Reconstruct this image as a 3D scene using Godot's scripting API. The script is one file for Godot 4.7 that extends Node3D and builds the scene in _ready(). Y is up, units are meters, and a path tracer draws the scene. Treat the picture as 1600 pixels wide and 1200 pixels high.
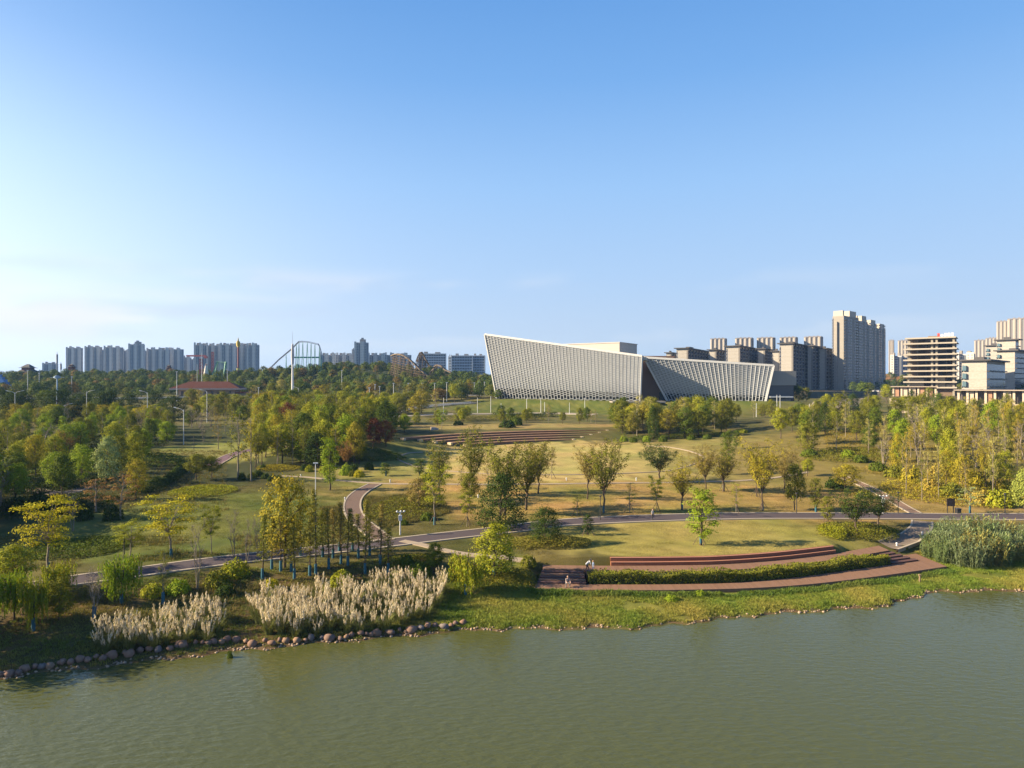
extends Node3D
# A lakeside park with a lattice-clad museum, seen from the air over the lake. Units are metres, y is up, the lake is y = 0.

var rng := RandomNumberGenerator.new()
var patch := FastNoiseLite.new()
var fine := FastNoiseLite.new()
var mats := {}
var taken := {}
var forms := {}


# ---------------------------------------------------------------- measures of the place (metres)
const EXPOSURE := 3.15
const FOG := 0.00008
const SUN := 1.6
const WATER := Color(0.057, 0.064, 0.018)
const SKY := [Color(0.184, 0.225, 0.273), Color(0.173, 0.221, 0.283), Color(0.143, 0.208, 0.298), Color(0.108, 0.186, 0.302), Color(0.063, 0.140, 0.273), Color(0.040, 0.108, 0.241), Color(0.016, 0.054, 0.152), Color(0.013, 0.044, 0.127)]
const PATHS := [[-58, 71.5, -51.3, 77.7, -44.8, 81.9, -40.1, 85, -33.4, 88.6, -26, 91.9, -18.1, 95.8, -9.5, 100.5, 0, 105.2, 7.2, 109.2, 21.1, 111.9, 32, 113.1, 43, 113.9, 64.6, 114.1, 75, 113.6, 89.6, 113.1],
	[-18.3, 97.3, -21.9, 104.6, -25.9, 113.2, -28.5, 121, -30.3, 130.1, -30.6, 138.1, -29.6, 146.1],
	[-53.1, 156.4, -46.8, 155, -38.4, 150.9, -27.7, 146.8, -13.7, 144.9, 4.1, 143.5, 27.5, 145.7, 41.9, 147.9, 53.6, 149.5, 61.9, 152.6, 67.8, 155.6],
	[-25.4, 192.4, -28.5, 189, -30.3, 183.4, -30.2, 179.9, -25.9, 171.4, -21.1, 165.4, -12, 159.4, 0, 155.4, 14.7, 155.8, 30.1, 159.6, 38.4, 163, 47.2, 172.5, 50.5, 179.2, 49.8, 188.7, 46, 199.1, 40.4, 204.1],
	[69.2, 116.1, 70.3, 121.8, 71.4, 127.3, 72.4, 134.1, 73, 142, 72.9, 149.1],
	[66.7, 110.3, 63.7, 105.6, 60, 101.5, 56.6, 99.1, 53.9, 97.4],
	[-15.8, 97.3, -12.6, 95, -8.6, 91.6, -5.1, 89.6, 0, 88.3, 2.6, 87.3],
	[-75.5, 170.2, -77, 179.3, -78.4, 188.1, -78.6, 198.3, -74.4, 207.6, -66.5, 207.3],
	[-72.1, 318.4, -48.8, 323.1, -19.1, 337.9, 13.1, 346.1, 40.6, 331.1],
	[-64.8, 343.4, -59.1, 357.8, -49.1, 371.9, -36.4, 386.3, -22.3, 393.9],
	[152.5, 330, 186.4, 380, 224.2, 440, 270.4, 510, 336.8, 600, 434.7, 720],
	[-480, 408, -420, 410, -330, 412, -230, 418, -120, 430, -20, 445],
	[-105.3, 136.1, -99.6, 139, -88.8, 133.5, -88.1, 141.5]]
const TERRACE_A := [-45.7, -48.8, -51.6, -54.1, -57.2]
const TERRACE_B := [-10.8, -7.6, -4.5, -1.8, 0.6]
const BLOCK := [-28.6, 246.8]
const MUSEUM_L := [Vector3(-9.3, 16.1, -410.0), Vector3(68.3, 16.1, -362.0), Vector3(68.6, 39.7, -358.0), Vector3(-16.3, 54.4, -402.0)]
const MUSEUM_R := [Vector3(84.5, 15.9, -370.0), Vector3(130.8, 15.8, -350.0), Vector3(134.3, 34.4, -348.0), Vector3(71.1, 39.3, -366.0)]
const MUSEUM_GAP := [Vector3(70.6, 15.5, -374.0), Vector3(90.0, 15.5, -374.0), Vector3(89.5, 40.4, -372.0), Vector3(70.6, 40.5, -374.0)]
const ROOF := [63.40, 24.00, -400.00, 0.99, 39.55, 26.10, 25.34]
const HOUSING := [["apartment_tower", "tallest cream apartment tower, with four stepped slabs receding into shade", "tower", [288.60, 18.67, -590.00, 0.75, 9.48, 113.14, 65.88, 25]],
	["apartment_block", "wide cream mid-rise block in front, left of the tallest tower", "mid", [230.87, 18.27, -560.00, 0.94, 9.39, 58.60, 40.02, 12]],
	["apartment_block", "narrow mid-rise block right behind the wide cream mid-rise", "mid", [260.49, 18.66, -590.00, 0.91, 3.16, 28.04, 39.18, 12]],
	["apartment_block", "mid-rise block touching the tallest tower's sunlit end", "mid", [276.79, 18.81, -600.00, 0.91, 4.78, 25.52, 37.33, 11]],
	["apartment_block", "mid-rise block peeping out at the museum's right tip", "mid", [239.97, 19.09, -610.00, 0.94, 5.56, 8.64, 35.26, 12]],
	["apartment_block", "long mid-rise block above the museum roof, nearest the roof block", "mid", [154.53, 19.02, -600.00, 1.05, 9.17, 82.32, 37.40, 11]],
	["apartment_block", "second mid-rise block above the museum roof, slimmer lit end", "mid", [185.42, 19.27, -620.00, 1.03, 5.23, 38.08, 36.73, 11]],
	["apartment_block", "third mid-rise block above the museum roof, broad lit end", "mid", [200.38, 19.01, -600.00, 0.99, 10.64, 70.51, 39.38, 12]],
	["apartment_block", "fourth mid-rise block above the museum roof, before its tip", "mid", [229.87, 19.28, -620.00, 0.98, 5.10, 36.54, 37.60, 12]],
	["apartment_block", "small low block showing first beside the museum roof block", "mid", [163.11, 20.51, -700.00, 1.05, 4.04, 22.77, 36.52, 12]],
	["office_block", "pale office block with glass bay above the colonnade pavilion", "office", [269.50, 12.54, -385.00, 0.77, 12.09, 49.20, 25.72, 5]],
	["office_block", "taller pale block behind the glass-bay office, cut by the frame", "office", [348.51, 16.30, -470.00, 0.70, 10.43, 65.07, 31.76, 8]],
	["office_block", "topmost pale block stepping up behind the taller pale block", "office", [386.08, 17.54, -520.00, 0.73, 11.85, 10.09, 41.31, 11]],
	["apartment_block", "cream block tucked between office blocks and round-ribbed pair", "office", [448.04, 19.15, -620.00, 0.77, 12.21, 16.44, 40.94, 10]]]
const RIBBED := [["ribbed tower first after the museum's roof block", [282.07, 21.77, -930.00, -0.44, 20.18, 64.78]],
	["ribbed tower second in the row above the museum roof", [317.17, 21.85, -930.00, -0.48, 21.93, 65.57]],
	["ribbed tower third in the row above the museum roof", [347.00, 22.51, -930.00, -0.51, 21.93, 65.36]],
	["ribbed tower fourth in the row, above the wide cream mid-rise", [378.14, 22.77, -930.00, -0.54, 21.06, 65.54]],
	["ribbed tower last in the row, beside the tallest cream tower", [411.92, 24.08, -930.00, -0.57, 21.93, 65.10]],
	["tallest ribbed tower at the frame's edge", [566.42, 21.47, -760.00, -0.79, 18.64, 76.31]],
	["ribbed tower beside the tallest one at the frame's edge", [565.13, 22.65, -780.00, -0.78, 13.25, 73.80]],
	["short ribbed tower with a bright rib left of the high pair", [623.06, 22.65, -880.00, -0.77, 14.11, 61.29]],
	["small grey ribbed tower first of the right-hand cluster", [643.10, 21.85, -930.00, -0.76, 15.79, 62.50]],
	["slim hazy tower peeping right of the tallest cream tower", [503.07, 30.18, -900.00, -0.66, 5.94, 51.75]],
	["pale white-sided tower left of the unfinished building", [577.83, 21.53, -1000.00, -0.67, 16.04, 67.00]]]
const SHELL := [293.99, 15.86, -450.00, 0.93, 27.90, 17.00, 40.56]
const PAVILION := [[253.73, 15.04, -330.00, 0.91, 30.52, 16.00, 6.54], [265.42, 14.58, -425.00, 0.94, 23.22, 14.00, 8.42]]
const SITE_WALLS := [[208.3, 345, 26, 2.6, "long low concrete wall on the building site, uppermost of three"], [185.4, 300, 18, 2.2, "short concrete wall among the golden trees, lowest of three"], [222.3, 385, 14, 3.2, "pale concrete wall at the podium's foot on the building site"]]
const HOARD := [180.9, 415]
const FAR := [["low wide hazy block beside the pagoda", -1021.7, 1500, 28.3, 18.2, 70.3, 0],
	["hazy tower standing alone, first of the big left row", -1064.7, 1650, 34.2, 18.1, 112.9, 0],
	["second hazy tower of the left row, two notched crowns", -987.9, 1600, 34.7, 17.8, 112.5, 0],
	["recessed hazy slab between the second and fourth towers", -1013.5, 1680, 17.4, 17.9, 110.6, 0],
	["fourth hazy tower of the left row with twin caps", -940.4, 1600, 39.2, 18.2, 111.8, 1],
	["lower hazy slab before the tallest left tower", -945.1, 1660, 23.5, 17.6, 107.2, 0],
	["tallest hazy tower of the left row with a stepped crown", -863.9, 1560, 32.4, 17.9, 116.2, 2],
	["low hazy slab right behind the stepped-crown tower", -927.3, 1720, 17.8, 17.9, 109.4, 0],
	["long hazy slab right of the stepped-crown tower", -835.5, 1600, 46.8, 18.1, 107.3, 1],
	["hazy slab at the end of the long left row", -816.1, 1640, 38.7, 17.8, 109.3, 1],
	["small hazy block in the gap before the second row", -817.1, 1700, 17.6, 17.9, 92.4, 0],
	["smaller hazy block sinking behind the red crane", -824.6, 1750, 18.2, 17.4, 89.4, 0],
	["first hazy slab behind the red crane", -687.7, 1500, 28.3, 18.5, 112, 1],
	["second hazy slab behind the white tent", -666.8, 1520, 34.4, 18, 111.8, 1],
	["third hazy slab behind the green swing ride", -627.6, 1500, 32.5, 18.2, 112, 1],
	["fourth hazy slab behind the drop tower", -605.8, 1520, 30.1, 18.4, 112.5, 1],
	["last hazy slab of the row before the steel coaster", -573.1, 1500, 25.5, 18.2, 112, 1],
	["wide low slab right of the steel coaster", -365.5, 1350, 35.7, 18.4, 82.9, 1],
	["second low slab right of the steel coaster", -340.4, 1380, 32.5, 18.8, 84.2, 1],
	["slim pale wing left of the lone tall tower", -309.3, 1330, 8.8, 18.9, 91.5, 0],
	["lone tall tower with stepped crown above the wooded hill", -288.8, 1300, 25.8, 18.9, 104.7, 2],
	["low slab right of the lone tall tower", -268.1, 1350, 36.9, 18.4, 82.9, 1],
	["low slab half hidden behind the timber coaster", -230.1, 1370, 51.7, 18.8, 83.8, 1],
	["blue-grey glass office behind the timber coaster", -123.3, 1050, 40.6, 20, 71.1, 3],
	["wide glass office beside the museum's tip", -73.6, 1000, 30.2, 20.5, 66, 3],
	["narrow glass office wing touching the museum's tip", -51, 1020, 19.2, 20.1, 66.9, 3],
	["small glass office wing left of the wide glass office", -91.5, 1010, 5.7, 20.3, 65, 3],
	["dark low office on the slope right of the unfinished building", 521, 780, 17.7, 23.9, 59.6, 0],
	["small pale flats above the orange soil bank", 464.5, 820, 11.6, 31.8, 59, 0],
	["cream small flats behind the unfinished building", 480, 830, 11, 33.8, 57.9, 0]]
const TRESTLES := [["timber coaster hill with tall round lattice side, nearest the wooded summit", [[-106.4, 49.3, 600], [-103.3, 50.3, 595], [-99.6, 50.6, 590], [-95.6, 49.9, 586], [-91.8, 48.1, 583], [-88.1, 45.8, 580], [-84.5, 43, 578], [-80.8, 39.6, 575], [-77.3, 36.4, 573], [-73.8, 33.6, 571], [-71, 31.5, 570]], 7], ["pointed timber coaster peak in front of the glass office", [[-90.6, 45.5, 640], [-88.8, 50.4, 640], [-86.9, 54, 640], [-85.3, 54.6, 641], [-83.6, 51.6, 642], [-81.9, 47.4, 643], [-79.1, 42.6, 645], [-74.9, 39.5, 640], [-70.2, 42.4, 636], [-65.7, 41.1, 633], [-61.8, 37.5, 630], [-56.1, 35, 626]], 5], ["low timber coaster hump at the foot of the pointed peak", [[-75.5, 31.9, 606], [-72.6, 35.3, 606], [-69.9, 38.2, 607], [-67.1, 36.5, 608], [-64.3, 32.5, 609]], 4]]
const COASTER := [[-222.3, 38.5, 620], [-219.9, 40.8, 620], [-212.9, 47.8, 620], [-206.5, 53.1, 620], [-200.6, 58, 620], [-197.1, 61.8, 620], [-194.8, 63.9, 620], [-191.3, 64.2, 620], [-187.2, 63.9, 620], [-183.7, 63.3, 620], [-180.2, 62.4, 620], [-177.2, 61.8, 620], [-176.1, 60.1, 620], [-174.3, 53.7, 620], [-173.1, 47.8, 620]]
const COASTER_BEAM := [-201.8, -176.1, 49.3]
const RIDES := [[-258.4, 640, 66.7], [-298, 650, 52], [-291.4, 660, 59.2], [-275.9, 640, 46.1], [-288.6, 640, 44.3], [-378.3, 500, 33]]
const HALL := [-191.9, 16.2, 430, 38.1]
const PAGODAS := [["dark two-tiered pagoda on the wooded ridge by the frame edge", -492.4, 690, 45.2, 20.2, 2], ["small pagoda roof in front of the lone hazy tower", -467.3, 720, 46.4, 8.2, 2], ["slim many-tiered pagoda between the hazy left blocks", -364.1, 720, 45.4, 7.5, 3]]
const GROUPS := ["park trees standing alone", "trees of the cypress stand", "trees of the shoreside grove", "trees of the rear shoreside grove", "trees of the central grove", "trees of the central grove front", "trees of the distant lawn fringe", "trees of the central rear belt", "trees of the museum-side grove", "trees of the row above the terraces", "trees of the golden slope wood", "trees of the upper slope wood", "trees of the museum lawn row", "trees of the frame-edge shade trees", "trees of the roadside camphor line", "trees of the housing tree belt", "trees of the hillfoot belt"]  # unseen shade trees stand out of view left, placed to darken lawn and plumes
const PLANTS := """spreading_tree|-55.8|81.6|9.1|6.0|yellow|w|0|tall yellow-leaved tree with forked pale trunk above the lakeside path bend
spreading_tree|-50.4|89.6|4.5|3.9|yellowgreen||0|small yellow-green umbrella tree between the two taller yellow trees
spreading_tree|-44.4|88.3|8.1|5.7|yellow|w|0|yellow tree with teal-wrapped trunk leaning over the shaded lawn
bare_tree|-35.6|76.7|7.8|2.2|bark||0|leafless multi-stemmed tree on the lake side of the asphalt path
spreading_tree|-40.1|90.5|6.4|2.6|yellowgreen||0|thin sparse yellow-green tree on the lawn beside the yellow wrapped tree
broadleaf_tree|-54.7|74.2|5.1|4.3|yellowgreen||0|dense yellow-green rounded tree at the lake corner by the frame edge
willow_tree|-48.8|73.1|3.9|3.9|yellowgreen||0|thin willow with dark split trunk, nearest the dense rounded corner tree
bare_tree|-44.8|72.5|3.2|2.5|bark||0|dark leafless vase-shaped tree between two willows above the shaded plumes
willow_tree|-41.8|72.6|5.2|4.1|bright|w|0|bright willow with drooping tufts and wrapped trunk before the asphalt path
willow_tree|-46.8|66.3|5.4|3.1|yellowgreen|w|0|willow nearest the water, standing over the first boulders
willow_tree|-49.9|68.0|5.0|3.5|bright||0|feathery willow at the frame edge above the boulders
olive_leaved_tree|-45.7|68.4|4.5|2.8|olive||0|dark-trunked sparse olive tree on the bare bank above the boulders
bare_tree|-42.4|68.8|5.1|2.2|bark|w|0|bare forked tree with wrapped trunk above the shaded plume bed
poplar_tree|-37.4|72.7|6.1|1.5|olive|w|0|slim sparse tree with wrapped trunk behind the shaded plume bed
bare_tree|-36.2|88.3|6.4|2.2|bark||0|pale bare sapling in the gap between lawn and asphalt path, tallest of its cluster
bare_tree|-33.6|85.9|5.5|1.8|bark||0|pale bare sapling rising beside the lake-side thicket, middle of its cluster
bare_tree|-33.6|89.6|5.3|1.7|bark||0|pale bare sapling at the lawn edge, last of its cluster before the yellow tree
autumn_tree|-28.0|83.6|11.5|6.0|gold||0|tall golden-green tree rising out of the cypress rows
columnar_tree|-37.4|139.5|11.3|4.1|bright||0|bright green columnar tree on the lawn by the paver path
columnar_tree|-29.0|156.0|3.2|2.5|green|w|0|small green tree with wrapped stems on the thin footpath lawn
columnar_tree|-21.2|156.0|4.1|3.2|green|w|0|small bushy green tree with bluish stems left of the round lawn
spreading_tree|-12.4|108.5|9.4|4.7|yellowgreen|ws|0|slim yellow-green tiered tree with bluish wrap beside the rough meadow
zelkova_tree|-13.7|127.4|11.3|5.0|olive||0|tall olive tree right behind the tiered yellow-green tree
spreading_tree|-7.1|107.1|5.2|2.6|yellowgreen|s|0|small staked yellow-green tree on the tan lawn above the asphalt path
zelkova_tree|-8.0|131.8|13.1|6.7|olive||0|tall vase-shaped olive tree with two leaders facing the terraces
olive_leaved_tree|-7.8|123.7|6.1|4.2|olive||0|low rounded olive tree under the tall twin-leader tree
autumn_tree|-16.6|121.2|5.6|4.1|brown||0|thin rounded brownish tree at the edge of the rough meadow
poplar_tree|-4.8|137.8|6.6|2.9|brown||0|nearly leafless thin tree on the round lawn edge behind the big clump
poplar_tree|-10.6|142.4|4.3|1.9|olive|s|0|tiny staked sapling in front of the round lawn
willow_tree|-5.3|77.8|4.8|5.1|yellowgreen|w|0|bright yellow-green weeping willow beside the sunlit plumes
broadleaf_tree|-2.2|82.6|6.7|5.3|yellowgreen|w|0|leafy light green tree behind the bright weeping willow
broadleaf_tree|-9.6|83.7|3.7|2.4|green||0|small dark green tree between cypress rows and weeping willow
zelkova_tree|-1.2|115.6|12.3|8.7|olive||0|leading tall tree of the big clump on the tan lawn, olive crown
zelkova_tree|2.5|119.4|11.1|7.4|olive||0|second tall tree of the big clump, thinner crown
camphor_tree|-1.8|103.9|9.0|8.6|dark||0|low dark green tree filling the front of the big clump
camphor_tree|4.7|95.5|5.4|5.6|dark||0|dark green multi-branched tree between path and low hedge bed
columnar_tree|11.3|101.2|3.2|1.7|dark|s|0|small dark green conical tree staked beside the asphalt path
zelkova_tree|5.2|133.8|10.2|6.3|orangeolive||0|vase-shaped orange-olive tree standing just behind the big clump
zelkova_tree|14.2|127.9|10.1|5.4|brown||0|thin brownish vase tree left of the wrapped zelkova
zelkova_tree|15.7|116.3|12.3|7.0|olive|w|0|large olive zelkova with blue-wrapped trunk in the middle of the tan lawn
poplar_tree|20.3|117.1|5.3|2.4|yellowgreen|s|0|slim staked yellowish sapling right of the large wrapped zelkova
spreading_tree|25.0|117.0|6.2|2.6|yellowgreen|s|0|small pale yellow tree directly below the dark vase tree
zelkova_tree|32.3|148.4|8.1|8.3|dark||0|dark green fan-shaped tree against the round lawn
zelkova_tree|29.7|118.4|9.5|6.6|gold|w|0|golden-orange broad tree with dark wrapped trunk above the path
columnar_tree|26.3|94.5|8.2|4.5|bright|ws|0|bright green multi-stemmed tree with wrapped stems alone on the lake lawn
zelkova_tree|39.4|137.8|9.1|4.9|brown||0|brownish vase tree behind the bright green multi-stemmed tree
zelkova_tree|42.6|136.6|9.0|7.9|orangeolive|ws|0|wide orange-olive tree staked with blue trunk wrap
columnar_tree|49.6|156.0|10.6|3.2|green||0|tall narrow green tree behind the wide orange-olive tree
columnar_tree|62.2|188.4|5.7|2.5|green||0|small green cone tree alone at the round lawn's far edge
zelkova_tree|43.7|118.2|12.3|6.0|gold|ws|0|tall golden vase tree staked near the end of the tan lawn
zelkova_tree|47.4|131.3|9.4|5.2|orangeolive|s|0|darker vase tree just behind the tall golden vase tree
poplar_tree|8.8|150.4|6.8|1.7|bark|s|0|leafless staked pole tree on the round lawn
poplar_tree|11.0|114.6|3.9|2.2|yellowgreen|s|0|tiny staked sapling left of the dark lamp post by the path
poplar_tree|38.5|116.5|5.4|2.4|yellowgreen|s|0|sparse staked sapling between the wide tree and tall golden vase tree
zelkova_tree|54.6|136.1|8.6|5.4|brown||0|brownish dome tree behind the thin footpath near the slope
olive_leaved_tree|49.5|118.9|8.2|4.0|olive||0|round olive tree at the tan lawn's end beside a lamp post
broadleaf_tree|66.1|151.7|4.0|2.9|yellowgreen||0|little yellow tree at the footpath junction
columnar_tree|52.6|117.4|6.2|2.2|olive|w|0|narrow olive tree with wrapped trunk just past the lamp post
autumn_tree|66.7|136.0|5.6|5.4|gold||0|small golden-leaved tree above the shrub bed trees
zelkova_tree|51.8|101.7|7.1|6.7|dark||0|broad flat-topped dark tree rising from the shrub bed
zelkova_tree|57.7|106.9|5.4|5.9|dark||0|second flat-topped dark tree at the back of the shrub bed
columnar_tree|50.8|109.1|4.6|2.3|olive|s|0|slim staked olive tree at the corner of the shrub bed
poplar_tree|78.6|116.4|4.8|4.0|greygreen|w|0|grey-green sapling with teal-wrapped trunk right of the dark sign board
broadleaf_tree|82.3|108.8|8.8|4.1|pale_green||0|pale green leafy tree cut by the frame edge behind the giant reeds
olive_leaved_tree|-69.7|149.6|5.9|4.8|olive||0|round olive tree on the ground-cover bed, nearer the clipped hedge
olive_leaved_tree|-67.1|151.6|5.1|4.3|olive||0|round olive tree on the ground-cover bed, next to the purple path
poplar_tree|-60.8|150.5|15.9|5.7|olive|w|0|tall slender olive tree with wrapped trunk at the end of the ground-cover bed
poplar_tree|-57.4|149.2|14.4|4.8|gold||0|tall slender golden tree twin to the wrapped one beside the purple path
poplar_tree|-88.4|204.1|11.0|3.5|brown||0|thin brown tree alone on the bright distant lawn
bare_tree|-101.8|223.8|7.4|3.4|bark||0|small bare tree at the near end of the distant bright lawn
poplar_tree|-71.9|117.2|6.0|4.9|rust||0|thin rusty tree at the front edge of the dense grove
poplar_tree|-64.3|111.4|7.8|5.0|rust||0|thin tall reddish-brown tree in front of the dark shrubs
autumn_tree|-70.3|126.7|7.9|4.1|gold||0|golden egg-shaped tree at the corner of the clipped hedge
broadleaf_tree|-86.3|144.3|10.3|5.4|greygreen||0|pale grey-green tree glowing inside the dense grove
bare_tree|-67.0|103.5|5.9|2.3|bark||0|leafless tree close behind the tall yellow lakeside tree
zelkova_tree|-39.9|164.4|7.0|4.0|rust||0|rust-coloured thin tree just right of the bright columnar tree
autumn_tree|-38.3|187.2|8.5|5.3|maroon||0|dark maroon tree at the foot of the terraces
autumn_tree|-35.6|191.6|7.6|6.5|red||0|red-leaved maple-like tree at the foot of the terraces
autumn_tree|-56.8|198.0|7.5|6.4|orange||0|orange-red tree in the front of the central grove
broadleaf_tree|-36.6|230.7|6.1|4.8|bright||0|bright green small tree at the upper end of the terraces
spreading_tree|-25.6|247.2|7.5|3.7|bright||0|small bright tree in the hedge row behind the stone block
cypress_tree|-29.4|79.9|7.9|2.5|olive|w|1|@0,0,2
cypress_tree|-28.1|82.4|7.2|2.6|brown|w|1|@2,0,2
cypress_tree|-26.9|82.6|6.9|2.6|oliveb|w|1|@3,0,2
cypress_tree|-27.7|88.9|7.1|2.8|oliveb|w|1|@0,1,2
cypress_tree|-24.3|81.5|8.1|2.5|oliveb|w|1|@5,0,2
cypress_tree|-23.7|81.9|10.7|2.6|oliveb|w|1|@6,0,2
cypress_tree|-24.8|88.9|6.3|2.8|olive|w|1|@1,1,2
cypress_tree|-22.6|83.6|7.7|2.6|oliveb|w|1|@7,0,2
cypress_tree|-21.5|85.3|8.2|2.7|brown|w|1|@4,1,2
cypress_tree|-20.5|84.7|7.5|2.6|oliveb|w|1|@5,1,2
cypress_tree|-21.5|91.5|5.4|2.8|oliveb|w|1|@6,1,2
cypress_tree|-20.0|88.3|6.0|2.7|oliveb|w|1|@7,1,2
cypress_tree|-17.9|82.6|9.4|2.6|oliveb|w|1|@8,0,2
cypress_tree|-18.8|89.6|5.7|2.8|oliveb|w|1|@8,1,2
cypress_tree|-16.6|85.4|8.1|2.7|brown|w|1|@9,1,2
cypress_tree|-15.1|82.7|5.9|2.6|oliveb|w|1|@9,0,2
cypress_tree|-29.4|83.0|6.7|2.6|oliveb|w|1|@1,0,2
cypress_tree|-25.8|80.4|6.8|2.5|oliveb|w|1|@4,0,2
cypress_tree|-23.3|91.5|5.8|2.8|oliveb|w|1|@3,1,2
cypress_tree|-23.3|88.3|6.7|2.7|brown|w|1|@2,1,2
broadleaf_tree|-135.0|195.2|7.1|4.4|bright||2|@14,2,6
poplar_tree|-166.6|189.2|10.0|2.3|brown||2|@0,1,6
poplar_tree|-144.9|200.3|10.3|2.7|olive||2|@12,2,6
broadleaf_tree|-91.3|163.8|9.2|4.2|yellowgreen||2|@20,1,6
poplar_tree|-178.1|245.0|8.1|2.8|olive||2|@10,5,6
broadleaf_tree|-155.0|225.6|7.8|5.4|bright||2|@13,4,6
olive_leaved_tree|-127.4|175.7|8.0|5.9|olive||2|@11,1,6
poplar_tree|-176.1|199.2|8.7|3.0|olive||2|@0,2,6
poplar_tree|-169.8|242.6|9.1|2.5|olive||2|@12,5,6
camphor_tree|-147.0|212.7|8.1|4.5|dark||2|@14,3,6
broadleaf_tree|-149.3|199.0|9.4|5.9|yellowgreen||2|@10,2,6
poplar_tree|-131.4|217.5|10.8|2.9|olive||2|@18,3,6
broadleaf_tree|-145.7|168.9|8.1|4.4|yellowgreen||2|@2,1,6
olive_leaved_tree|-149.0|247.2|7.6|4.8|olive||2|@17,5,6
poplar_tree|-134.4|248.1|8.2|2.7|brown||2|@21,5,6
poplar_tree|-117.2|217.6|9.5|2.4|olive||2|@22,3,6
bare_tree|-126.1|242.2|8.8|4.2|bark||2|@23,5,6
columnar_tree|-102.9|186.0|7.6|3.0|bright||2|@22,1,6
olive_leaved_tree|-154.1|202.8|9.1|4.4|olive||2|@9,2,6
poplar_tree|-109.2|140.8|10.9|3.1|olive||2|@13,0,6
zelkova_tree|-138.8|161.3|8.0|5.9|rust||2|@5,0,6
olive_leaved_tree|-157.1|252.3|9.5|4.7|olive||2|@16,5,6
broadleaf_tree|-133.1|231.0|9.0|4.4|bright||2|@17,4,6
olive_leaved_tree|-96.4|174.0|9.6|5.4|olive||2|@21,1,6
broadleaf_tree|-160.0|218.0|9.8|4.1|bright||2|@10,3,6
olive_leaved_tree|-140.9|178.5|8.7|4.9|olive||2|@8,1,6
broadleaf_tree|-109.8|215.6|7.4|6.0|bright||2|@24,3,6
broadleaf_tree|-200.1|236.5|8.4|5.5|bright||2|@2,4,6
bare_tree|-104.6|121.0|8.9|5.6|bark||2|@4,0,6
columnar_tree|-152.0|229.9|7.4|3.0|bright||2|@14,4,6
broadleaf_tree|-138.3|222.6|8.7|4.2|bright||2|@17,3,6
bare_tree|-149.9|180.9|7.2|4.4|bark||2|@5,1,6
broadleaf_tree|-95.7|121.4|8.7|4.4|yellowgreen||2|@11,0,6
broadleaf_tree|-108.6|184.5|9.5|5.9|yellowgreen||2|@18,1,6
poplar_tree|-182.0|207.7|8.8|2.3|olive||2|@0,3,6
broadleaf_tree|-133.1|164.4|8.3|5.5|yellowgreen||2|@6,1,6
broadleaf_tree|-215.1|238.1|7.6|5.4|green||2|@0,4,6
poplar_tree|-124.2|167.0|10.9|2.3|olive||2|@9,1,6
columnar_tree|-92.0|144.9|7.8|3.5|bright||2|@22,0,6
broadleaf_tree|-128.2|246.8|8.4|5.0|yellowgreen||2|@24,5,6
broadleaf_tree|-95.5|150.6|7.7|5.2|bright||2|@23,0,6
broadleaf_tree|-162.6|207.9|9.8|4.1|yellowgreen||2|@7,3,6
olive_leaved_tree|-130.9|204.7|9.5|5.9|olive||2|@18,2,6
camphor_tree|-208.3|252.9|7.0|5.3|dark||2|@5,5,6
broadleaf_tree|-180.1|252.3|9.5|4.4|yellowgreen||2|@11,5,6
bare_tree|-131.2|147.6|9.3|4.3|bark||2|@1,0,6
broadleaf_tree|-141.5|168.4|7.2|5.9|yellowgreen||2|@4,1,6
columnar_tree|-101.7|134.4|8.7|3.3|bright||2|@15,0,6
broadleaf_tree|-121.5|182.6|7.4|5.6|yellowgreen||2|@16,1,6
poplar_tree|-165.1|212.0|10.2|2.8|olive||2|@8,3,6
olive_leaved_tree|-126.7|225.7|8.8|4.2|olive||2|@18,4,6
zelkova_tree|-117.8|179.7|7.7|5.5|rust||2|@17,1,6
broadleaf_tree|-160.4|232.5|7.8|4.1|bright||2|@12,4,6
olive_leaved_tree|-131.9|210.8|8.4|5.0|olive||2|@16,3,6
broadleaf_tree|-83.9|126.5|9.0|4.6|green||2|@21,0,6
camphor_tree|-159.6|221.4|7.9|4.2|dark||2|@12,3,6
broadleaf_tree|-90.2|123.0|7.7|4.7|bright||2|@16,0,6
broadleaf_tree|-139.1|202.1|8.0|5.0|yellowgreen||2|@15,2,6
broadleaf_tree|-98.3|168.4|8.9|4.8|green||2|@19,1,6
broadleaf_tree|-120.6|171.5|7.9|4.6|yellowgreen||2|@13,1,6
broadleaf_tree|-170.9|236.0|9.1|5.7|bright||2|@10,4,6
poplar_tree|-113.7|223.9|10.2|2.6|olive||2|@23,4,6
columnar_tree|-99.3|181.4|7.5|2.9|bright||2|@23,1,6
broadleaf_tree|-118.8|205.1|8.4|5.3|yellowgreen||2|@21,2,6
poplar_tree|-107.9|190.6|10.2|2.7|olive||2|@24,2,6
broadleaf_tree|-172.0|218.3|9.1|5.0|green||2|@5,3,6
olive_leaved_tree|-143.4|163.6|9.2|5.7|olive||2|@2,0,6
poplar_tree|-171.8|204.1|10.4|3.3|olive||2|@3,2,6
columnar_tree|-218.3|244.5|8.3|2.9|bright||2|@0,5,6
broadleaf_tree|-112.2|144.2|7.3|5.7|green||2|@12,0,6
columnar_tree|-124.5|232.6|9.2|2.4|bright||2|@20,4,6
bare_tree|-150.3|174.5|7.8|5.9|bark||2|@3,1,6
broadleaf_tree|-148.9|253.9|9.4|4.5|yellowgreen||2|@18,5,6
broadleaf_tree|-150.6|190.1|8.8|4.1|bright||2|@7,2,6
broadleaf_tree|-125.3|214.4|7.0|4.6|yellowgreen||2|@21,3,6
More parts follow.
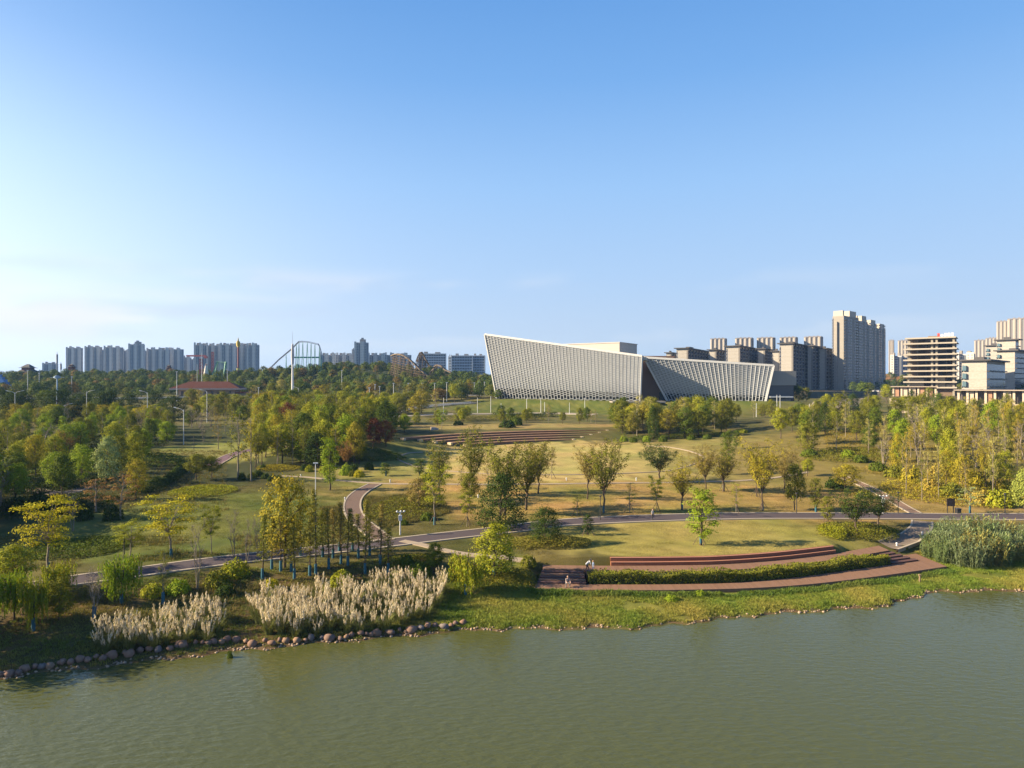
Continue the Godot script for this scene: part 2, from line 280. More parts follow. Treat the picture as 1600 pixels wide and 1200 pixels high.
poplar_tree|-114.8|139.9|10.6|2.3|olive||2|@8,0,6
columnar_tree|-136.1|199.1|9.5|2.5|bright||2|@16,2,6
broadleaf_tree|-140.4|243.3|8.7|4.8|bright||2|@19,5,6
poplar_tree|-123.2|138.5|8.8|2.3|olive||2|@0,0,6
autumn_tree|-182.6|215.4|8.2|4.2|gold||2|@4,3,6
poplar_tree|-166.4|238.1|9.0|3.0|brown||2|@11,4,6
broadleaf_tree|-183.1|226.6|7.5|5.1|bright||2|@6,4,6
broadleaf_tree|-135.8|169.9|9.2|4.1|yellowgreen||2|@7,1,6
columnar_tree|-140.2|226.8|9.3|2.5|bright||2|@15,4,6
bare_tree|-122.3|178.6|9.6|5.6|bark||2|@14,1,6
broadleaf_tree|-183.9|210.7|9.4|4.9|bright||2|@1,3,6
poplar_tree|-112.1|197.0|8.3|2.6|olive||2|@23,2,6
poplar_tree|-132.2|180.8|9.2|2.3|brown||2|@10,1,6
broadleaf_tree|-160.4|239.0|9.2|5.5|green||2|@14,5,6
broadleaf_tree|-112.7|154.1|7.7|4.5|yellowgreen||2|@18,0,6
broadleaf_tree|-93.6|139.1|7.7|5.1|bright||2|@20,0,6
broadleaf_tree|-139.5|230.0|8.4|4.4|green||2|@16,4,6
broadleaf_tree|-134.0|213.2|8.0|4.1|yellowgreen||2|@15,3,6
broadleaf_tree|-110.3|206.7|8.8|4.8|green||2|@23,3,6
olive_leaved_tree|-188.7|252.8|7.1|5.5|olive||2|@8,5,6
broadleaf_tree|-174.7|222.2|7.4|5.6|bright||2|@6,3,6
columnar_tree|-169.9|193.8|7.5|2.8|bright||2|@1,2,6
autumn_tree|-109.0|155.2|9.6|4.6|gold||2|@19,0,6
olive_leaved_tree|-126.4|239.0|8.7|5.2|olive||2|@22,5,6
broadleaf_tree|-129.4|158.4|9.4|5.6|yellowgreen||2|@10,0,6
broadleaf_tree|-132.3|156.2|8.0|5.0|yellowgreen||2|@6,0,6
zelkova_tree|-162.5|200.3|9.3|4.8|rust||2|@6,2,6
poplar_tree|-174.6|226.4|8.0|2.3|olive||2|@7,4,6
olive_leaved_tree|-91.5|157.0|9.1|5.8|olive||2|@24,0,6
broadleaf_tree|-131.7|223.8|8.7|5.4|bright||2|@20,3,6
olive_leaved_tree|-196.2|230.7|7.9|5.2|olive||2|@1,4,6
poplar_tree|-191.2|249.4|9.8|2.5|olive||2|@7,5,6
broadleaf_tree|-168.9|202.8|8.1|5.6|yellowgreen||2|@5,2,6
broadleaf_tree|-189.7|221.5|9.7|4.9|bright||2|@2,3,6
columnar_tree|-151.3|210.2|8.5|3.4|bright||2|@13,3,6
broadleaf_tree|-119.0|165.2|7.4|4.7|yellowgreen||2|@12,1,6
autumn_tree|-182.9|249.6|9.5|5.5|gold||2|@9,5,6
broadleaf_tree|-117.6|143.9|8.2|4.7|yellowgreen||2|@9,0,6
broadleaf_tree|-149.4|171.1|8.0|5.7|yellowgreen||2|@1,1,6
camphor_tree|-188.9|227.7|9.3|5.8|dark||2|@3,4,6
poplar_tree|-140.4|194.6|9.4|2.4|brown||2|@13,2,6
broadleaf_tree|-205.4|241.9|8.8|4.4|bright||2|@3,5,6
poplar_tree|-167.2|199.5|9.8|3.3|olive||2|@4,2,6
broadleaf_tree|-164.0|242.0|7.5|6.0|bright||2|@13,5,6
columnar_tree|-210.8|239.0|7.7|2.5|bright||2|@1,5,6
broadleaf_tree|-103.5|141.2|7.5|4.8|green||2|@17,0,6
bare_tree|-194.3|238.1|8.6|5.1|bark||2|@5,4,6
olive_leaved_tree|-205.0|251.2|7.4|5.3|olive||2|@6,5,6
bare_tree|-130.0|237.4|8.1|4.5|bark||2|@19,4,6
poplar_tree|-117.0|202.2|10.3|2.9|olive||2|@22,2,6
bare_tree|-90.3|119.3|9.2|5.2|bark||2|@14,0,6
broadleaf_tree|-117.8|224.5|7.3|4.9|bright||2|@22,4,6
poplar_tree|-122.5|230.0|9.2|2.8|brown||2|@21,4,6
broadleaf_tree|-186.1|219.0|7.3|5.4|bright||2|@3,3,6
poplar_tree|-140.7|248.4|8.3|3.1|olive||2|@20,5,6
bare_tree|-204.4|245.7|9.8|5.1|bark||2|@4,5,6
columnar_tree|-215.0|244.3|8.2|3.2|bright||2|@2,5,6
broadleaf_tree|-126.2|198.4|8.5|5.7|bright||2|@19,2,6
broadleaf_tree|-161.9|191.0|8.9|4.5|yellowgreen||2|@2,2,6
olive_leaved_tree|-116.5|229.8|9.7|5.4|olive||2|@24,4,6
broadleaf_tree|-97.0|178.3|8.2|4.4|bright||2|@24,1,6
olive_leaved_tree|-193.0|233.5|8.8|5.7|olive||2|@4,4,6
columnar_tree|-151.8|206.3|7.9|2.4|bright||2|@9,3,6
poplar_tree|-177.2|232.7|9.3|2.2|olive||2|@8,4,6
broadleaf_tree|-110.8|164.9|8.3|6.0|yellowgreen||2|@15,1,6
broadleaf_tree|-128.4|194.8|8.1|5.9|bright||2|@17,2,6
bare_tree|-167.5|253.9|9.2|4.9|bark||2|@15,5,6
camphor_tree|-124.0|210.0|8.3|5.6|dark||2|@19,3,6
broadleaf_tree|-156.8|200.9|7.4|4.6|bright||2|@8,2,6
broadleaf_tree|-161.7|223.9|8.5|5.2|green||2|@11,3,6
broadleaf_tree|-147.3|202.8|7.6|4.2|yellowgreen||2|@11,2,6
poplar_tree|-166.6|229.9|9.4|3.2|olive||2|@9,4,6
broadleaf_tree|-124.6|147.4|9.1|4.3|green||2|@7,0,6
broadleaf_tree|-116.1|132.9|7.4|4.2|green||2|@3,0,6
columnar_tree|-112.9|191.1|8.0|2.7|bright||2|@20,2,6
autumn_tree|-226.2|290.4|7.2|8.0|yellow||3|@2,1,4
camphor_tree|-176.8|266.0|7.5|8.2|green||3|@6,0,4
autumn_tree|-198.7|284.5|5.7|7.1|orange||3|@6,1,4
broadleaf_tree|-161.8|289.1|6.5|8.6|yellowgreen||3|@10,1,4
broadleaf_tree|-223.3|267.2|7.3|7.2|yellowgreen||3|@0,0,4
broadleaf_tree|-188.9|269.0|6.3|7.3|yellowgreen||3|@4,0,4
olive_leaved_tree|-146.8|258.3|6.1|9.1|olive||3|@9,0,4
autumn_tree|-156.2|269.8|6.6|8.7|gold||3|@8,0,4
broadleaf_tree|-203.1|312.4|6.9|8.2|yellowgreen||3|@8,3,4
broadleaf_tree|-184.2|267.8|5.7|8.4|yellowgreen||3|@5,0,4
autumn_tree|-237.2|295.4|7.3|8.1|yellow||3|@2,2,4
autumn_tree|-172.1|303.8|6.1|8.7|gold||3|@9,2,4
olive_leaved_tree|-206.5|302.1|5.6|7.1|olive||3|@7,2,4
broadleaf_tree|-266.8|316.3|6.3|7.9|yellowgreen||3|@0,3,4
autumn_tree|-160.0|298.0|7.0|8.4|gold||3|@10,2,4
autumn_tree|-252.2|321.8|5.8|9.4|gold||3|@4,3,4
autumn_tree|-209.4|309.3|7.0|8.0|yellow||3|@6,3,4
broadleaf_tree|-185.4|310.9|7.0|7.0|yellowgreen||3|@11,3,4
autumn_tree|-254.3|312.9|6.0|8.2|orange||3|@3,3,4
autumn_tree|-223.3|308.9|6.9|8.0|gold||3|@5,2,4
autumn_tree|-167.1|276.7|7.5|7.4|gold||3|@7,0,4
autumn_tree|-199.6|309.2|6.6|8.5|yellow||3|@9,3,4
camphor_tree|-220.6|304.7|5.5|8.2|green||3|@4,2,4
autumn_tree|-200.6|293.2|6.3|8.6|yellow||3|@6,2,4
autumn_tree|-239.4|313.0|5.9|7.6|gold||3|@5,3,4
autumn_tree|-262.5|311.2|6.2|9.3|gold||3|@1,3,4
autumn_tree|-155.7|282.2|6.1|7.1|yellow||3|@11,1,4
broadleaf_tree|-155.1|295.1|7.4|7.8|yellowgreen||3|@11,2,4
autumn_tree|-193.4|298.0|6.2|10.0|gold||3|@8,2,4
olive_leaved_tree|-177.8|289.9|7.2|8.9|olive||3|@9,1,4
broadleaf_tree|-224.0|273.1|7.4|9.8|yellowgreen||3|@1,0,4
autumn_tree|-208.5|264.2|5.9|9.2|gold||3|@3,0,4
broadleaf_tree|-193.8|286.9|6.2|8.2|yellowgreen||3|@7,1,4
autumn_tree|-223.4|282.7|7.3|9.7|yellow||3|@1,1,4
broadleaf_tree|-210.6|318.3|7.2|7.2|yellowgreen||3|@7,3,4
broadleaf_tree|-189.8|282.3|7.4|9.8|yellowgreen||3|@8,1,4
autumn_tree|-264.8|322.2|5.7|8.1|gold||3|@2,3,4
autumn_tree|-229.4|306.5|7.3|8.3|gold||3|@3,2,4
olive_leaved_tree|-196.4|277.2|5.7|8.4|olive||3|@5,1,4
camphor_tree|-258.7|307.8|6.0|7.7|green||3|@1,2,4
olive_leaved_tree|-217.8|268.3|5.8|8.9|olive||3|@2,0,4
autumn_tree|-214.2|291.3|7.1|9.8|yellow||3|@3,1,4
autumn_tree|-235.7|281.4|6.1|7.5|gold||3|@0,1,4
olive_leaved_tree|-192.3|312.7|7.0|7.5|olive||3|@10,3,4
broadleaf_tree|-256.3|302.1|6.1|7.0|yellowgreen||3|@0,2,4
autumn_tree|-203.7|280.6|7.4|7.3|gold||3|@4,1,4
broadleaf_tree|-139.2|259.9|7.2|8.1|yellowgreen||3|@11,0,4
autumn_tree|-151.3|276.9|6.4|7.1|gold||3|@10,0,4
broadleaf_tree|-50.0|190.0|11.5|5.9|green||4|@10,0,6
poplar_tree|-88.6|249.6|14.2|4.0|gold||4|@3,3,6
autumn_tree|-92.5|289.5|10.0|6.6|gold||4|@6,5,6
camphor_tree|-76.6|253.9|9.5|7.7|dark||4|@8,3,6
broadleaf_tree|-70.6|203.2|10.8|6.5|green||4|@1,1,6
zelkova_tree|-63.3|269.2|9.1|7.9|olive||4|@10,4,6
broadleaf_tree|-81.6|289.7|11.3|8.0|bright||4|@10,5,6
olive_leaved_tree|-69.1|217.0|10.4|7.7|olive||4|@4,1,6
broadleaf_tree|-60.6|202.9|13.0|6.6|yellowgreen||4|@5,1,6
olive_leaved_tree|-63.8|285.1|9.5|5.5|olive||4|@15,5,6
zelkova_tree|-42.5|182.9|10.8|6.8|olive||4|@13,0,6
broadleaf_tree|-55.4|275.8|11.8|6.1|green||4|@15,4,6
broadleaf_tree|-82.7|248.6|10.2|6.7|yellowgreen||4|@5,3,6
broadleaf_tree|-48.9|175.3|11.2|7.9|yellowgreen||4|@8,0,6
olive_leaved_tree|-82.0|301.8|10.3|6.3|olive||4|@12,5,6
broadleaf_tree|-91.9|295.3|9.1|6.9|green||4|@7,5,6
autumn_tree|-65.6|220.2|12.3|6.4|gold||4|@6,1,6
poplar_tree|-53.3|244.7|14.3|3.6|gold||4|@12,2,6
olive_leaved_tree|-60.7|190.8|10.1|7.6|olive||4|@5,0,6
poplar_tree|-105.5|292.2|11.3|3.9|olive||4|@2,5,6
zelkova_tree|-46.5|210.5|12.4|7.2|olive||4|@12,1,6
zelkova_tree|-85.4|245.4|9.0|7.4|olive||4|@2,2,6
broadleaf_tree|-50.2|232.6|12.3|6.3|yellowgreen||4|@13,2,6
broadleaf_tree|-88.5|258.7|11.9|6.6|yellowgreen||4|@4,3,6
olive_leaved_tree|-60.1|235.1|9.9|6.5|olive||4|@10,2,6
poplar_tree|-73.8|262.8|10.9|3.6|olive||4|@9,3,6
poplar_tree|-81.5|279.6|13.2|4.1|olive||4|@6,4,6
broadleaf_tree|-61.7|212.7|11.0|7.9|yellowgreen||4|@7,1,6
poplar_tree|-63.6|245.2|14.1|3.6|olive||4|@9,2,6
broadleaf_tree|-63.6|273.3|9.0|7.3|bright||4|@11,4,6
broadleaf_tree|-69.7|300.8|9.1|5.6|yellowgreen||4|@14,5,6
zelkova_tree|-99.3|279.8|12.6|6.8|olive||4|@2,4,6
zelkova_tree|-65.9|191.5|9.1|5.7|olive||4|@3,0,6
autumn_tree|-76.4|231.9|11.7|6.9|maroon||4|@3,2,6
poplar_tree|-63.8|292.6|10.9|3.9|olive||4|@16,5,6
broadleaf_tree|-45.1|235.4|12.5|7.9|yellowgreen||4|@16,2,6
broadleaf_tree|-60.2|253.8|11.8|5.6|yellowgreen||4|@13,3,6
broadleaf_tree|-82.0|222.3|10.3|7.1|yellowgreen||4|@0,1,6
broadleaf_tree|-82.7|237.1|10.1|5.6|yellowgreen||4|@1,2,6
olive_leaved_tree|-50.0|205.2|11.2|7.5|olive||4|@9,1,6
camphor_tree|-69.6|237.1|10.5|6.0|dark||4|@7,2,6
zelkova_tree|-81.3|260.1|10.9|6.0|olive||4|@7,3,6
poplar_tree|-66.3|233.3|11.9|3.7|gold||4|@8,2,6
autumn_tree|-103.1|277.2|12.4|7.3|gold||4|@0,4,6
broadleaf_tree|-53.1|175.0|9.1|7.3|bright||4|@7,0,6
broadleaf_tree|-58.6|280.8|12.6|5.7|green||4|@13,4,6
broadleaf_tree|-56.7|183.4|10.6|6.4|green||4|@6,0,6
poplar_tree|-63.8|260.0|10.9|3.5|olive||4|@11,3,6
broadleaf_tree|-42.8|174.5|13.0|6.5|bright||4|@11,0,6
autumn_tree|-65.3|202.0|11.4|6.6|gold||4|@2,1,6
broadleaf_tree|-53.8|193.1|11.5|7.9|bright||4|@9,0,6
poplar_tree|-74.0|244.7|12.7|4.3|olive||4|@6,2,6
broadleaf_tree|-59.7|176.2|10.4|7.8|yellowgreen||4|@4,0,6
broadleaf_tree|-85.7|305.4|11.0|7.2|yellowgreen||4|@11,5,6
zelkova_tree|-47.3|259.6|9.8|7.2|olive||4|@15,3,6
poplar_tree|-74.7|197.8|12.6|3.3|gold||4|@0,0,6
broadleaf_tree|-59.3|239.8|9.0|7.2|yellowgreen||4|@11,2,6
olive_leaved_tree|-94.1|260.1|12.8|7.2|olive||4|@2,3,6
olive_leaved_tree|-47.3|228.5|9.0|6.7|olive||4|@13,1,6
broadleaf_tree|-109.6|297.8|10.2|7.9|green||4|@0,5,6
zelkova_tree|-68.4|211.9|10.9|7.9|olive||4|@3,1,6
broadleaf_tree|-75.0|276.8|10.1|7.1|yellowgreen||4|@8,4,6
broadleaf_tree|-51.6|216.5|10.1|7.0|yellowgreen||4|@10,1,6
autumn_tree|-55.8|270.0|12.0|5.6|gold||4|@14,4,6
zelkova_tree|-56.7|214.9|11.6|6.4|olive||4|@8,1,6
poplar_tree|-104.6|284.6|11.9|3.1|olive||4|@1,5,6
olive_leaved_tree|-47.8|243.3|9.2|7.3|olive||4|@15,2,6
broadleaf_tree|-99.2|273.6|12.2|7.2|yellowgreen||4|@1,4,6
zelkova_tree|-79.5|246.7|10.6|7.0|olive||4|@4,2,6
broadleaf_tree|-95.6|275.7|11.3|6.9|bright||4|@3,4,6
broadleaf_tree|-39.2|221.9|10.0|6.1|green||4|@15,1,6
camphor_tree|-37.2|199.7|12.3|7.1|dark||4|@15,0,6
broadleaf_tree|-98.3|265.8|10.8|6.9|bright||4|@1,3,6
poplar_tree|-59.3|248.0|12.2|3.2|gold||4|@12,3,6
poplar_tree|-85.0|240.2|11.7|3.5|olive||4|@0,2,6
poplar_tree|-65.8|175.8|11.7|4.0|olive||4|@2,0,6
broadleaf_tree|-78.6|283.0|10.0|5.9|yellowgreen||4|@7,4,6
olive_leaved_tree|-74.9|239.5|9.3|7.1|olive||4|@5,2,6
zelkova_tree|-95.0|306.6|11.1|6.3|olive||4|@8,5,6
broadleaf_tree|-96.4|286.9|10.9|7.8|bright||4|@4,5,6
olive_leaved_tree|-68.1|253.7|12.7|7.8|olive||4|@10,3,6
poplar_tree|-46.2|205.7|11.6|4.0|olive||4|@11,1,6
autumn_tree|-96.9|296.8|10.6|7.4|gold||4|@5,5,6
autumn_tree|-93.2|251.9|9.3|6.0|gold||4|@0,3,6
poplar_tree|-59.0|273.1|11.5|3.3|olive||4|@12,4,6
broadleaf_tree|-53.6|259.6|9.2|6.6|green||4|@14,3,6
olive_leaved_tree|-67.9|272.7|11.6|5.5|olive||4|@9,4,6
olive_leaved_tree|-87.8|293.8|11.4|7.5|olive||4|@9,5,6
autumn_tree|-99.3|293.2|11.5|7.4|maroon||4|@3,5,6
poplar_tree|-80.5|271.5|10.2|3.3|olive||4|@5,4,6
broadleaf_tree|-71.5|290.0|10.4|7.2|yellowgreen||4|@13,5,6
poplar_tree|-45.2|192.7|11.1|3.9|gold||4|@12,0,6
olive_leaved_tree|-49.3|238.6|11.6|6.9|olive||4|@14,2,6
poplar_tree|-69.3|185.1|10.8|3.9|olive||4|@1,0,6
broadleaf_tree|-85.5|271.4|9.9|7.8|yellowgreen||4|@4,4,6
broadleaf_tree|-42.5|226.0|9.1|7.2|green||4|@14,1,6
poplar_tree|-83.6|264.0|10.2|4.0|olive||4|@6,3,6
broadleaf_tree|-41.6|189.8|10.4|7.4|green||4|@14,0,6
broadleaf_tree|-50.9|181.0|10.3|4.9|yellowgreen||5|@10,1,2
broadleaf_tree|-48.4|169.2|8.8|6.4|dark||5|@6,0,2
zelkova_tree|-55.7|189.0|10.1|6.2|olive||5|@8,1,2
autumn_tree|-39.7|170.2|11.4|4.9|gold||5|@9,0,2
olive_leaved_tree|-39.3|174.2|11.4|5.0|olive||5|@11,0,2
zelkova_tree|-63.9|169.0|9.5|5.3|olive||5|@0,0,2
zelkova_tree|-66.1|181.9|9.0|6.0|olive||5|@2,1,2
poplar_tree|-60.8|186.5|11.8|3.0|gold||5|@7,1,2
poplar_tree|-62.0|179.9|10.5|3.2|gold||5|@6,1,2
poplar_tree|-59.3|171.4|10.1|3.0|gold||5|@2,0,2
poplar_tree|-52.5|185.3|11.4|2.5|olive||5|@9,1,2
broadleaf_tree|-66.4|187.6|11.3|5.0|yellowgreen||5|@3,1,2
autumn_tree|-71.4|188.5|10.2|4.6|gold||5|@0,1,2
olive_leaved_tree|-68.6|196.7|9.7|5.3|olive||5|@4,1,2
olive_leaved_tree|-71.2|193.1|9.1|5.6|olive||5|@1,1,2
broadleaf_tree|-40.9|177.5|9.9|4.7|yellowgreen||5|@10,0,2
poplar_tree|-55.9|173.0|11.3|3.0|olive||5|@3,0,2
broadleaf_tree|-63.8|172.9|10.6|4.9|yellowgreen||5|@1,0,2
poplar_tree|-44.3|170.2|10.7|3.2|gold||5|@8,0,2
broadleaf_tree|-55.6|178.6|8.6|5.0|yellowgreen||5|@4,0,2
zelkova_tree|-52.4|171.3|10.5|4.9|olive||5|@5,0,2
broadleaf_tree|-46.7|179.2|9.2|5.8|yellowgreen||5|@7,0,2
olive_leaved_tree|-46.0|183.6|10.4|5.5|olive||5|@11,1,2
autumn_tree|-64.0|184.8|11.1|4.6|gold||5|@5,1,2
olive_leaved_tree|-120.9|316.9|8.2|5.2|olive||6|@8,1,2
olive_leaved_tree|-133.2|305.0|7.0|5.0|olive||6|@4,1,2
broadleaf_tree|-103.2|259.9|8.2|6.0|green||6|@9,0,2
poplar_tree|-128.3|305.7|9.7|3.3|brown||6|@5,1,2
poplar_tree|-130.3|295.8|7.5|2.2|olive||6|@2,1,2
poplar_tree|-115.4|314.5|10.0|3.2|brown||6|@10,1,2
broadleaf_tree|-123.9|260.1|6.7|4.0|green||6|@0,0,2
bare_tree|-116.4|252.7|6.6|5.2|bark||6|@3,0,2
poplar_tree|-102.5|242.3|7.7|3.2|olive||6|@6,0,2
olive_leaved_tree|-117.5|285.7|8.4|4.7|olive||6|@8,0,2
olive_leaved_tree|-126.8|272.8|8.5|4.0|olive||6|@2,0,2
poplar_tree|-108.4|262.8|7.7|2.2|olive||6|@7,0,2
bare_tree|-116.9|263.4|7.8|5.6|bark||6|@4,0,2
poplar_tree|-119.4|302.8|9.8|3.0|brown||6|@7,1,2
bare_tree|-120.8|255.8|7.5|4.7|bark||6|@1,0,2
poplar_tree|-110.8|253.4|8.4|2.3|brown||6|@5,0,2
poplar_tree|-111.7|291.8|8.8|3.0|brown||6|@10,0,2
poplar_tree|-133.7|327.4|9.2|2.4|olive||6|@6,1,2
poplar_tree|-138.6|316.1|8.3|2.6|brown||6|@3,1,2
poplar_tree|-120.0|322.1|9.5|2.9|brown||6|@9,1,2
poplar_tree|-141.2|292.5|9.3|2.6|brown||6|@1,1,2
bare_tree|-156.2|313.8|8.1|5.8|bark||6|@0,1,2
olive_leaved_tree|-137.6|357.0|9.4|8.8|olive||7|@4,2,3
olive_leaved_tree|-105.5|336.6|11.0|8.9|olive||7|@6,1,3
poplar_tree|-103.7|358.5|10.4|4.5|straw||7|@7,2,3
olive_leaved_tree|-134.1|334.4|9.2|9.3|olive||7|@3,1,3
broadleaf_tree|-103.9|322.9|12.7|8.8|green||7|@3,0,3
olive_leaved_tree|-100.2|328.0|10.9|10.8|olive||7|@4,0,3
olive_leaved_tree|-73.5|336.0|11.5|10.3|olive||7|@10,1,3
autumn_tree|-45.9|344.5|11.6|10.2|gold||7|@12,2,3
broadleaf_tree|-78.9|319.1|12.5|8.6|yellowgreen||7|@7,0,3
autumn_tree|-165.2|355.2|11.8|7.6|orange||7|@1,2,3
broadleaf_tree|-107.4|348.5|10.1|10.9|yellowgreen||7|@6,2,3
olive_leaved_tree|-54.7|327.4|9.3|7.6|olive||7|@9,0,3
broadleaf_tree|-148.1|330.2|10.5|10.5|yellowgreen||7|@1,1,3
olive_leaved_tree|-144.3|335.7|10.1|10.9|olive||7|@2,1,3
broadleaf_tree|-58.5|342.6|10.5|8.4|yellowgreen||7|@10,2,3
broadleaf_tree|-93.1|325.8|13.0|8.0|yellowgreen||7|@5,0,3
olive_leaved_tree|-126.4|350.0|9.3|10.4|olive||7|@5,2,3
camphor_tree|-150.1|349.5|9.4|9.0|dark||7|@2,2,3
autumn_tree|-45.7|315.6|9.6|7.8|gold||7|@10,0,3
autumn_tree|-118.7|327.2|11.3|9.1|orange||7|@1,0,3
broadleaf_tree|-76.7|330.7|10.7|9.6|green||7|@9,1,3
camphor_tree|-81.8|332.8|12.3|10.0|dark||7|@8,1,3
olive_leaved_tree|-163.0|346.4|12.7|9.1|olive||7|@0,2,3
camphor_tree|-106.4|328.4|9.4|10.9|dark||7|@2,0,3
olive_leaved_tree|-95.8|332.2|10.5|10.0|olive||7|@7,1,3
broadleaf_tree|-118.3|336.9|11.6|10.6|yellowgreen||7|@4,1,3
poplar_tree|-155.3|337.7|13.0|5.0|straw||7|@0,1,3
poplar_tree|-65.9|327.9|13.1|5.6|straw||7|@8,0,3
broadleaf_tree|-83.7|326.8|10.0|9.6|green||7|@6,0,3
olive_leaved_tree|-53.1|344.7|10.8|9.8|olive||7|@11,2,3
olive_leaved_tree|-113.8|340.3|12.3|7.8|olive||7|@5,1,3
olive_leaved_tree|-136.5|320.8|12.1|8.3|olive||7|@0,0,3
broadleaf_tree|-67.4|356.1|10.1|8.4|yellowgreen||7|@9,2,3
poplar_tree|-36.0|318.7|12.3|4.4|straw||7|@11,0,3
olive_leaved_tree|-54.7|333.3|10.2|7.8|olive||7|@12,1,3
broadleaf_tree|-66.9|337.3|9.2|8.3|green||7|@11,1,3
broadleaf_tree|-141.6|348.2|9.7|11.0|yellowgreen||7|@3,2,3
autumn_tree|-73.4|346.3|10.6|9.3|gold||7|@8,2,3
olive_leaved_tree|45.3|264.8|9.1|5.6|oliveb||8|@3,3,4
olive_leaved_tree|39.8|255.5|9.1|7.0|oliveb||8|@1,3,4
olive_leaved_tree|61.2|245.7|10.3|6.6|oliveb||8|@6,2,4
autumn_tree|50.8|219.5|9.6|7.1|gold||8|@5,0,4
broadleaf_tree|71.8|242.0|10.7|6.8|green||8|@9,1,4
camphor_tree|45.6|218.5|11.2|5.3|dark||8|@2,0,4
broadleaf_tree|55.8|219.2|10.3|7.1|green||8|@6,0,4
poplar_tree|60.1|237.0|11.7|3.7|straw||8|@7,1,4
olive_leaved_tree|54.7|260.0|10.1|6.0|oliveb||8|@9,3,4
autumn_tree|42.5|240.0|9.3|7.2|gold||8|@2,1,4
olive_leaved_tree|51.6|250.5|11.3|6.8|olive||8|@4,2,4
olive_leaved_tree|48.7|229.7|10.7|6.0|olive||8|@3,0,4
camphor_tree|40.9|265.6|9.7|7.2|dark||8|@0,3,4
olive_leaved_tree|54.0|266.6|10.8|6.7|olive||8|@7,3,4
olive_leaved_tree|60.1|218.8|9.2|7.0|olive||8|@8,0,4
broadleaf_tree|42.0|235.5|9.1|6.5|yellowgreen||8|@3,1,4
broadleaf_tree|49.0|233.4|10.4|6.9|yellowgreen||8|@5,1,4
broadleaf_tree|64.7|251.5|10.3|5.1|yellowgreen||8|@7,2,4
olive_leaved_tree|69.8|226.2|9.8|5.8|olive||8|@10,0,4
broadleaf_tree|42.5|260.9|11.1|5.4|green||8|@2,3,4
broadleaf_tree|69.1|249.9|10.9|7.4|yellowgreen||8|@10,2,4
autumn_tree|51.8|263.2|9.3|5.2|gold||8|@6,3,4
poplar_tree|48.0|254.6|12.3|3.6|straw||8|@2,2,4
poplar_tree|45.5|245.7|12.4|3.5|straw||8|@1,2,4
autumn_tree|45.8|237.3|9.2|7.3|gold||8|@4,1,4
olive_leaved_tree|72.5|229.7|11.2|6.6|olive||8|@11,1,4
poplar_tree|56.3|244.8|9.5|4.1|straw||8|@5,2,4
broadleaf_tree|63.4|225.3|9.5|5.8|green||8|@9,0,4
broadleaf_tree|48.3|268.5|8.1|6.6|yellowgreen||8|@5,3,4
olive_leaved_tree|62.4|260.8|8.5|5.5|olive||8|@10,3,4
olive_leaved_tree|38.9|243.3|10.4|6.5|olive||8|@0,1,4
poplar_tree|42.2|229.1|12.0|3.9|straw||8|@1,0,4
poplar_tree|51.1|224.3|10.1|3.3|straw||8|@4,0,4
olive_leaved_tree|53.4|230.1|8.2|5.3|oliveb||8|@6,1,4
broadleaf_tree|61.2|255.3|9.1|6.4|green||8|@11,3,4
broadleaf_tree|39.0|250.5|8.5|7.3|green||8|@0,2,4
olive_leaved_tree|66.3|243.4|8.1|6.4|oliveb||8|@9,2,4
broadleaf_tree|65.6|236.0|8.9|6.5|yellowgreen||8|@8,1,4
olive_leaved_tree|56.1|270.1|8.2|7.0|olive||8|@8,3,4
poplar_tree|69.8|233.6|10.4|2.9|straw||8|@10,1,4
olive_leaved_tree|38.3|235.1|8.4|7.4|olive||8|@1,1,4
olive_leaved_tree|40.0|223.3|8.6|5.1|oliveb||8|@0,0,4
olive_leaved_tree|46.2|259.7|8.4|5.5|olive||8|@4,3,4
poplar_tree|49.6|243.8|11.6|4.0|straw||8|@3,2,4
broadleaf_tree|65.7|255.3|10.2|7.3|green||8|@8,2,4
poplar_tree|57.1|223.7|11.3|3.3|straw||8|@7,0,4
olive_leaved_tree|31.0|292.8|5.4|3.1|olive||9|@8,1,2
olive_leaved_tree|26.9|271.3|6.5|3.3|olive||9|@7,0,2
broadleaf_tree|-0.9|279.8|6.2|4.0|green||9|@4,1,2
olive_leaved_tree|-20.5|285.8|6.2|4.4|olive||9|@1,1,2
broadleaf_tree|7.1|295.1|5.4|4.3|yellowgreen||9|@6,1,2
broadleaf_tree|-42.0|262.1|5.0|3.9|yellowgreen||9|@0,0,2
broadleaf_tree|-19.4|294.1|6.1|4.1|yellowgreen||9|@2,1,2
poplar_tree|33.0|268.1|5.8|1.7|brown||9|@9,0,2
broadleaf_tree|-38.8|274.8|5.0|3.6|yellowgreen||9|@1,0,2
olive_leaved_tree|-4.2|271.8|6.1|3.7|olive||9|@4,0,2
olive_leaved_tree|-22.1|280.6|6.7|4.4|olive||9|@0,1,2
poplar_tree|32.4|278.5|5.3|2.1|brown||9|@8,0,2
broadleaf_tree|-20.1|272.6|6.4|3.5|yellowgreen||9|@3,0,2
broadleaf_tree|-5.1|299.0|6.4|4.4|green||9|@3,1,2
poplar_tree|15.0|278.9|7.7|2.2|brown||9|@7,1,2
olive_leaved_tree|-29.3|266.6|6.3|4.1|olive||9|@2,0,2
olive_leaved_tree|5.8|276.4|5.8|4.0|olive||9|@5,0,2
olive_leaved_tree|20.0|268.7|4.8|3.3|olive||9|@6,0,2
olive_leaved_tree|5.3|286.8|4.7|3.4|olive||9|@5,1,2
broadleaf_tree|32.0|287.9|6.3|3.8|green||9|@9,1,2
poplar_tree|90.9|137.7|11.4|2.6|straw||10|@4,1,6
poplar_tree|119.7|170.4|12.3|2.2|amber||10|@7,4,6
poplar_tree|114.6|149.4|8.0|2.6|amber||10|@9,1,6
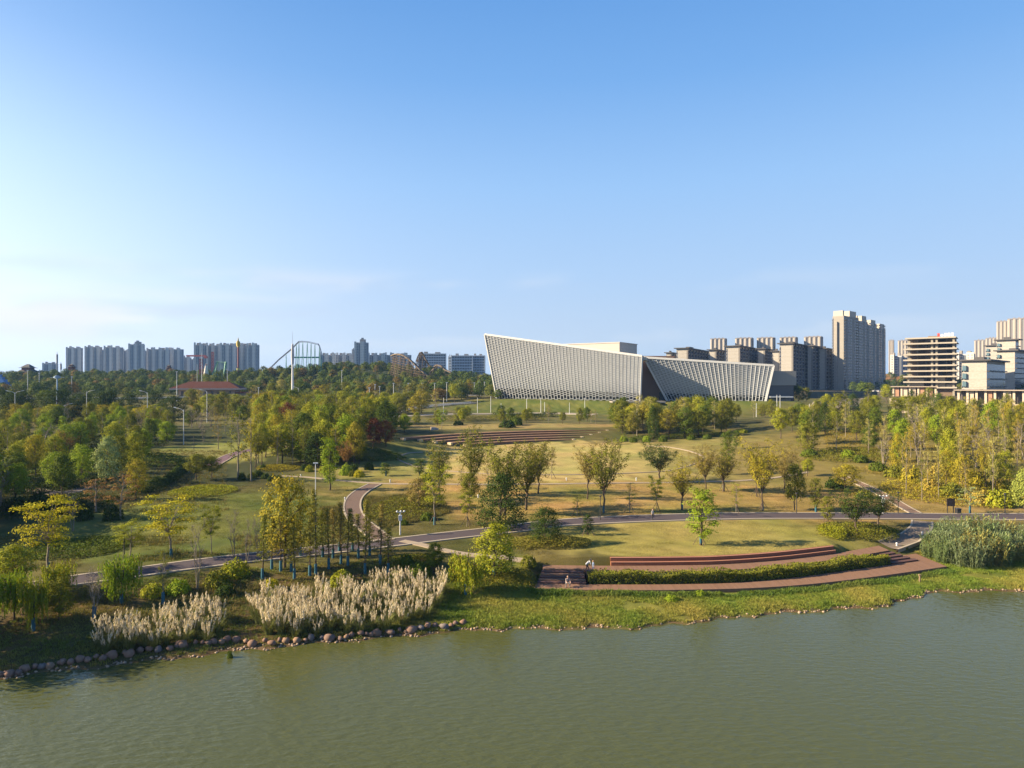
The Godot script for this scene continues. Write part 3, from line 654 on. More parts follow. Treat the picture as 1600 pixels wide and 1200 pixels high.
poplar_tree|102.2|160.0|7.9|2.5|straw||10|@5,3,6
poplar_tree|83.2|144.3|10.1|2.2|olive||10|@1,1,6
poplar_tree|131.5|172.4|12.5|1.8|straw||10|@10,4,6
autumn_tree|133.4|179.6|8.9|3.3|gold||10|@8,5,6
poplar_tree|149.0|190.1|8.6|1.8|straw||10|@11,5,6
poplar_tree|108.1|169.6|12.5|1.9|straw||10|@3,4,6
bare_tree|118.9|156.9|10.2|4.5|bark||10|@9,2,6
poplar_tree|76.6|126.7|8.4|2.1|olive||10|@1,0,6
poplar_tree|93.6|154.0|11.2|2.3|straw||10|@1,2,6
broadleaf_tree|101.7|140.2|6.7|3.9|yellowgreen||10|@6,1,6
poplar_tree|80.1|127.3|10.8|2.1|straw||10|@3,0,6
poplar_tree|117.1|153.6|12.3|1.9|straw||10|@10,2,6
olive_leaved_tree|129.2|176.5|10.5|3.6|olive||10|@9,4,6
zelkova_tree|94.3|135.0|10.6|3.5|gold||10|@7,0,6
poplar_tree|107.4|135.6|9.7|2.0|straw||10|@11,0,6
olive_leaved_tree|93.7|131.4|7.6|3.4|olive||10|@9,0,6
zelkova_tree|97.2|163.1|9.3|4.7|gold||10|@3,3,6
poplar_tree|83.5|125.0|7.5|2.0|amber||10|@6,0,6
poplar_tree|108.0|148.7|12.2|2.2|olive||10|@7,1,6
broadleaf_tree|93.4|145.0|10.8|4.3|yellowgreen||10|@2,1,6
zelkova_tree|101.4|167.4|8.7|4.4|gold||10|@1,4,6
poplar_tree|100.0|151.0|12.3|2.5|amber||10|@3,2,6
broadleaf_tree|99.9|155.2|7.4|3.4|yellowgreen||10|@2,2,6
poplar_tree|76.9|132.3|12.6|2.0|amber||10|@0,0,6
autumn_tree|85.6|133.8|8.3|3.3|gold||10|@4,0,6
bare_tree|94.6|157.8|11.4|3.8|bark||10|@4,3,6
poplar_tree|98.4|132.0|8.4|2.3|straw||10|@10,0,6
broadleaf_tree|110.0|175.4|9.4|4.0|bright||10|@2,4,6
poplar_tree|109.1|139.5|12.4|1.8|amber||10|@11,1,6
poplar_tree|106.2|145.9|10.2|2.2|straw||10|@8,1,6
poplar_tree|109.3|163.7|9.9|2.6|straw||10|@7,3,6
broadleaf_tree|131.4|186.5|10.9|4.3|bright||10|@4,5,6
bare_tree|105.3|154.1|8.3|4.3|bark||10|@5,2,6
poplar_tree|120.1|161.1|10.7|2.4|amber||10|@10,3,6
poplar_tree|82.4|134.4|8.5|1.8|straw||10|@2,0,6
poplar_tree|115.8|177.3|8.3|1.9|olive||10|@4,4,6
poplar_tree|124.5|181.9|11.3|2.4|amber||10|@3,5,6
bare_tree|96.8|137.0|11.2|4.5|bark||10|@5,1,6
poplar_tree|125.5|173.4|12.1|2.2|amber||10|@8,4,6
poplar_tree|143.6|187.3|8.6|1.8|straw||10|@10,5,6
poplar_tree|120.0|182.8|9.4|2.5|amber||10|@1,5,6
poplar_tree|137.7|186.6|12.6|2.2|straw||10|@7,5,6
bare_tree|85.9|156.8|7.3|4.4|bark||10|@0,2,6
broadleaf_tree|92.8|161.9|8.2|3.4|bright||10|@1,3,6
poplar_tree|136.0|182.1|8.1|2.2|amber||10|@9,5,6
broadleaf_tree|109.7|179.5|10.7|3.4|yellowgreen||10|@0,5,6
poplar_tree|98.1|166.8|7.8|2.4|amber||10|@2,3,6
poplar_tree|123.5|156.2|12.2|2.2|straw||10|@11,2,6
autumn_tree|139.3|189.7|11.2|3.5|gold||10|@6,5,6
poplar_tree|135.9|189.4|8.7|2.5|straw||10|@5,5,6
poplar_tree|108.5|156.4|9.2|2.0|straw||10|@6,2,6
olive_leaved_tree|105.9|165.1|9.9|4.1|olive||10|@6,3,6
poplar_tree|89.9|126.8|12.3|2.6|straw||10|@8,0,6
broadleaf_tree|96.5|149.2|7.7|3.3|yellowgreen||10|@3,1,6
autumn_tree|86.1|129.7|8.0|4.4|gold||10|@5,0,6
olive_leaved_tree|121.2|166.3|7.1|3.9|olive||10|@9,3,6
poplar_tree|111.2|153.3|9.4|1.9|straw||10|@8,2,6
autumn_tree|85.4|149.7|9.5|3.5|gold||10|@0,1,6
zelkova_tree|104.9|157.5|8.3|4.5|gold||10|@4,2,6
zelkova_tree|112.5|166.4|9.5|3.3|gold||10|@8,3,6
poplar_tree|115.5|167.6|7.9|2.1|amber||10|@5,4,6
poplar_tree|113.5|146.4|11.9|2.0|amber||10|@10,1,6
poplar_tree|139.8|177.3|8.0|2.5|straw||10|@11,4,6
poplar_tree|126.9|185.9|10.9|2.0|amber||10|@2,5,6
bare_tree|125.1|161.2|9.8|3.8|bark||10|@11,3,6
poplar_tree|104.2|149.7|9.2|2.2|straw||10|@7,2,6
broadleaf_tree|101.3|176.0|8.2|4.2|bright||10|@0,4,6
poplar_tree|87.8|160.2|12.3|2.2|straw||10|@0,3,6
poplar_tree|122.4|176.3|9.5|2.0|straw||10|@6,4,6
poplar_tree|153.3|227.0|7.7|2.7|straw||11|@7,3,6
poplar_tree|186.3|268.9|9.9|3.2|olive||11|@11,5,6
olive_leaved_tree|135.9|210.9|10.4|5.6|olive||11|@8,2,6
poplar_tree|110.9|222.6|9.4|2.8|olive||11|@4,2,6
olive_leaved_tree|196.6|258.3|9.5|5.4|olive||11|@10,4,6
broadleaf_tree|99.5|209.2|6.7|5.7|yellowgreen||11|@2,1,6
olive_leaved_tree|173.1|232.8|7.1|4.1|olive||11|@11,3,6
poplar_tree|129.0|210.0|7.5|3.2|olive||11|@7,2,6
poplar_tree|187.7|281.9|9.0|2.3|straw||11|@9,5,6
bare_tree|124.7|206.7|8.1|5.9|bark||11|@6,1,6
olive_leaved_tree|140.8|236.0|9.1|5.0|olive||11|@2,4,6
olive_leaved_tree|131.9|232.9|8.4|5.5|olive||11|@4,3,6
poplar_tree|154.9|221.4|7.3|2.7|olive||11|@10,2,6
olive_leaved_tree|157.9|246.5|7.4|5.7|olive||11|@3,4,6
poplar_tree|180.5|254.4|10.1|2.8|straw||11|@6,4,6
broadleaf_tree|80.5|203.1|9.3|5.4|yellowgreen||11|@0,1,6
olive_leaved_tree|176.6|248.1|9.8|4.2|olive||11|@7,4,6
poplar_tree|164.9|266.4|9.0|3.2|straw||11|@3,5,6
camphor_tree|94.9|205.6|10.2|4.5|dark||11|@1,1,6
broadleaf_tree|164.3|225.1|7.2|5.2|bright||11|@10,3,6
poplar_tree|181.5|237.8|9.1|2.4|straw||11|@11,4,6
olive_leaved_tree|90.0|218.0|8.2|4.7|olive||11|@0,2,6
olive_leaved_tree|132.4|224.5|9.7|4.6|olive||11|@5,3,6
poplar_tree|90.3|171.8|9.5|2.6|straw||11|@6,0,6
olive_leaved_tree|159.6|233.8|10.0|5.7|olive||11|@8,3,6
broadleaf_tree|159.6|240.1|8.1|4.3|yellowgreen||11|@4,4,6
poplar_tree|97.5|198.2|10.5|3.1|straw||11|@3,1,6
broadleaf_tree|171.1|259.6|9.0|6.0|yellowgreen||11|@8,5,6
poplar_tree|115.7|191.1|10.4|2.7|straw||11|@10,0,6
broadleaf_tree|132.0|216.9|7.0|5.5|green||11|@6,2,6
poplar_tree|84.9|192.9|11.3|2.7|straw||11|@2,0,6
olive_leaved_tree|97.4|191.7|8.6|5.5|olive||11|@5,0,6
olive_leaved_tree|117.6|222.3|7.8|5.7|olive||11|@5,2,6
olive_leaved_tree|109.9|227.8|10.3|5.8|olive||11|@0,3,6
broadleaf_tree|169.3|275.4|7.7|4.7|yellowgreen||11|@1,5,6
broadleaf_tree|110.8|195.8|8.0|5.2|bright||11|@8,0,6
poplar_tree|158.4|214.5|8.3|2.4|straw||11|@11,2,6
poplar_tree|152.7|258.9|9.5|2.7|olive||11|@0,4,6
poplar_tree|175.1|274.0|8.6|2.7|olive||11|@5,5,6
broadleaf_tree|94.0|220.3|8.9|5.9|green||11|@1,2,6
camphor_tree|176.0|257.0|9.1|5.9|dark||11|@5,4,6
broadleaf_tree|92.7|213.6|8.5|4.9|yellowgreen||11|@2,2,6
poplar_tree|140.7|213.7|7.5|2.7|olive||11|@9,2,6
broadleaf_tree|105.8|197.4|8.6|4.3|green||11|@4,1,6
autumn_tree|164.8|231.4|6.7|5.3|gold||11|@9,3,6
poplar_tree|120.8|230.2|11.6|2.9|olive||11|@2,3,6
olive_leaved_tree|151.8|209.3|9.6|4.4|olive||11|@11,1,6
olive_leaved_tree|139.7|230.6|10.4|5.4|olive||11|@6,3,6
poplar_tree|84.9|177.5|10.1|3.1|olive||11|@4,0,6
poplar_tree|135.9|200.5|11.0|2.4|straw||11|@8,1,6
poplar_tree|80.3|180.6|11.5|2.9|olive||11|@3,0,6
poplar_tree|144.6|200.6|11.1|2.5|straw||11|@10,1,6
broadleaf_tree|92.7|175.9|6.7|4.4|green||11|@7,0,6
autumn_tree|189.9|253.9|8.1|5.5|gold||11|@9,4,6
olive_leaved_tree|171.6|224.1|7.8|5.0|olive||11|@12,2,6
olive_leaved_tree|133.0|207.8|7.2|4.2|olive||11|@7,1,6
camphor_tree|184.0|284.1|7.0|4.4|dark||11|@7,5,6
poplar_tree|181.7|272.3|10.9|3.0|straw||11|@10,5,6
poplar_tree|186.6|263.8|10.5|2.3|olive||11|@12,5,6
poplar_tree|113.9|232.2|11.0|3.1|olive||11|@1,3,6
olive_leaved_tree|164.3|259.5|8.8|5.3|olive||11|@4,5,6
poplar_tree|117.5|201.0|10.8|2.3|olive||11|@5,1,6
poplar_tree|189.3|296.0|9.9|3.2|olive||11|@6,5,6
olive_leaved_tree|123.3|234.2|8.2|5.2|olive||11|@3,3,6
olive_leaved_tree|96.5|214.6|9.8|4.1|olive||11|@3,2,6
broadleaf_tree|82.5|188.5|10.0|5.9|green||11|@1,0,6
olive_leaved_tree|146.5|203.9|8.3|4.4|olive||11|@9,1,6
poplar_tree|117.5|196.3|9.7|2.9|straw||11|@9,0,6
autumn_tree|148.0|249.9|8.9|4.3|gold||11|@1,4,6
olive_leaved_tree|77.0|176.6|8.2|5.9|olive||11|@0,0,6
broadleaf_tree|168.9|236.5|8.7|5.2|yellowgreen||11|@8,4,6
broadleaf_tree|157.9|259.1|6.7|5.9|yellowgreen||11|@0,5,6
bare_tree|160.9|261.6|8.7|5.1|bark||11|@2,5,6
broadleaf_tree|127.6|195.3|8.3|5.1|yellowgreen||11|@11,0,6
zelkova_tree|114.2|306.1|6.8|4.5|olive||12|@8,0,1
olive_leaved_tree|114.4|310.5|6.5|4.5|olive||12|@7,0,1
olive_leaved_tree|82.2|248.7|6.5|4.3|olive||12|@5,0,1
poplar_tree|91.3|289.2|7.9|2.3|straw||12|@2,0,1
olive_leaved_tree|94.6|299.9|7.9|4.3|olive||12|@1,0,1
olive_leaved_tree|103.7|270.9|7.8|4.9|olive||12|@9,0,1
zelkova_tree|83.3|259.5|6.3|4.6|olive||12|@3,0,1
poplar_tree|109.5|307.2|8.2|2.6|straw||12|@6,0,1
olive_leaved_tree|82.8|270.5|6.5|4.3|olive||12|@0,0,1
olive_leaved_tree|88.4|273.2|7.2|4.6|olive||12|@4,0,1
olive_leaved_tree|-84.1|98.0|12.7|10.8|olive||13|@7,0,1
broadleaf_tree|-85.8|104.0|11.8|10.5|green||13|@9,0,1
camphor_tree|-93.7|108.0|12.2|10.8|olive||13|@6,0,1
broadleaf_tree|-95.2|114.0|12.1|9.7|green||13|@8,0,1
broadleaf_tree|-96.5|119.0|13.1|10.0|green||13|@11,0,1
broadleaf_tree|-107.0|122.0|13.8|8.2|dark||13|@5,0,1
camphor_tree|-104.5|128.0|12.0|8.4|green||13|@10,0,1
olive_leaved_tree|-88.7|110.0|14.0|10.4|olive||13|@12,0,1
camphor_tree|-85.1|95.0|13.4|10.9|dark||13|@3,0,1
olive_leaved_tree|-95.2|104.0|13.4|10.8|olive||13|@0,0,1
olive_leaved_tree|-52.5|59.5|9.5|9.4|olive||13|@4,0,1
camphor_tree|-55.5|61.0|9.5|9.9|dark||13|@1,0,1
broadleaf_tree|-57.8|64.5|9.5|8.3|green||13|@2,0,1
camphor_tree|-253.2|323.6|11.2|15.2|dark||14|@0,0,1
camphor_tree|-227.1|303.4|13.5|13.2|dark||14|@1,0,1
camphor_tree|-208.7|289.2|13.1|12.5|dark||14|@3,0,1
camphor_tree|-214.2|311.7|13.0|14.9|green||14|@4,0,1
camphor_tree|-210.9|318.9|12.8|13.5|dark||14|@6,0,1
camphor_tree|-186.1|296.9|11.7|12.4|dark||14|@8,0,1
camphor_tree|-171.6|288.4|13.1|12.4|dark||14|@10,0,1
camphor_tree|-175.6|311.3|11.3|13.7|dark||14|@11,0,1
camphor_tree|-168.8|320.8|12.4|12.6|dark||14|@12,0,1
camphor_tree|-146.4|293.3|11.3|14.5|dark||14|@13,0,1
camphor_tree|-196.9|307.2|11.2|13.0|dark||14|@7,0,1
camphor_tree|-173.4|288.8|13.0|13.6|dark||14|@9,0,1
camphor_tree|-195.4|291.2|13.6|14.0|dark||14|@5,0,1
camphor_tree|-213.4|289.3|12.8|15.6|dark||14|@2,0,1
broadleaf_tree|144.9|359.6|10.3|6.1|yellowgreen||15|@0,1,2
camphor_tree|162.9|385.8|9.0|6.7|green||15|@2,1,2
olive_leaved_tree|166.3|383.4|8.3|5.7|olive||15|@3,1,2
camphor_tree|161.1|320.2|10.6|7.9|dark||15|@1,0,2
camphor_tree|181.7|350.1|7.1|6.2|olive||15|@4,1,2
broadleaf_tree|181.4|339.1|9.1|6.6|yellowgreen||15|@2,0,2
broadleaf_tree|216.6|391.9|10.7|7.3|yellowgreen||15|@5,1,2
broadleaf_tree|146.2|315.8|10.3|7.3|yellowgreen||15|@0,0,2
broadleaf_tree|156.5|376.6|10.5|6.7|dark||15|@1,1,2
broadleaf_tree|174.0|301.8|10.1|5.7|yellowgreen||15|@3,0,2
olive_leaved_tree|237.3|385.7|10.2|6.7|olive||15|@7,1,2
broadleaf_tree|213.6|338.9|10.5|6.8|green||15|@4,0,2
broadleaf_tree|205.7|312.0|8.3|5.5|yellowgreen||15|@5,0,2
camphor_tree|262.6|380.2|9.3|8.0|olive||15|@8,1,2
broadleaf_tree|231.0|323.3|7.7|8.0|yellowgreen||15|@6,0,2
broadleaf_tree|271.0|366.5|9.0|7.6|green||15|@9,1,2
camphor_tree|226.5|300.7|7.8|8.0|green||15|@8,0,2
camphor_tree|231.9|393.6|7.9|5.6|dark||15|@6,1,2
camphor_tree|235.9|323.0|10.7|6.5|olive||15|@7,0,2
olive_leaved_tree|-52.8|403.4|10.9|8.5|oliveb||16|@10,0,2
poplar_tree|-83.6|415.7|9.1|6.4|straw||16|@7,0,2
poplar_tree|-120.3|450.6|8.7|6.8|oliveb||16|@4,1,2
olive_leaved_tree|-90.1|404.2|8.9|6.9|oliveb||16|@6,0,2
broadleaf_tree|-155.0|454.5|10.9|7.9|straw||16|@0,1,2
poplar_tree|-151.3|400.4|10.2|7.1|straw||16|@0,0,2
broadleaf_tree|-138.9|442.9|10.7|8.6|green||16|@2,1,2
broadleaf_tree|-99.1|411.2|8.6|7.5|yellowgreen||16|@4,0,2
olive_leaved_tree|-100.4|444.1|9.9|6.4|oliveb||16|@7,1,2
broadleaf_tree|-88.8|390.3|8.7|7.6|green||16|@5,0,2
poplar_tree|-70.8|424.5|10.6|6.6|oliveb||16|@10,1,2
broadleaf_tree|-33.4|394.9|11.1|6.5|yellowgreen||16|@11,0,2
poplar_tree|-140.6|408.1|8.8|7.2|olive||16|@3,0,2
olive_leaved_tree|-61.4|406.5|9.6|7.3|oliveb||16|@9,0,2
broadleaf_tree|-143.2|446.2|8.6|8.0|green||16|@1,1,2
broadleaf_tree|-85.6|422.1|11.8|6.6|green||16|@9,1,2
olive_leaved_tree|-139.7|394.1|11.7|6.1|olive||16|@1,0,2
autumn_tree|-139.8|396.8|9.5|8.8|gold||16|@2,0,2
olive_leaved_tree|-83.3|414.3|10.9|7.7|oliveb||16|@8,0,2
olive_leaved_tree|-28.7|453.1|11.0|6.6|oliveb||16|@11,1,2
olive_leaved_tree|-103.1|418.0|9.9|8.2|olive||16|@5,1,2
poplar_tree|-89.6|416.8|9.1|6.9|gold||16|@8,1,2
broadleaf_tree|-97.1|422.5|10.6|6.5|straw||16|@6,1,2
autumn_tree|-117.2|421.8|8.3|8.6|gold||16|@3,1,2"""
const SHRUBS := """round_shrub|-48.7|162.9|1.00|1.69|yellowgreen|round yellow shrub below the rust-trunked trees
round_shrub|-50.5|164.8|0.93|1.55|dark|dark round shrub left of the round yellow shrub
round_shrub|-45.1|162.0|1.07|1.53|yellowgreen|flat yellowish shrub left of the bright columnar tree
round_shrub|-38.7|158.3|1.49|2.54|bright|large bright shrub right of the columnar tree
round_shrub|-37.7|161.6|1.22|2.13|dark|dark shrub behind the bright trio by the paver path
round_shrub|-35.1|155.6|1.25|1.61|yellow|yellow dome shrub nearest the paver path junction
round_shrub|-36.9|156.5|0.89|1.33|olive|small olive shrub left of the yellow dome shrub
round_shrub|-34.7|164.9|1.17|2.02|dark|dark ball shrub alone on the lawn above the junction
round_shrub|-18.7|149.0|1.12|1.97|dark|dark shrub beside the small bushy tree on the footpath
round_shrub|-60.7|165.4|0.86|1.40|dark|small dark shrub at the left end of the orange bed
round_shrub|-58.4|156.0|1.18|1.47|dark|low dark shrub first in the row left of the footpath's end
round_shrub|-55.5|152.8|1.01|1.30|dark|low dark shrub second in the row left of the footpath's end
round_shrub|-53.2|150.4|0.99|1.42|dark|low dark shrub third in the row left of the footpath's end
round_shrub|-51.8|150.5|0.92|1.28|green|low green shrub last in the row left of the footpath's end
round_shrub|-60.0|150.6|0.92|1.71|dark|dark shrub at the foot of the slender wrapped olive tree
round_shrub|-58.7|153.3|1.01|1.45|olive|olive shrub between the two slender trees
round_shrub|-84.8|121.8|1.95|2.76|dark|broad dark shrub under the dense grove
round_shrub|-79.4|118.5|2.01|2.68|dark|broad dark shrub before the grove, right of the first
round_shrub|-75.5|117.3|1.88|2.88|dark|dark shrub behind the rusty tree
round_shrub|-70.5|111.6|1.47|2.11|dark|dark shrub under the reddish vase tree
round_shrub|-85.6|117.8|2.00|2.67|dark|dark shrub near the frame edge under the grove
round_shrub|-65.6|111.5|1.58|2.31|dark|dark shrub below the golden egg-shaped tree
round_shrub|47.3|212.4|1.40|2.00|green|green shrub at the near edge of the museum-side grove, first
round_shrub|42.5|214.5|1.32|1.82|bright|bright low shrub at the near edge of the museum-side grove
round_shrub|38.4|214.3|1.31|1.62|green|green shrub second along the museum-side grove edge
round_shrub|35.8|217.0|1.33|1.84|bright|bright shrub at the left tip of the museum-side grove
round_shrub|56.5|213.7|1.41|1.61|green|green shrub third along the museum-side grove edge
round_shrub|61.3|213.1|1.41|1.61|green|green shrub fourth along the museum-side grove edge
round_shrub|76.2|224.3|1.69|1.27|yellowgreen|flat yellow shrub right of the museum-side grove
round_shrub|-1.7|256.0|3.14|2.90|dark|dark shrub mound behind the terrace
round_shrub|1.5|264.3|2.74|3.49|green|bigger green mound behind the terrace
round_shrub|-21.3|268.9|2.03|1.78|dark|low dark mound left behind the terrace
round_shrub|-49.4|72.9|1.03|1.24|yellowgreen|yellow-green bush under the willow by the lakeside path
round_shrub|-39.5|74.7|1.20|1.41|yellowgreen|yellow-green bush beneath the slim sparse tree
round_shrub|-37.2|75.6|1.28|1.43|bright|bright bush between bare tree and plume bed
round_shrub|-33.8|77.8|1.47|1.76|olive|olive thicket above the shaded plume bed
round_shrub|-32.9|80.7|1.67|1.98|yellowgreen|yellow-green thicket beside the lakeside path
round_shrub|-31.9|75.5|1.07|1.28|dark|dark bush behind the shaded plume bed
round_shrub|-27.5|77.6|0.88|1.17|yellow|small yellow bush at the left end of the sunlit plumes
round_shrub|-19.8|79.1|1.34|1.79|yellowgreen|yellow-green bush behind the sunlit plumes
round_shrub|-14.0|81.3|0.77|1.07|yellowgreen|yellowish bush amid the sunlit plumes
round_shrub|-13.4|85.5|1.05|1.45|green|green bush between cypress stand and bank footpath
round_shrub|-11.3|82.5|1.56|1.71|green|dark green bush in front of the cypress stand's end
round_shrub|-7.7|81.7|1.16|1.08|dark|low dark bush left of the weeping willow
round_shrub|66.6|139.7|1.98|2.11|dark|dark shrub behind the shrub bed's slim staked tree
round_shrub|67.4|129.8|1.59|1.71|olive|olive shrub right of the flat-topped trees
round_shrub|-17.4|108.5|0.82|0.92|green|green shrub by the white camera post
round_shrub|-14.0|112.4|1.38|1.27|green|green shrub at the meadow's end under the tiered tree
round_shrub|83.6|147.7|2.37|2.51|olive|olive shrub at the foot of the golden slope
round_shrub|84.4|143.1|2.43|2.97|gold|golden shrub mass low on the golden slope, first
round_shrub|83.7|135.5|2.30|2.56|amber|amber shrub on the golden slope, second
round_shrub|84.2|129.3|2.44|2.68|olive|olive shrub on the golden slope, third
round_shrub|85.4|123.9|2.34|2.57|amber|amber shrub on the golden slope, fourth
round_shrub|87.3|121.7|2.53|2.99|yellowgreen|yellow-green shrub on the golden slope, fifth
round_shrub|95.9|131.2|2.23|2.72|gold|golden shrub on the golden slope's upper side
round_shrub|92.5|146.4|2.49|2.76|amber|amber shrub in the middle of the golden slope
round_shrub|93.9|138.2|2.61|2.87|gold|golden shrub in the middle of the golden slope
round_shrub|83.3|154.3|1.89|2.04|green|green shrub beside the upper slope footpath
round_shrub|84.1|163.5|1.70|1.85|green|green shrub under the upper slope wood, first
round_shrub|83.8|169.1|1.75|1.91|bright|bright shrub under the upper slope wood, second
round_shrub|75.8|172.9|2.12|1.96|green|green shrub where the upper slope meets the lawn
round_shrub|3.7|84.1|0.95|0.95|dark|low dark plants at the deck's step side
round_shrub|2.1|86.4|1.06|1.30|olive|olive clump left of the deck's upper corner
round_shrub|56.4|97.7|0.65|0.46|olive|small olive shrub by the deck's right steps
round_shrub|21.7|78.0|0.63|0.74|bright|bright leafy weed clump under the deck edge, middle
round_shrub|18.0|76.5|0.87|0.65|bright|bright weed patch on the bank below the deck
round_shrub|24.0|78.4|0.48|0.52|green|green weed clump under the deck edge, right
round_shrub|28.0|79.0|0.52|0.45|green|small green weed under the deck edge
round_shrub|-25.8|62.0|0.29|0.94|green|tuft of reeds standing at the waterline past the plumes"""
const BEDS := [["low olive shrub bed with flat-topped trees at the lawn's end", 52.1, 102.3, 6, 4, 1.5, "olive", 7000, 0.22],
	["yellowish corner of the shrub bed beside the lake lawn", 47.4, 100.4, 1.8, 2.5, 1.7, "yellowgreen", 2600, 0.20],
	["long low brown-olive bed between asphalt path and deck lawn", 5.2, 94.7, 5.9, 3.2, 1.4, "oliveb", 7500, 0.20],
	["rough greenish meadow between the paver path and tiered tree", -19.7, 121.2, 5.7, 11, 0.8, "olive", 6000, 0.26],
	["orange-green flowering bed under the central grove", -57.4, 166.6, 5.2, 4.5, 1.1, "gold", 3500, 0.24],
	["bright ground-cover bed beside the clipped hedge", -61.8, 136, 6.4, 7, 0.7, "yellowgreen", 5500, 0.26],
	["dark bed on the shaded lawn below the clipped hedge", -59.6, 92.9, 6.6, 6, 0.9, "green", 6000, 0.26],
	["low grassy bed in front of the cypress stand", -13, 86.3, 3.7, 3, 0.7, "olive", 3000, 0.22],
	["ragged plants on the bank left of the deck", -0.9, 81.9, 4.3, 3.5, 0.7, "oliveb", 3500, 0.20],
	["dark undergrowth at the grove foot facing the terraces", -35.8, 180.7, 7.7, 4, 1.4, "green", 4200, 0.30],
	["green undergrowth along the museum-side grove", 54.3, 221.2, 16.7, 4.5, 1.5, "green", 5000, 0.32],
	["olive undergrowth on the upper slope", 85.6, 171.2, 12.1, 9, 1.3, "olive", 6000, 0.32],
	["golden undergrowth all over the lower slope", 86.1, 132.3, 13.1, 13, 1.3, "gold", 9000, 0.30],
	["dark grove floor plants beside the frame edge", -83.9, 121.8, 12.6, 10, 1.2, "dark", 7000, 0.32],
	["dark undergrowth on the shoreside grove floor, nearest part", -99, 143.7, 12.9, 11, 1.6, "dark", 6000, 0.42],
	["dark undergrowth on the shoreside grove floor, middle part", -105.9, 172.7, 21.2, 17, 1.7, "green", 8000, 0.50],
	["dark undergrowth on the shoreside grove floor, inner part", -141.4, 211.1, 32.9, 20, 1.8, "dark", 8000, 0.55],
	["grey-green reedy strip behind the terraces", -10.9, 290, 26, 5, 2.4, "oliveb", 5000, 0.40]]
const HEDGES := [[-73.1, 130.9, -72.9, 135.5, -73, 141.3, -74.6, 149.2, -77.9, 159.7, -81.2, 167.4], [-8.8, 312.2, 0, 309.4, 10.5, 317.5, 21.3, 322.6]]
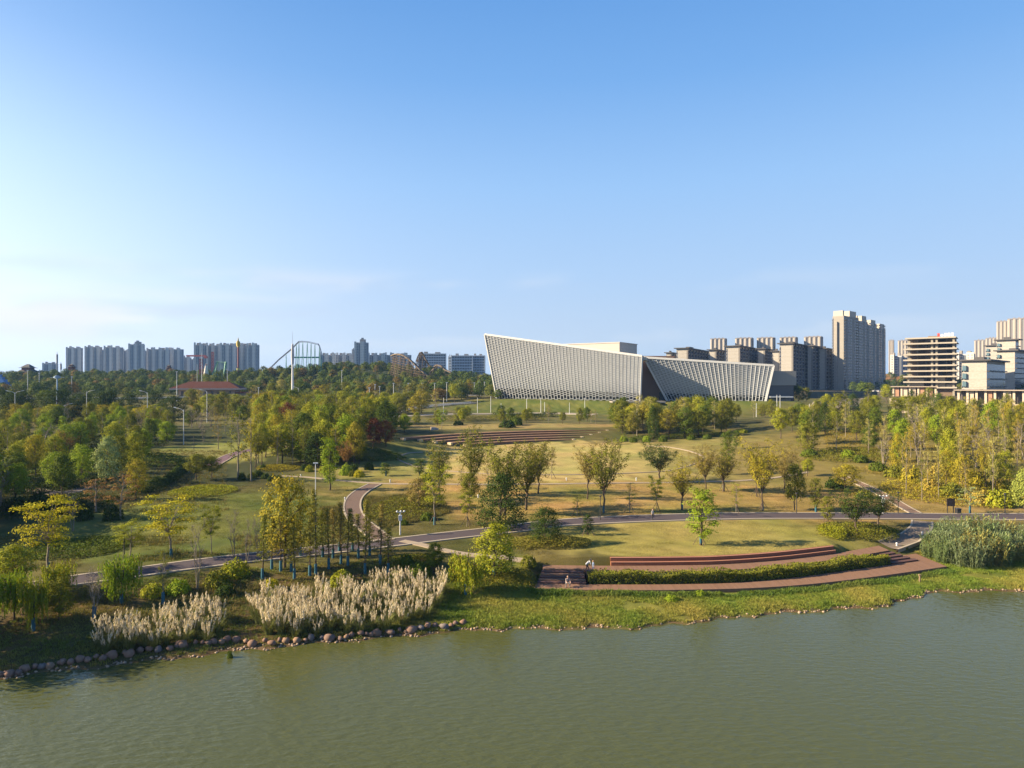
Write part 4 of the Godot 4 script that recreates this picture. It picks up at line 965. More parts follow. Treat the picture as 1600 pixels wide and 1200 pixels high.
const PAMPAS := """-37.1|62.1|0.83|@0,0,4|0
-35.3|62.6|1.04|@1,0,4|0
-34.4|63.5|1.08|@2,0,4|0
-33.2|63.1|0.95|@3,0,4|0
-32.7|64.2|0.80|@4,0,4|0
-32.5|65.4|0.78|@5,0,4|0
-31.1|64.1|0.91|@6,0,4|0
-29.0|64.6|0.75|@7,0,4|0
-38.5|63.1|0.67|@0,1,4|0
-37.8|64.2|1.10|@1,1,4|0
-36.9|63.4|1.07|@2,1,4|0
-35.7|63.7|0.73|@3,1,4|0
-32.0|66.4|0.75|@4,1,4|0
-31.0|65.3|0.76|@5,1,4|0
-30.7|66.4|1.09|@6,1,4|0
-29.5|65.6|0.82|@7,1,4|0
-28.9|66.7|1.10|@8,1,4|0
-39.0|64.6|1.01|@0,2,4|0
-37.4|65.5|1.06|@1,2,4|0
-36.6|64.6|0.99|@2,2,4|0
-35.6|65.1|0.70|@3,2,4|0
-35.0|67.1|0.91|@4,2,4|0
-34.3|66.0|0.67|@5,2,4|0
-33.2|66.5|1.12|@6,2,4|0
-32.7|67.8|0.73|@7,2,4|0
-31.6|67.6|0.67|@8,2,4|0
-36.7|66.6|0.77|@0,3,4|0
-35.6|68.3|0.86|@1,3,4|0
-33.9|67.9|0.87|@2,3,4|0
-34.4|69.2|0.87|@3,3,4|0
-32.9|69.2|1.12|@4,3,4|0
-32.8|70.4|0.69|@5,3,4|0
-31.7|69.9|1.11|@6,3,4|0
-31.0|68.9|1.00|@7,3,4|0
-29.9|68.9|1.15|@8,3,4|0
-23.9|66.7|1.13|@0,0,6|1
-22.7|66.7|0.97|@1,0,6|1
-21.1|66.1|0.76|@2,0,6|1
-20.7|67.2|1.09|@3,0,6|1
-19.2|66.7|0.67|@4,0,6|1
-18.3|67.8|1.09|@5,0,6|1
-17.1|68.4|0.97|@6,0,6|1
-16.3|67.4|0.93|@7,0,6|1
-15.1|67.3|0.83|@8,0,6|1
-13.9|68.6|0.69|@9,0,6|1
-12.7|68.3|1.07|@10,0,6|1
-12.0|70.4|0.93|@11,0,6|1
-11.2|69.4|0.87|@12,0,6|1
-10.3|70.5|0.88|@13,0,6|1
-24.6|68.1|0.91|@0,1,6|1
-23.4|67.9|1.10|@1,1,6|1
-21.9|67.9|1.02|@2,1,6|1
-21.3|69.0|0.89|@3,1,6|1
-20.2|68.4|0.95|@4,1,6|1
-19.7|69.4|1.03|@5,1,6|1
-18.3|69.7|0.75|@6,1,6|1
-18.4|71.0|0.75|@7,1,6|1
-17.0|70.5|0.78|@8,1,6|1
-15.9|69.2|0.65|@9,1,6|1
-15.0|70.5|0.72|@10,1,6|1
-13.0|72.0|1.10|@11,1,6|1
-11.3|72.1|0.75|@12,1,6|1
-9.8|71.9|0.67|@13,1,6|1
-9.0|71.0|0.93|@14,1,6|1
-25.8|69.3|1.19|@0,2,6|1
-24.6|69.4|1.12|@1,2,6|1
-23.3|69.2|1.02|@2,2,6|1
-22.2|70.0|0.67|@3,2,6|1
-21.0|70.1|0.98|@4,2,6|1
-20.7|71.5|0.98|@5,2,6|1
-19.9|70.7|0.79|@6,2,6|1
-19.3|72.5|0.99|@7,2,6|1
-17.3|72.4|1.16|@8,2,6|1
-16.2|71.9|0.90|@9,2,6|1
-15.3|72.8|0.80|@10,2,6|1
-14.4|71.6|0.73|@11,2,6|1
-12.6|73.6|0.98|@12,2,6|1
-10.9|73.3|1.04|@13,2,6|1
-8.4|73.7|1.15|@14,2,6|1
-26.8|70.8|1.07|@0,3,6|1
-24.6|71.4|0.90|@1,3,6|1
-23.2|70.8|0.85|@2,3,6|1
-23.2|72.0|1.14|@3,3,6|1
-22.2|71.5|1.00|@4,3,6|1
-20.5|72.9|1.09|@5,3,6|1
-19.1|74.0|0.67|@6,3,6|1
-18.0|73.7|0.98|@7,3,6|1
-16.8|74.0|1.05|@8,3,6|1
-14.0|73.9|1.03|@9,3,6|1
-12.1|75.3|0.84|@10,3,6|1
-11.1|74.7|0.66|@11,3,6|1
-10.0|75.5|1.14|@12,3,6|1
-9.7|74.2|0.94|@13,3,6|1
-8.2|75.3|0.93|@14,3,6|1
-26.6|72.5|0.74|@0,4,6|1
-26.7|73.7|1.14|@1,4,6|1
-25.4|72.8|0.99|@2,4,6|1
-24.2|72.8|1.02|@3,4,6|1
-22.3|72.9|0.90|@4,4,6|1
-20.8|74.3|1.04|@5,4,6|1
-17.9|75.6|0.96|@6,4,6|1
-15.3|74.3|1.08|@7,4,6|1
-14.5|75.5|0.82|@8,4,6|1
-13.2|75.8|0.74|@9,4,6|1
-12.9|76.9|1.17|@10,4,6|1
-11.6|76.9|0.72|@11,4,6|1
-10.4|76.6|1.09|@12,4,6|1
-9.2|76.6|0.88|@13,4,6|1
-8.0|77.0|1.10|@14,4,6|1
-25.5|74.0|0.74|@0,5,6|1
-23.9|74.8|0.79|@1,5,6|1
-23.2|73.7|0.86|@2,5,6|1
-22.4|74.9|0.69|@3,5,6|1
-21.4|75.6|1.13|@4,5,6|1
-19.2|76.0|0.93|@5,5,6|1
-18.4|76.8|0.98|@6,5,6|1
-16.2|76.1|0.67|@7,5,6|1
-15.8|77.4|1.03|@8,5,6|1
-14.5|77.8|1.15|@9,5,6|1
-14.2|76.7|0.69|@10,5,6|1
-13.4|78.1|1.10|@11,5,6|1
-11.9|78.1|1.19|@12,5,6|1
-10.3|77.7|1.11|@13,5,6|1
-8.3|78.1|1.12|@14,5,6|1"""
const REEDS := """58.7|92.6|0.77|0|@0,0,3
60.0|92.6|0.87|0|@1,0,3
61.5|93.0|0.96|2|@2,0,3
60.0|90.6|0.95|2|@3,0,3
61.7|91.6|1.02|1|@4,0,3
61.1|89.9|0.87|2|@5,0,3
63.2|92.7|1.10|1|@6,0,3
62.6|90.8|0.93|2|@7,0,3
64.1|91.0|1.05|1|@8,0,3
65.2|92.0|1.00|0|@9,0,3
66.7|93.2|0.93|0|@10,0,3
65.6|90.8|0.80|0|@11,0,3
66.6|91.7|0.85|1|@12,0,3
68.8|93.7|0.86|2|@13,0,3
68.5|92.2|0.68|1|@14,0,3
59.0|96.1|0.54|2|@0,1,3
58.6|94.9|0.69|0|@1,1,3
59.4|93.7|0.70|0|@2,1,3
60.8|95.2|0.84|2|@3,1,3
62.1|95.6|0.99|2|@4,1,3
62.2|94.3|1.02|2|@5,1,3
64.0|95.6|0.95|0|@6,1,3
64.2|93.7|0.97|1|@7,1,3
65.1|94.9|0.89|1|@8,1,3
66.4|96.4|0.98|0|@9,1,3
66.7|94.4|0.86|2|@10,1,3
68.4|95.0|0.82|1|@11,1,3
70.6|95.9|0.79|2|@12,1,3
69.9|94.7|0.67|0|@13,1,3
72.4|95.8|0.61|1|@14,1,3
60.0|97.4|0.58|0|@0,2,3
61.0|96.5|0.80|2|@1,2,3
62.2|97.6|0.83|0|@2,2,3
64.1|98.5|0.97|2|@3,2,3
63.1|96.6|0.99|2|@4,2,3
65.5|99.4|1.00|0|@5,2,3
65.0|97.2|0.84|1|@6,2,3
66.5|98.1|0.87|1|@7,2,3
67.4|99.4|1.08|1|@8,2,3
67.8|98.0|0.94|0|@9,2,3
69.9|99.5|1.04|2|@10,2,3
67.9|96.4|0.98|2|@11,2,3
69.3|97.8|0.88|2|@12,2,3
71.5|99.1|0.93|1|@13,2,3
70.8|98.0|0.95|1|@14,2,3
72.1|97.9|0.85|2|@15,2,3"""
const BOULDERS := """-43.65|57.83|0.49|1|small pinkish boulder, {} from the left in the shoreline stone row|0
-43.37|58.00|0.44|1|small pinkish boulder, {} from the left in the shoreline stone row|1
-42.90|57.94|0.68|1|medium pinkish boulder, {} from the left in the shoreline stone row|2
-42.33|58.15|0.63|2|medium brownish boulder, {} from the left in the shoreline stone row|3
-42.17|58.67|0.74|1|large pinkish boulder, {} from the left in the shoreline stone row|4
-41.62|59.17|0.50|1|small pinkish boulder, {} from the left in the shoreline stone row|5
-41.12|59.32|0.65|4|medium grey boulder, {} from the left in the shoreline stone row|6
-40.54|59.55|0.69|3|large tan boulder, {} from the left in the shoreline stone row|7
-40.12|60.01|0.34|1|small pinkish boulder, {} from the left in the shoreline stone row|8
-39.82|60.09|0.60|1|medium pinkish boulder, {} from the left in the shoreline stone row|9
-39.11|60.09|0.69|1|large pinkish boulder, {} from the left in the shoreline stone row|10
-38.56|60.51|0.72|1|large pinkish boulder, {} from the left in the shoreline stone row|11
-37.86|60.52|0.61|1|medium pinkish boulder, {} from the left in the shoreline stone row|12
-37.34|60.92|0.44|1|small pinkish boulder, {} from the left in the shoreline stone row|13
-36.56|60.65|0.76|2|large brownish boulder, {} from the left in the shoreline stone row|14
-36.08|61.19|0.83|0|large reddish boulder, {} from the left in the shoreline stone row|15
-35.41|61.97|0.49|3|small tan boulder, {} from the left in the shoreline stone row|16
-34.83|61.74|0.84|1|large pinkish boulder, {} from the left in the shoreline stone row|17
-34.19|62.43|0.66|2|medium brownish boulder, {} from the left in the shoreline stone row|18
-33.54|62.69|0.62|0|medium reddish boulder, {} from the left in the shoreline stone row|19
-32.77|62.83|0.76|4|large grey boulder, {} from the left in the shoreline stone row|20
-31.72|62.90|0.65|1|medium pinkish boulder, {} from the left in the shoreline stone row|21
-31.29|63.31|0.41|2|small brownish boulder, {} from the left in the shoreline stone row|22
-31.00|63.72|1.00|1|large pinkish boulder, {} from the left in the shoreline stone row|23
-29.92|64.15|0.49|0|small reddish boulder, {} from the left in the shoreline stone row|24
-29.28|64.22|0.51|0|medium reddish boulder, {} from the left in the shoreline stone row|25
-28.67|64.08|0.49|2|small brownish boulder, {} from the left in the shoreline stone row|26
-28.38|64.47|0.70|2|large brownish boulder, {} from the left in the shoreline stone row|27
-27.59|64.47|0.54|3|medium tan boulder, {} from the left in the shoreline stone row|28
-27.33|65.07|0.83|0|large reddish boulder, {} from the left in the shoreline stone row|29
-26.45|65.06|0.63|2|medium brownish boulder, {} from the left in the shoreline stone row|30
-25.45|64.85|0.46|3|small tan boulder, {} from the left in the shoreline stone row|31
-24.72|64.52|0.82|1|large pinkish boulder, {} from the left in the shoreline stone row|32
-23.69|65.02|0.48|0|small reddish boulder, {} from the left in the shoreline stone row|33
-22.88|64.54|0.64|0|medium reddish boulder, {} from the left in the shoreline stone row|34
-22.33|65.17|0.43|2|small brownish boulder, {} from the left in the shoreline stone row|35
-21.76|65.22|0.80|3|large tan boulder, {} from the left in the shoreline stone row|36
-20.71|65.32|0.61|3|medium tan boulder, {} from the left in the shoreline stone row|37
-19.99|65.57|0.38|1|small pinkish boulder, {} from the left in the shoreline stone row|38
-19.57|66.06|0.75|4|large grey boulder, {} from the left in the shoreline stone row|39
-18.54|66.20|0.57|4|medium grey boulder, {} from the left in the shoreline stone row|40
-17.77|65.94|0.82|2|large brownish boulder, {} from the left in the shoreline stone row|41
-16.72|65.94|0.50|2|small brownish boulder, {} from the left in the shoreline stone row|42
-16.18|66.33|0.48|3|small tan boulder, {} from the left in the shoreline stone row|43
-15.75|66.67|0.59|2|medium brownish boulder, {} from the left in the shoreline stone row|44
-14.89|66.89|0.50|2|small brownish boulder, {} from the left in the shoreline stone row|45
-14.37|66.95|0.38|1|small pinkish boulder, {} from the left in the shoreline stone row|46
-13.91|67.03|0.53|1|medium pinkish boulder, {} from the left in the shoreline stone row|47
-13.43|67.38|0.88|0|large reddish boulder, {} from the left in the shoreline stone row|48
-12.12|67.52|0.76|2|large brownish boulder, {} from the left in the shoreline stone row|49
-11.29|68.12|0.44|0|small reddish boulder, {} from the left in the shoreline stone row|50
-10.62|67.83|0.44|3|small tan boulder, {} from the left in the shoreline stone row|51
-10.06|67.94|0.85|1|large pinkish boulder, {} from the left in the shoreline stone row|52
-9.18|68.30|0.66|4|medium grey boulder, {} from the left in the shoreline stone row|53
-8.53|68.82|0.74|1|large pinkish boulder, {} from the left in the shoreline stone row|54
-7.83|69.10|0.67|2|medium brownish boulder, {} from the left in the shoreline stone row|55
-6.87|68.85|0.68|4|large grey boulder, {} from the left in the shoreline stone row|56
-6.22|69.31|0.45|0|small reddish boulder, {} from the left in the shoreline stone row|57
-5.82|69.77|0.53|2|medium brownish boulder, {} from the left in the shoreline stone row|58
-5.03|70.05|0.71|0|large reddish boulder, {} from the left in the shoreline stone row|59"""
const LAMPS := [["double-armed white street lamp nearest the frame edge before the camphor line", "street", -197.9, 270, 21.7, 0.2, 2],
	["white street lamp with one long arm, right of the disk-headed mast", "street", -170.6, 272, 21.9, 0.1, 1],
	["white street lamp above the golden rear grove", "street", -144.1, 268, 21.7, 3.1, 1],
	["white street lamp in front of the red-roofed hall", "street", -128.2, 285, 22, 3.1, 1],
	["slim street lamp over the bright distant lawn", "street", -104.1, 215, 16.9, 3.1, 1],
	["small street lamp right of the antenna mast's foot", "street", -126, 400, 22.7, 3, 1],
	["street lamp right of the disk-headed mast, low among dark trees", "street", -184.9, 280, 16.3, 0.1, 1],
	["blue disk-headed mast with a cross arm", "disk", -201.2, 300, 28.4, 0, 1],
	["tall antenna mast beside the steel coaster", "mast", -135.9, 420, 50, 0, 1],
	["thin radio mast on the ridge right of the pagoda", "lattice", -509.8, 760, 60.8, 0, 1],
	["short radio mast left of the lone hazy tower", "lattice", -505.5, 760, 49.4, 0, 1],
	["white camera mast with cluster head among the belt trees", "pole", -147.6, 395, 22.8, 0, 1],
	["tall pole between the pagoda and disk-headed mast", "pole", -299.8, 430, 31.9, 0, 1],
	["tall pole straight below the pagoda", "pole", -328.5, 460, 34.1, 0, 1],
	["tall pole right of the disk-headed mast", "pole", -292.1, 450, 29.7, 0, 1],
	["tall pole left of the red-roofed hall", "pole", -197.7, 400, 32.2, 0, 1],
	["very tall pole rising behind the red roof", "pole", -215, 470, 46.3, 0, 1],
	["thin pole left of the very tall pole", "pole", -241.4, 520, 39.7, 0, 1],
	["tall pole above the hall's right wing", "pole", -184.7, 440, 34.5, 0, 1],
	["tall white pole against the wooded hill", "pole", -107.9, 430, 33.5, 0, 1],
	["tall pole in the belt left of the camera mast pair", "pole", -73.6, 350, 23, 0, 1],
	["slim pole next to the belt pole, paler", "pole", -80.8, 400, 24.6, 0, 1],
	["curved lamp pole right of the slim belt pole", "pole", -78.1, 400, 23.5, 0, 1],
	["twin-banner pole above the ramp road's start", "pole", -68.1, 390, 25.4, 0, 1],
	["pole above the ramp road, first of the straight row", "pole", -62.7, 410, 25.4, 0, 1],
	["pole above the ramp road, second of the straight row", "pole", -55.5, 420, 25.4, 0, 1],
	["pole above the ramp road, third of the straight row", "pole", -48.5, 425, 25.4, 0, 1],
	["taller pole above the ramp road, fourth of the row", "pole", -38.5, 400, 25.8, 0, 1],
	["pole left of the museum tip, first of four", "pole", -27.9, 470, 26.3, 0, 1],
	["pole left of the museum tip, second of four", "pole", -26.7, 480, 25.9, 0, 1],
	["pole left of the museum tip, third of four", "pole", -23.3, 475, 26.3, 0, 1],
	["pole left of the museum tip, nearest the wall", "pole", -19.1, 470, 26.3, 0, 1],
	["thin pole by the ramp road's bend", "flag", -34.3, 340, 17.9, 0, 1],
	["thin pole at the museum lawn's left corner", "flag", -17.8, 350, 17.7, 0, 1],
	["thin white pole, first under the long wing", "flag", -11, 352, 18.4, 0, 1],
	["short thin pole, second under the long wing", "flag", -5.4, 335, 15.2, 0, 1],
	["thin white pole, third under the long wing", "flag", 7.5, 345, 17.8, 0, 1],
	["thin white pole, fourth under the long wing", "flag", 14.9, 350, 17.7, 0, 1],
	["short thin pole, fifth under the long wing", "flag", 16.3, 338, 15.8, 0, 1],
	["thin white pole, sixth under the long wing", "flag", 28.4, 335, 15.5, 0, 1],
	["thin white pole, seventh under the long wing", "flag", 37.6, 350, 17.7, 0, 1],
	["thin white pole, first under the short wing", "flag", 97.8, 330, 18.2, 0, 1],
	["thin white pole, second under the short wing", "flag", 113.5, 315, 15.8, 0, 1],
	["tall thin pole, left of the pair past the museum", "flag", 125, 320, 19.6, 0, 1],
	["tall thin pole, right of the pair past the museum", "flag", 126.9, 321, 19.5, 0, 1],
	["thin pole on the upper slope before the hoarding", "flag", 131.6, 300, 15.9, 0, 1],
	["white camera post beside the rough meadow", "camera", -16.7, 101.3, 6, 0.2, 1],
	["white camera post behind the flat-topped trees", "camera", 63.5, 116.1, 5.9, -0.2, 1],
	["dark lamp post left of the walking person", "park", 14.5, 111.2, 6.6, 0, 1],
	["dark lamp post before the round olive tree", "park", 48.6, 115.8, 6.3, 0, 1],
	["dark lamp post beside the slope path", "park", 66.1, 116.1, 6.4, 0, 1],
	["dark lamp post near the pale green frame-edge tree", "park", 84.1, 115.7, 6.2, 0, 1],
	["dark lamp post on the shaded lawn by the small umbrella tree", "park", -50.5, 88.3, 5.5, 0, 1],
	["dark lamp post on the bright distant lawn", "park", -80.8, 195.1, 9.1, 0, 1],
	["dark lamp post beside the distant bare tree", "park", -93.8, 200, 9.4, 0, 1],
	["slim tall pale pole standing among the cypress stand", "slim", -25.4, 87.7, 14.8, 0, 1],
	["white bollard beside the footpath end near the shrubs", "bollard", -48.5, 155.8, 4.3, 0, 1],
	["white bollard near the paver path junction", "bollard", -26.6, 148.1, 4.1, 0, 1],
	["white bollard on the round lawn's edge, first", "bollard", 11.9, 148.1, 4.5, 0, 1],
	["white bollard on the round lawn's edge, second", "bollard", 27.3, 148.9, 4.4, 0, 1],
	["white bollard at the deck's right entrance", "bollard", 55.5, 97.8, 2.1, 0, 1],
	["bluish bollard on the deck link path", "bollard", 61.3, 101.3, 2.9, 0, 1],
	["white bollard on the bank footpath lawn", "bollard", -31.7, 128.7, 3.5, 0, 1],
	["white bollard on the tan lawn under the small tree", "bollard", -6.5, 130.4, 3.7, 0, 1],
	["dark sign board on two posts beside the lakeside path", "sign", 75, 116, 5.4, 0, 1],
	["weathered wooden post on the bank below the deck", "wood_post", 50.5, 84, 1.3, 0, 1]]
const TINT_WORD := {"yellow": "yellow", "yellowgreen": "yellow-green", "bark": "leafless", "bright": "bright green", "gold": "golden", "green": "mid-green", "olive": "olive", "oliveb": "brown-olive", "brown": "brownish", "orangeolive": "orange-olive", "orange": "orange", "dark": "dark green", "rust": "rusty", "maroon": "maroon", "red": "red", "greygreen": "grey-green", "pale_green": "pale green", "straw": "straw-yellow", "amber": "amber"}
const KIND_WORD := {"broadleaf_tree": "tree", "zelkova_tree": "vase tree", "poplar_tree": "slender tree", "cypress_tree": "cypress", "camphor_tree": "domed tree", "bare_tree": "tree", "columnar_tree": "columnar tree", "spreading_tree": "umbrella tree", "autumn_tree": "tree", "olive_leaved_tree": "tree"}
const CARS := [["white parked car, second from the left below the tallest cream tower", 215.4, 430, 0.6, Color(0.6, 0.6, 0.62)],
	["navy parked car, third from the left below the tallest cream tower", 214.9, 425, 1.1, Color(0.05, 0.06, 0.1)],
	["white parked car, fourth from the left below the tallest cream tower", 224.2, 440, 0.8, Color(0.6, 0.6, 0.62)],
	["silver parked car, sixth from the left below the tallest cream tower", 222.1, 432, 1.1, Color(0.35, 0.36, 0.38)],
	["pale parked car, seventh from the left below the tallest cream tower", 233.5, 450, 1, Color(0.62, 0.62, 0.6)],
	["red parked car, ninth from the left below the tallest cream tower", 271.8, 520, 0.7, Color(0.3, 0.03, 0.03)],
	["red parked car, tenth from the left below the tallest cream tower", 267.3, 505, 1, Color(0.3, 0.03, 0.03)],
	["white parked car, eleventh from the left below the tallest cream tower", 280.3, 525, 0.7, Color(0.6, 0.6, 0.62)],
	["white parked car, twelfth from the left below the tallest cream tower", 280.6, 520, 1, Color(0.6, 0.6, 0.62)],
	["navy parked car, thirteenth from the left below the tallest cream tower", 297.7, 545, 1, Color(0.05, 0.06, 0.1)],
	["black parked car, fourteenth from the left below the tallest cream tower", 309.6, 560, 1.1, Color(0.03, 0.03, 0.035)],
	["silver parked car, first from the left below the tallest cream tower", 221.2, 445, 0.6, Color(0.35, 0.36, 0.38)],
	["navy parked car, fifth from the left below the tallest cream tower", 240.8, 470, 0.8, Color(0.05, 0.06, 0.1)],
	["pale parked car, eighth from the left below the tallest cream tower", 249.1, 480, 0.7, Color(0.62, 0.62, 0.6)]]
const FOLK := [[23, 111], [9.2, 83.6], [10, 83.4], [6.5, 80.3]]


# ---------------------------------------------------------------- sky: clear air, paler towards the horizon and the sun, a few thin clouds
const SUN_AZIMUTH := -93.0
const SUN_HEIGHT := 26.0


func make_sky() -> ImageTexture:
	var w := 1280
	var h := 640
	var im := Image.create(w, h, false, Image.FORMAT_RGBF)
	var cl := FastNoiseLite.new()
	cl.seed = 5
	cl.frequency = 0.016
	cl.fractal_octaves = 5
	var tall := [0.0, 4.0, 9.0, 16.0, 24.0, 32.0, 60.0, 90.0]
	var air := [SKY[0], SKY[1], SKY[2], SKY[3], SKY[4], SKY[5], SKY[6], SKY[7]]
	for y in h:
		var el := 90.0 - (y + 0.5) * 180.0 / h
		if el < -2.0:
			for x in w:
				im.set_pixel(x, y, Color(0.10, 0.10, 0.07))
			continue
		var e := maxf(el, 0.0)
		var base: Color = air[7]
		for i in 7:
			if e <= tall[i + 1]:
				base = (air[i] as Color).lerp(air[i + 1], (e - tall[i]) / (tall[i + 1] - tall[i]))
				break
		for x in w:
			var az := wrapf((x + 0.5) * 360.0 / w, -180.0, 180.0)  # the picture begins in the north
			var da := deg_to_rad(az - SUN_AZIMUTH)
			var ce := cos(deg_to_rad(e))
			var cosine := sin(deg_to_rad(e)) * sin(deg_to_rad(SUN_HEIGHT)) + ce * cos(deg_to_rad(SUN_HEIGHT)) * cos(da)
			var away := rad_to_deg(acos(clampf(cosine, -1.0, 1.0)))
			var daz := rad_to_deg(absf(wrapf(da, -PI, PI)))
			var c := base
			var glow := 4.6 * exp(-pow(daz / 41.0, 2)) * exp(-pow(e / 19.0, 2)) + 0.5 * exp(-pow(away / 18.0, 2))
			c += Color(1.0, 0.98, 0.94) * (0.78 * (1.0 - exp(-glow / 0.78))) / EXPOSURE
			if e > 1.0 and e < 16.0:
				# thin streaks low in the sky; the noise runs round the compass without a seam
				var r := 60.0
				var q := cl.get_noise_3d(cos(deg_to_rad(az)) * r * 2.2, sin(deg_to_rad(az)) * r * 2.2, e * 16.0)
				var bandy := exp(-pow((e - 4.9) / 1.7, 2)) + 0.5 * exp(-pow((e - 8.3) / 0.8, 2))
				var where := 0.03 + 0.97 * exp(-pow(daz / 78.0, 2))
				var shade := smoothstep(-0.05, 0.3, cl.get_noise_3d(cos(deg_to_rad(az)) * r * 2.2, sin(deg_to_rad(az)) * r * 2.2, (e + 1.2) * 16.0)) * bandy * where
				c = c.lerp(Color(0.63, 0.70, 0.83) / EXPOSURE, shade * 0.8)
				c = c.lerp(Color(1.0, 1.0, 1.0) / EXPOSURE, minf(1.0, smoothstep(-0.02, 0.24, q) * bandy * where * 1.25))
			im.set_pixel(x, y, c)
	return ImageTexture.create_from_image(im)


func _ready() -> void:
	rng.seed = 42
	patch.seed = 3
	patch.frequency = 0.055
	patch.fractal_octaves = 4
	fine.seed = 8
	fine.frequency = 0.25
	fine.fractal_octaves = 3
	# camera
	var cam := Camera3D.new()
	cam.name = "camera"
	cam.position = Vector3(0, 25, 0)
	cam.fov = 59.04
	cam.near = 0.5
	cam.far = 12000.0
	add_child(cam)
	# sky, air and exposure
	var env := Environment.new()
	env.background_mode = Environment.BG_SKY
	var sky := Sky.new()
	var sm := PanoramaSkyMaterial.new()
	sm.panorama = make_sky()
	sky.sky_material = sm
	env.sky = sky
	env.tonemap_mode = Environment.TONE_MAPPER_LINEAR
	env.tonemap_exposure = EXPOSURE
	env.fog_enabled = true
	env.fog_density = FOG
	env.fog_light_color = Color(0.55, 0.74, 1.0)
	env.sdfgi_enabled = true
	env.ssao_enabled = true
	env.ssil_enabled = true
	var we := WorldEnvironment.new()
	we.name = "world_environment"
	we.environment = env
	add_child(we)
	# sun
	var sun := DirectionalLight3D.new()
	sun.name = "sun"
	sun.light_energy = SUN
	sun.light_color = Color(1.0, 0.905, 0.75)
	sun.light_angular_distance = 0.5
	sun.shadow_enabled = true
	add_child(sun)
	var a := deg_to_rad(SUN_AZIMUTH)
	var el := deg_to_rad(SUN_HEIGHT)
	var to_sun := Vector3(sin(a) * cos(el), sin(el), -cos(a) * cos(el))
	sun.look_at_from_position(Vector3.ZERO, -to_sun, Vector3.UP)

	build_ground()
	build_water()
	build_paths()
	build_terraces()
	build_decks()
	build_museum()
	build_town()
	build_far_city()
	build_fairground()
	build_hall_and_pagoda()
	build_trees()
	build_hill_woods()
	build_shrubs()
	build_pampas()
	build_grass()
	build_boulders()
	build_lamps()
	build_cars()
	build_people()


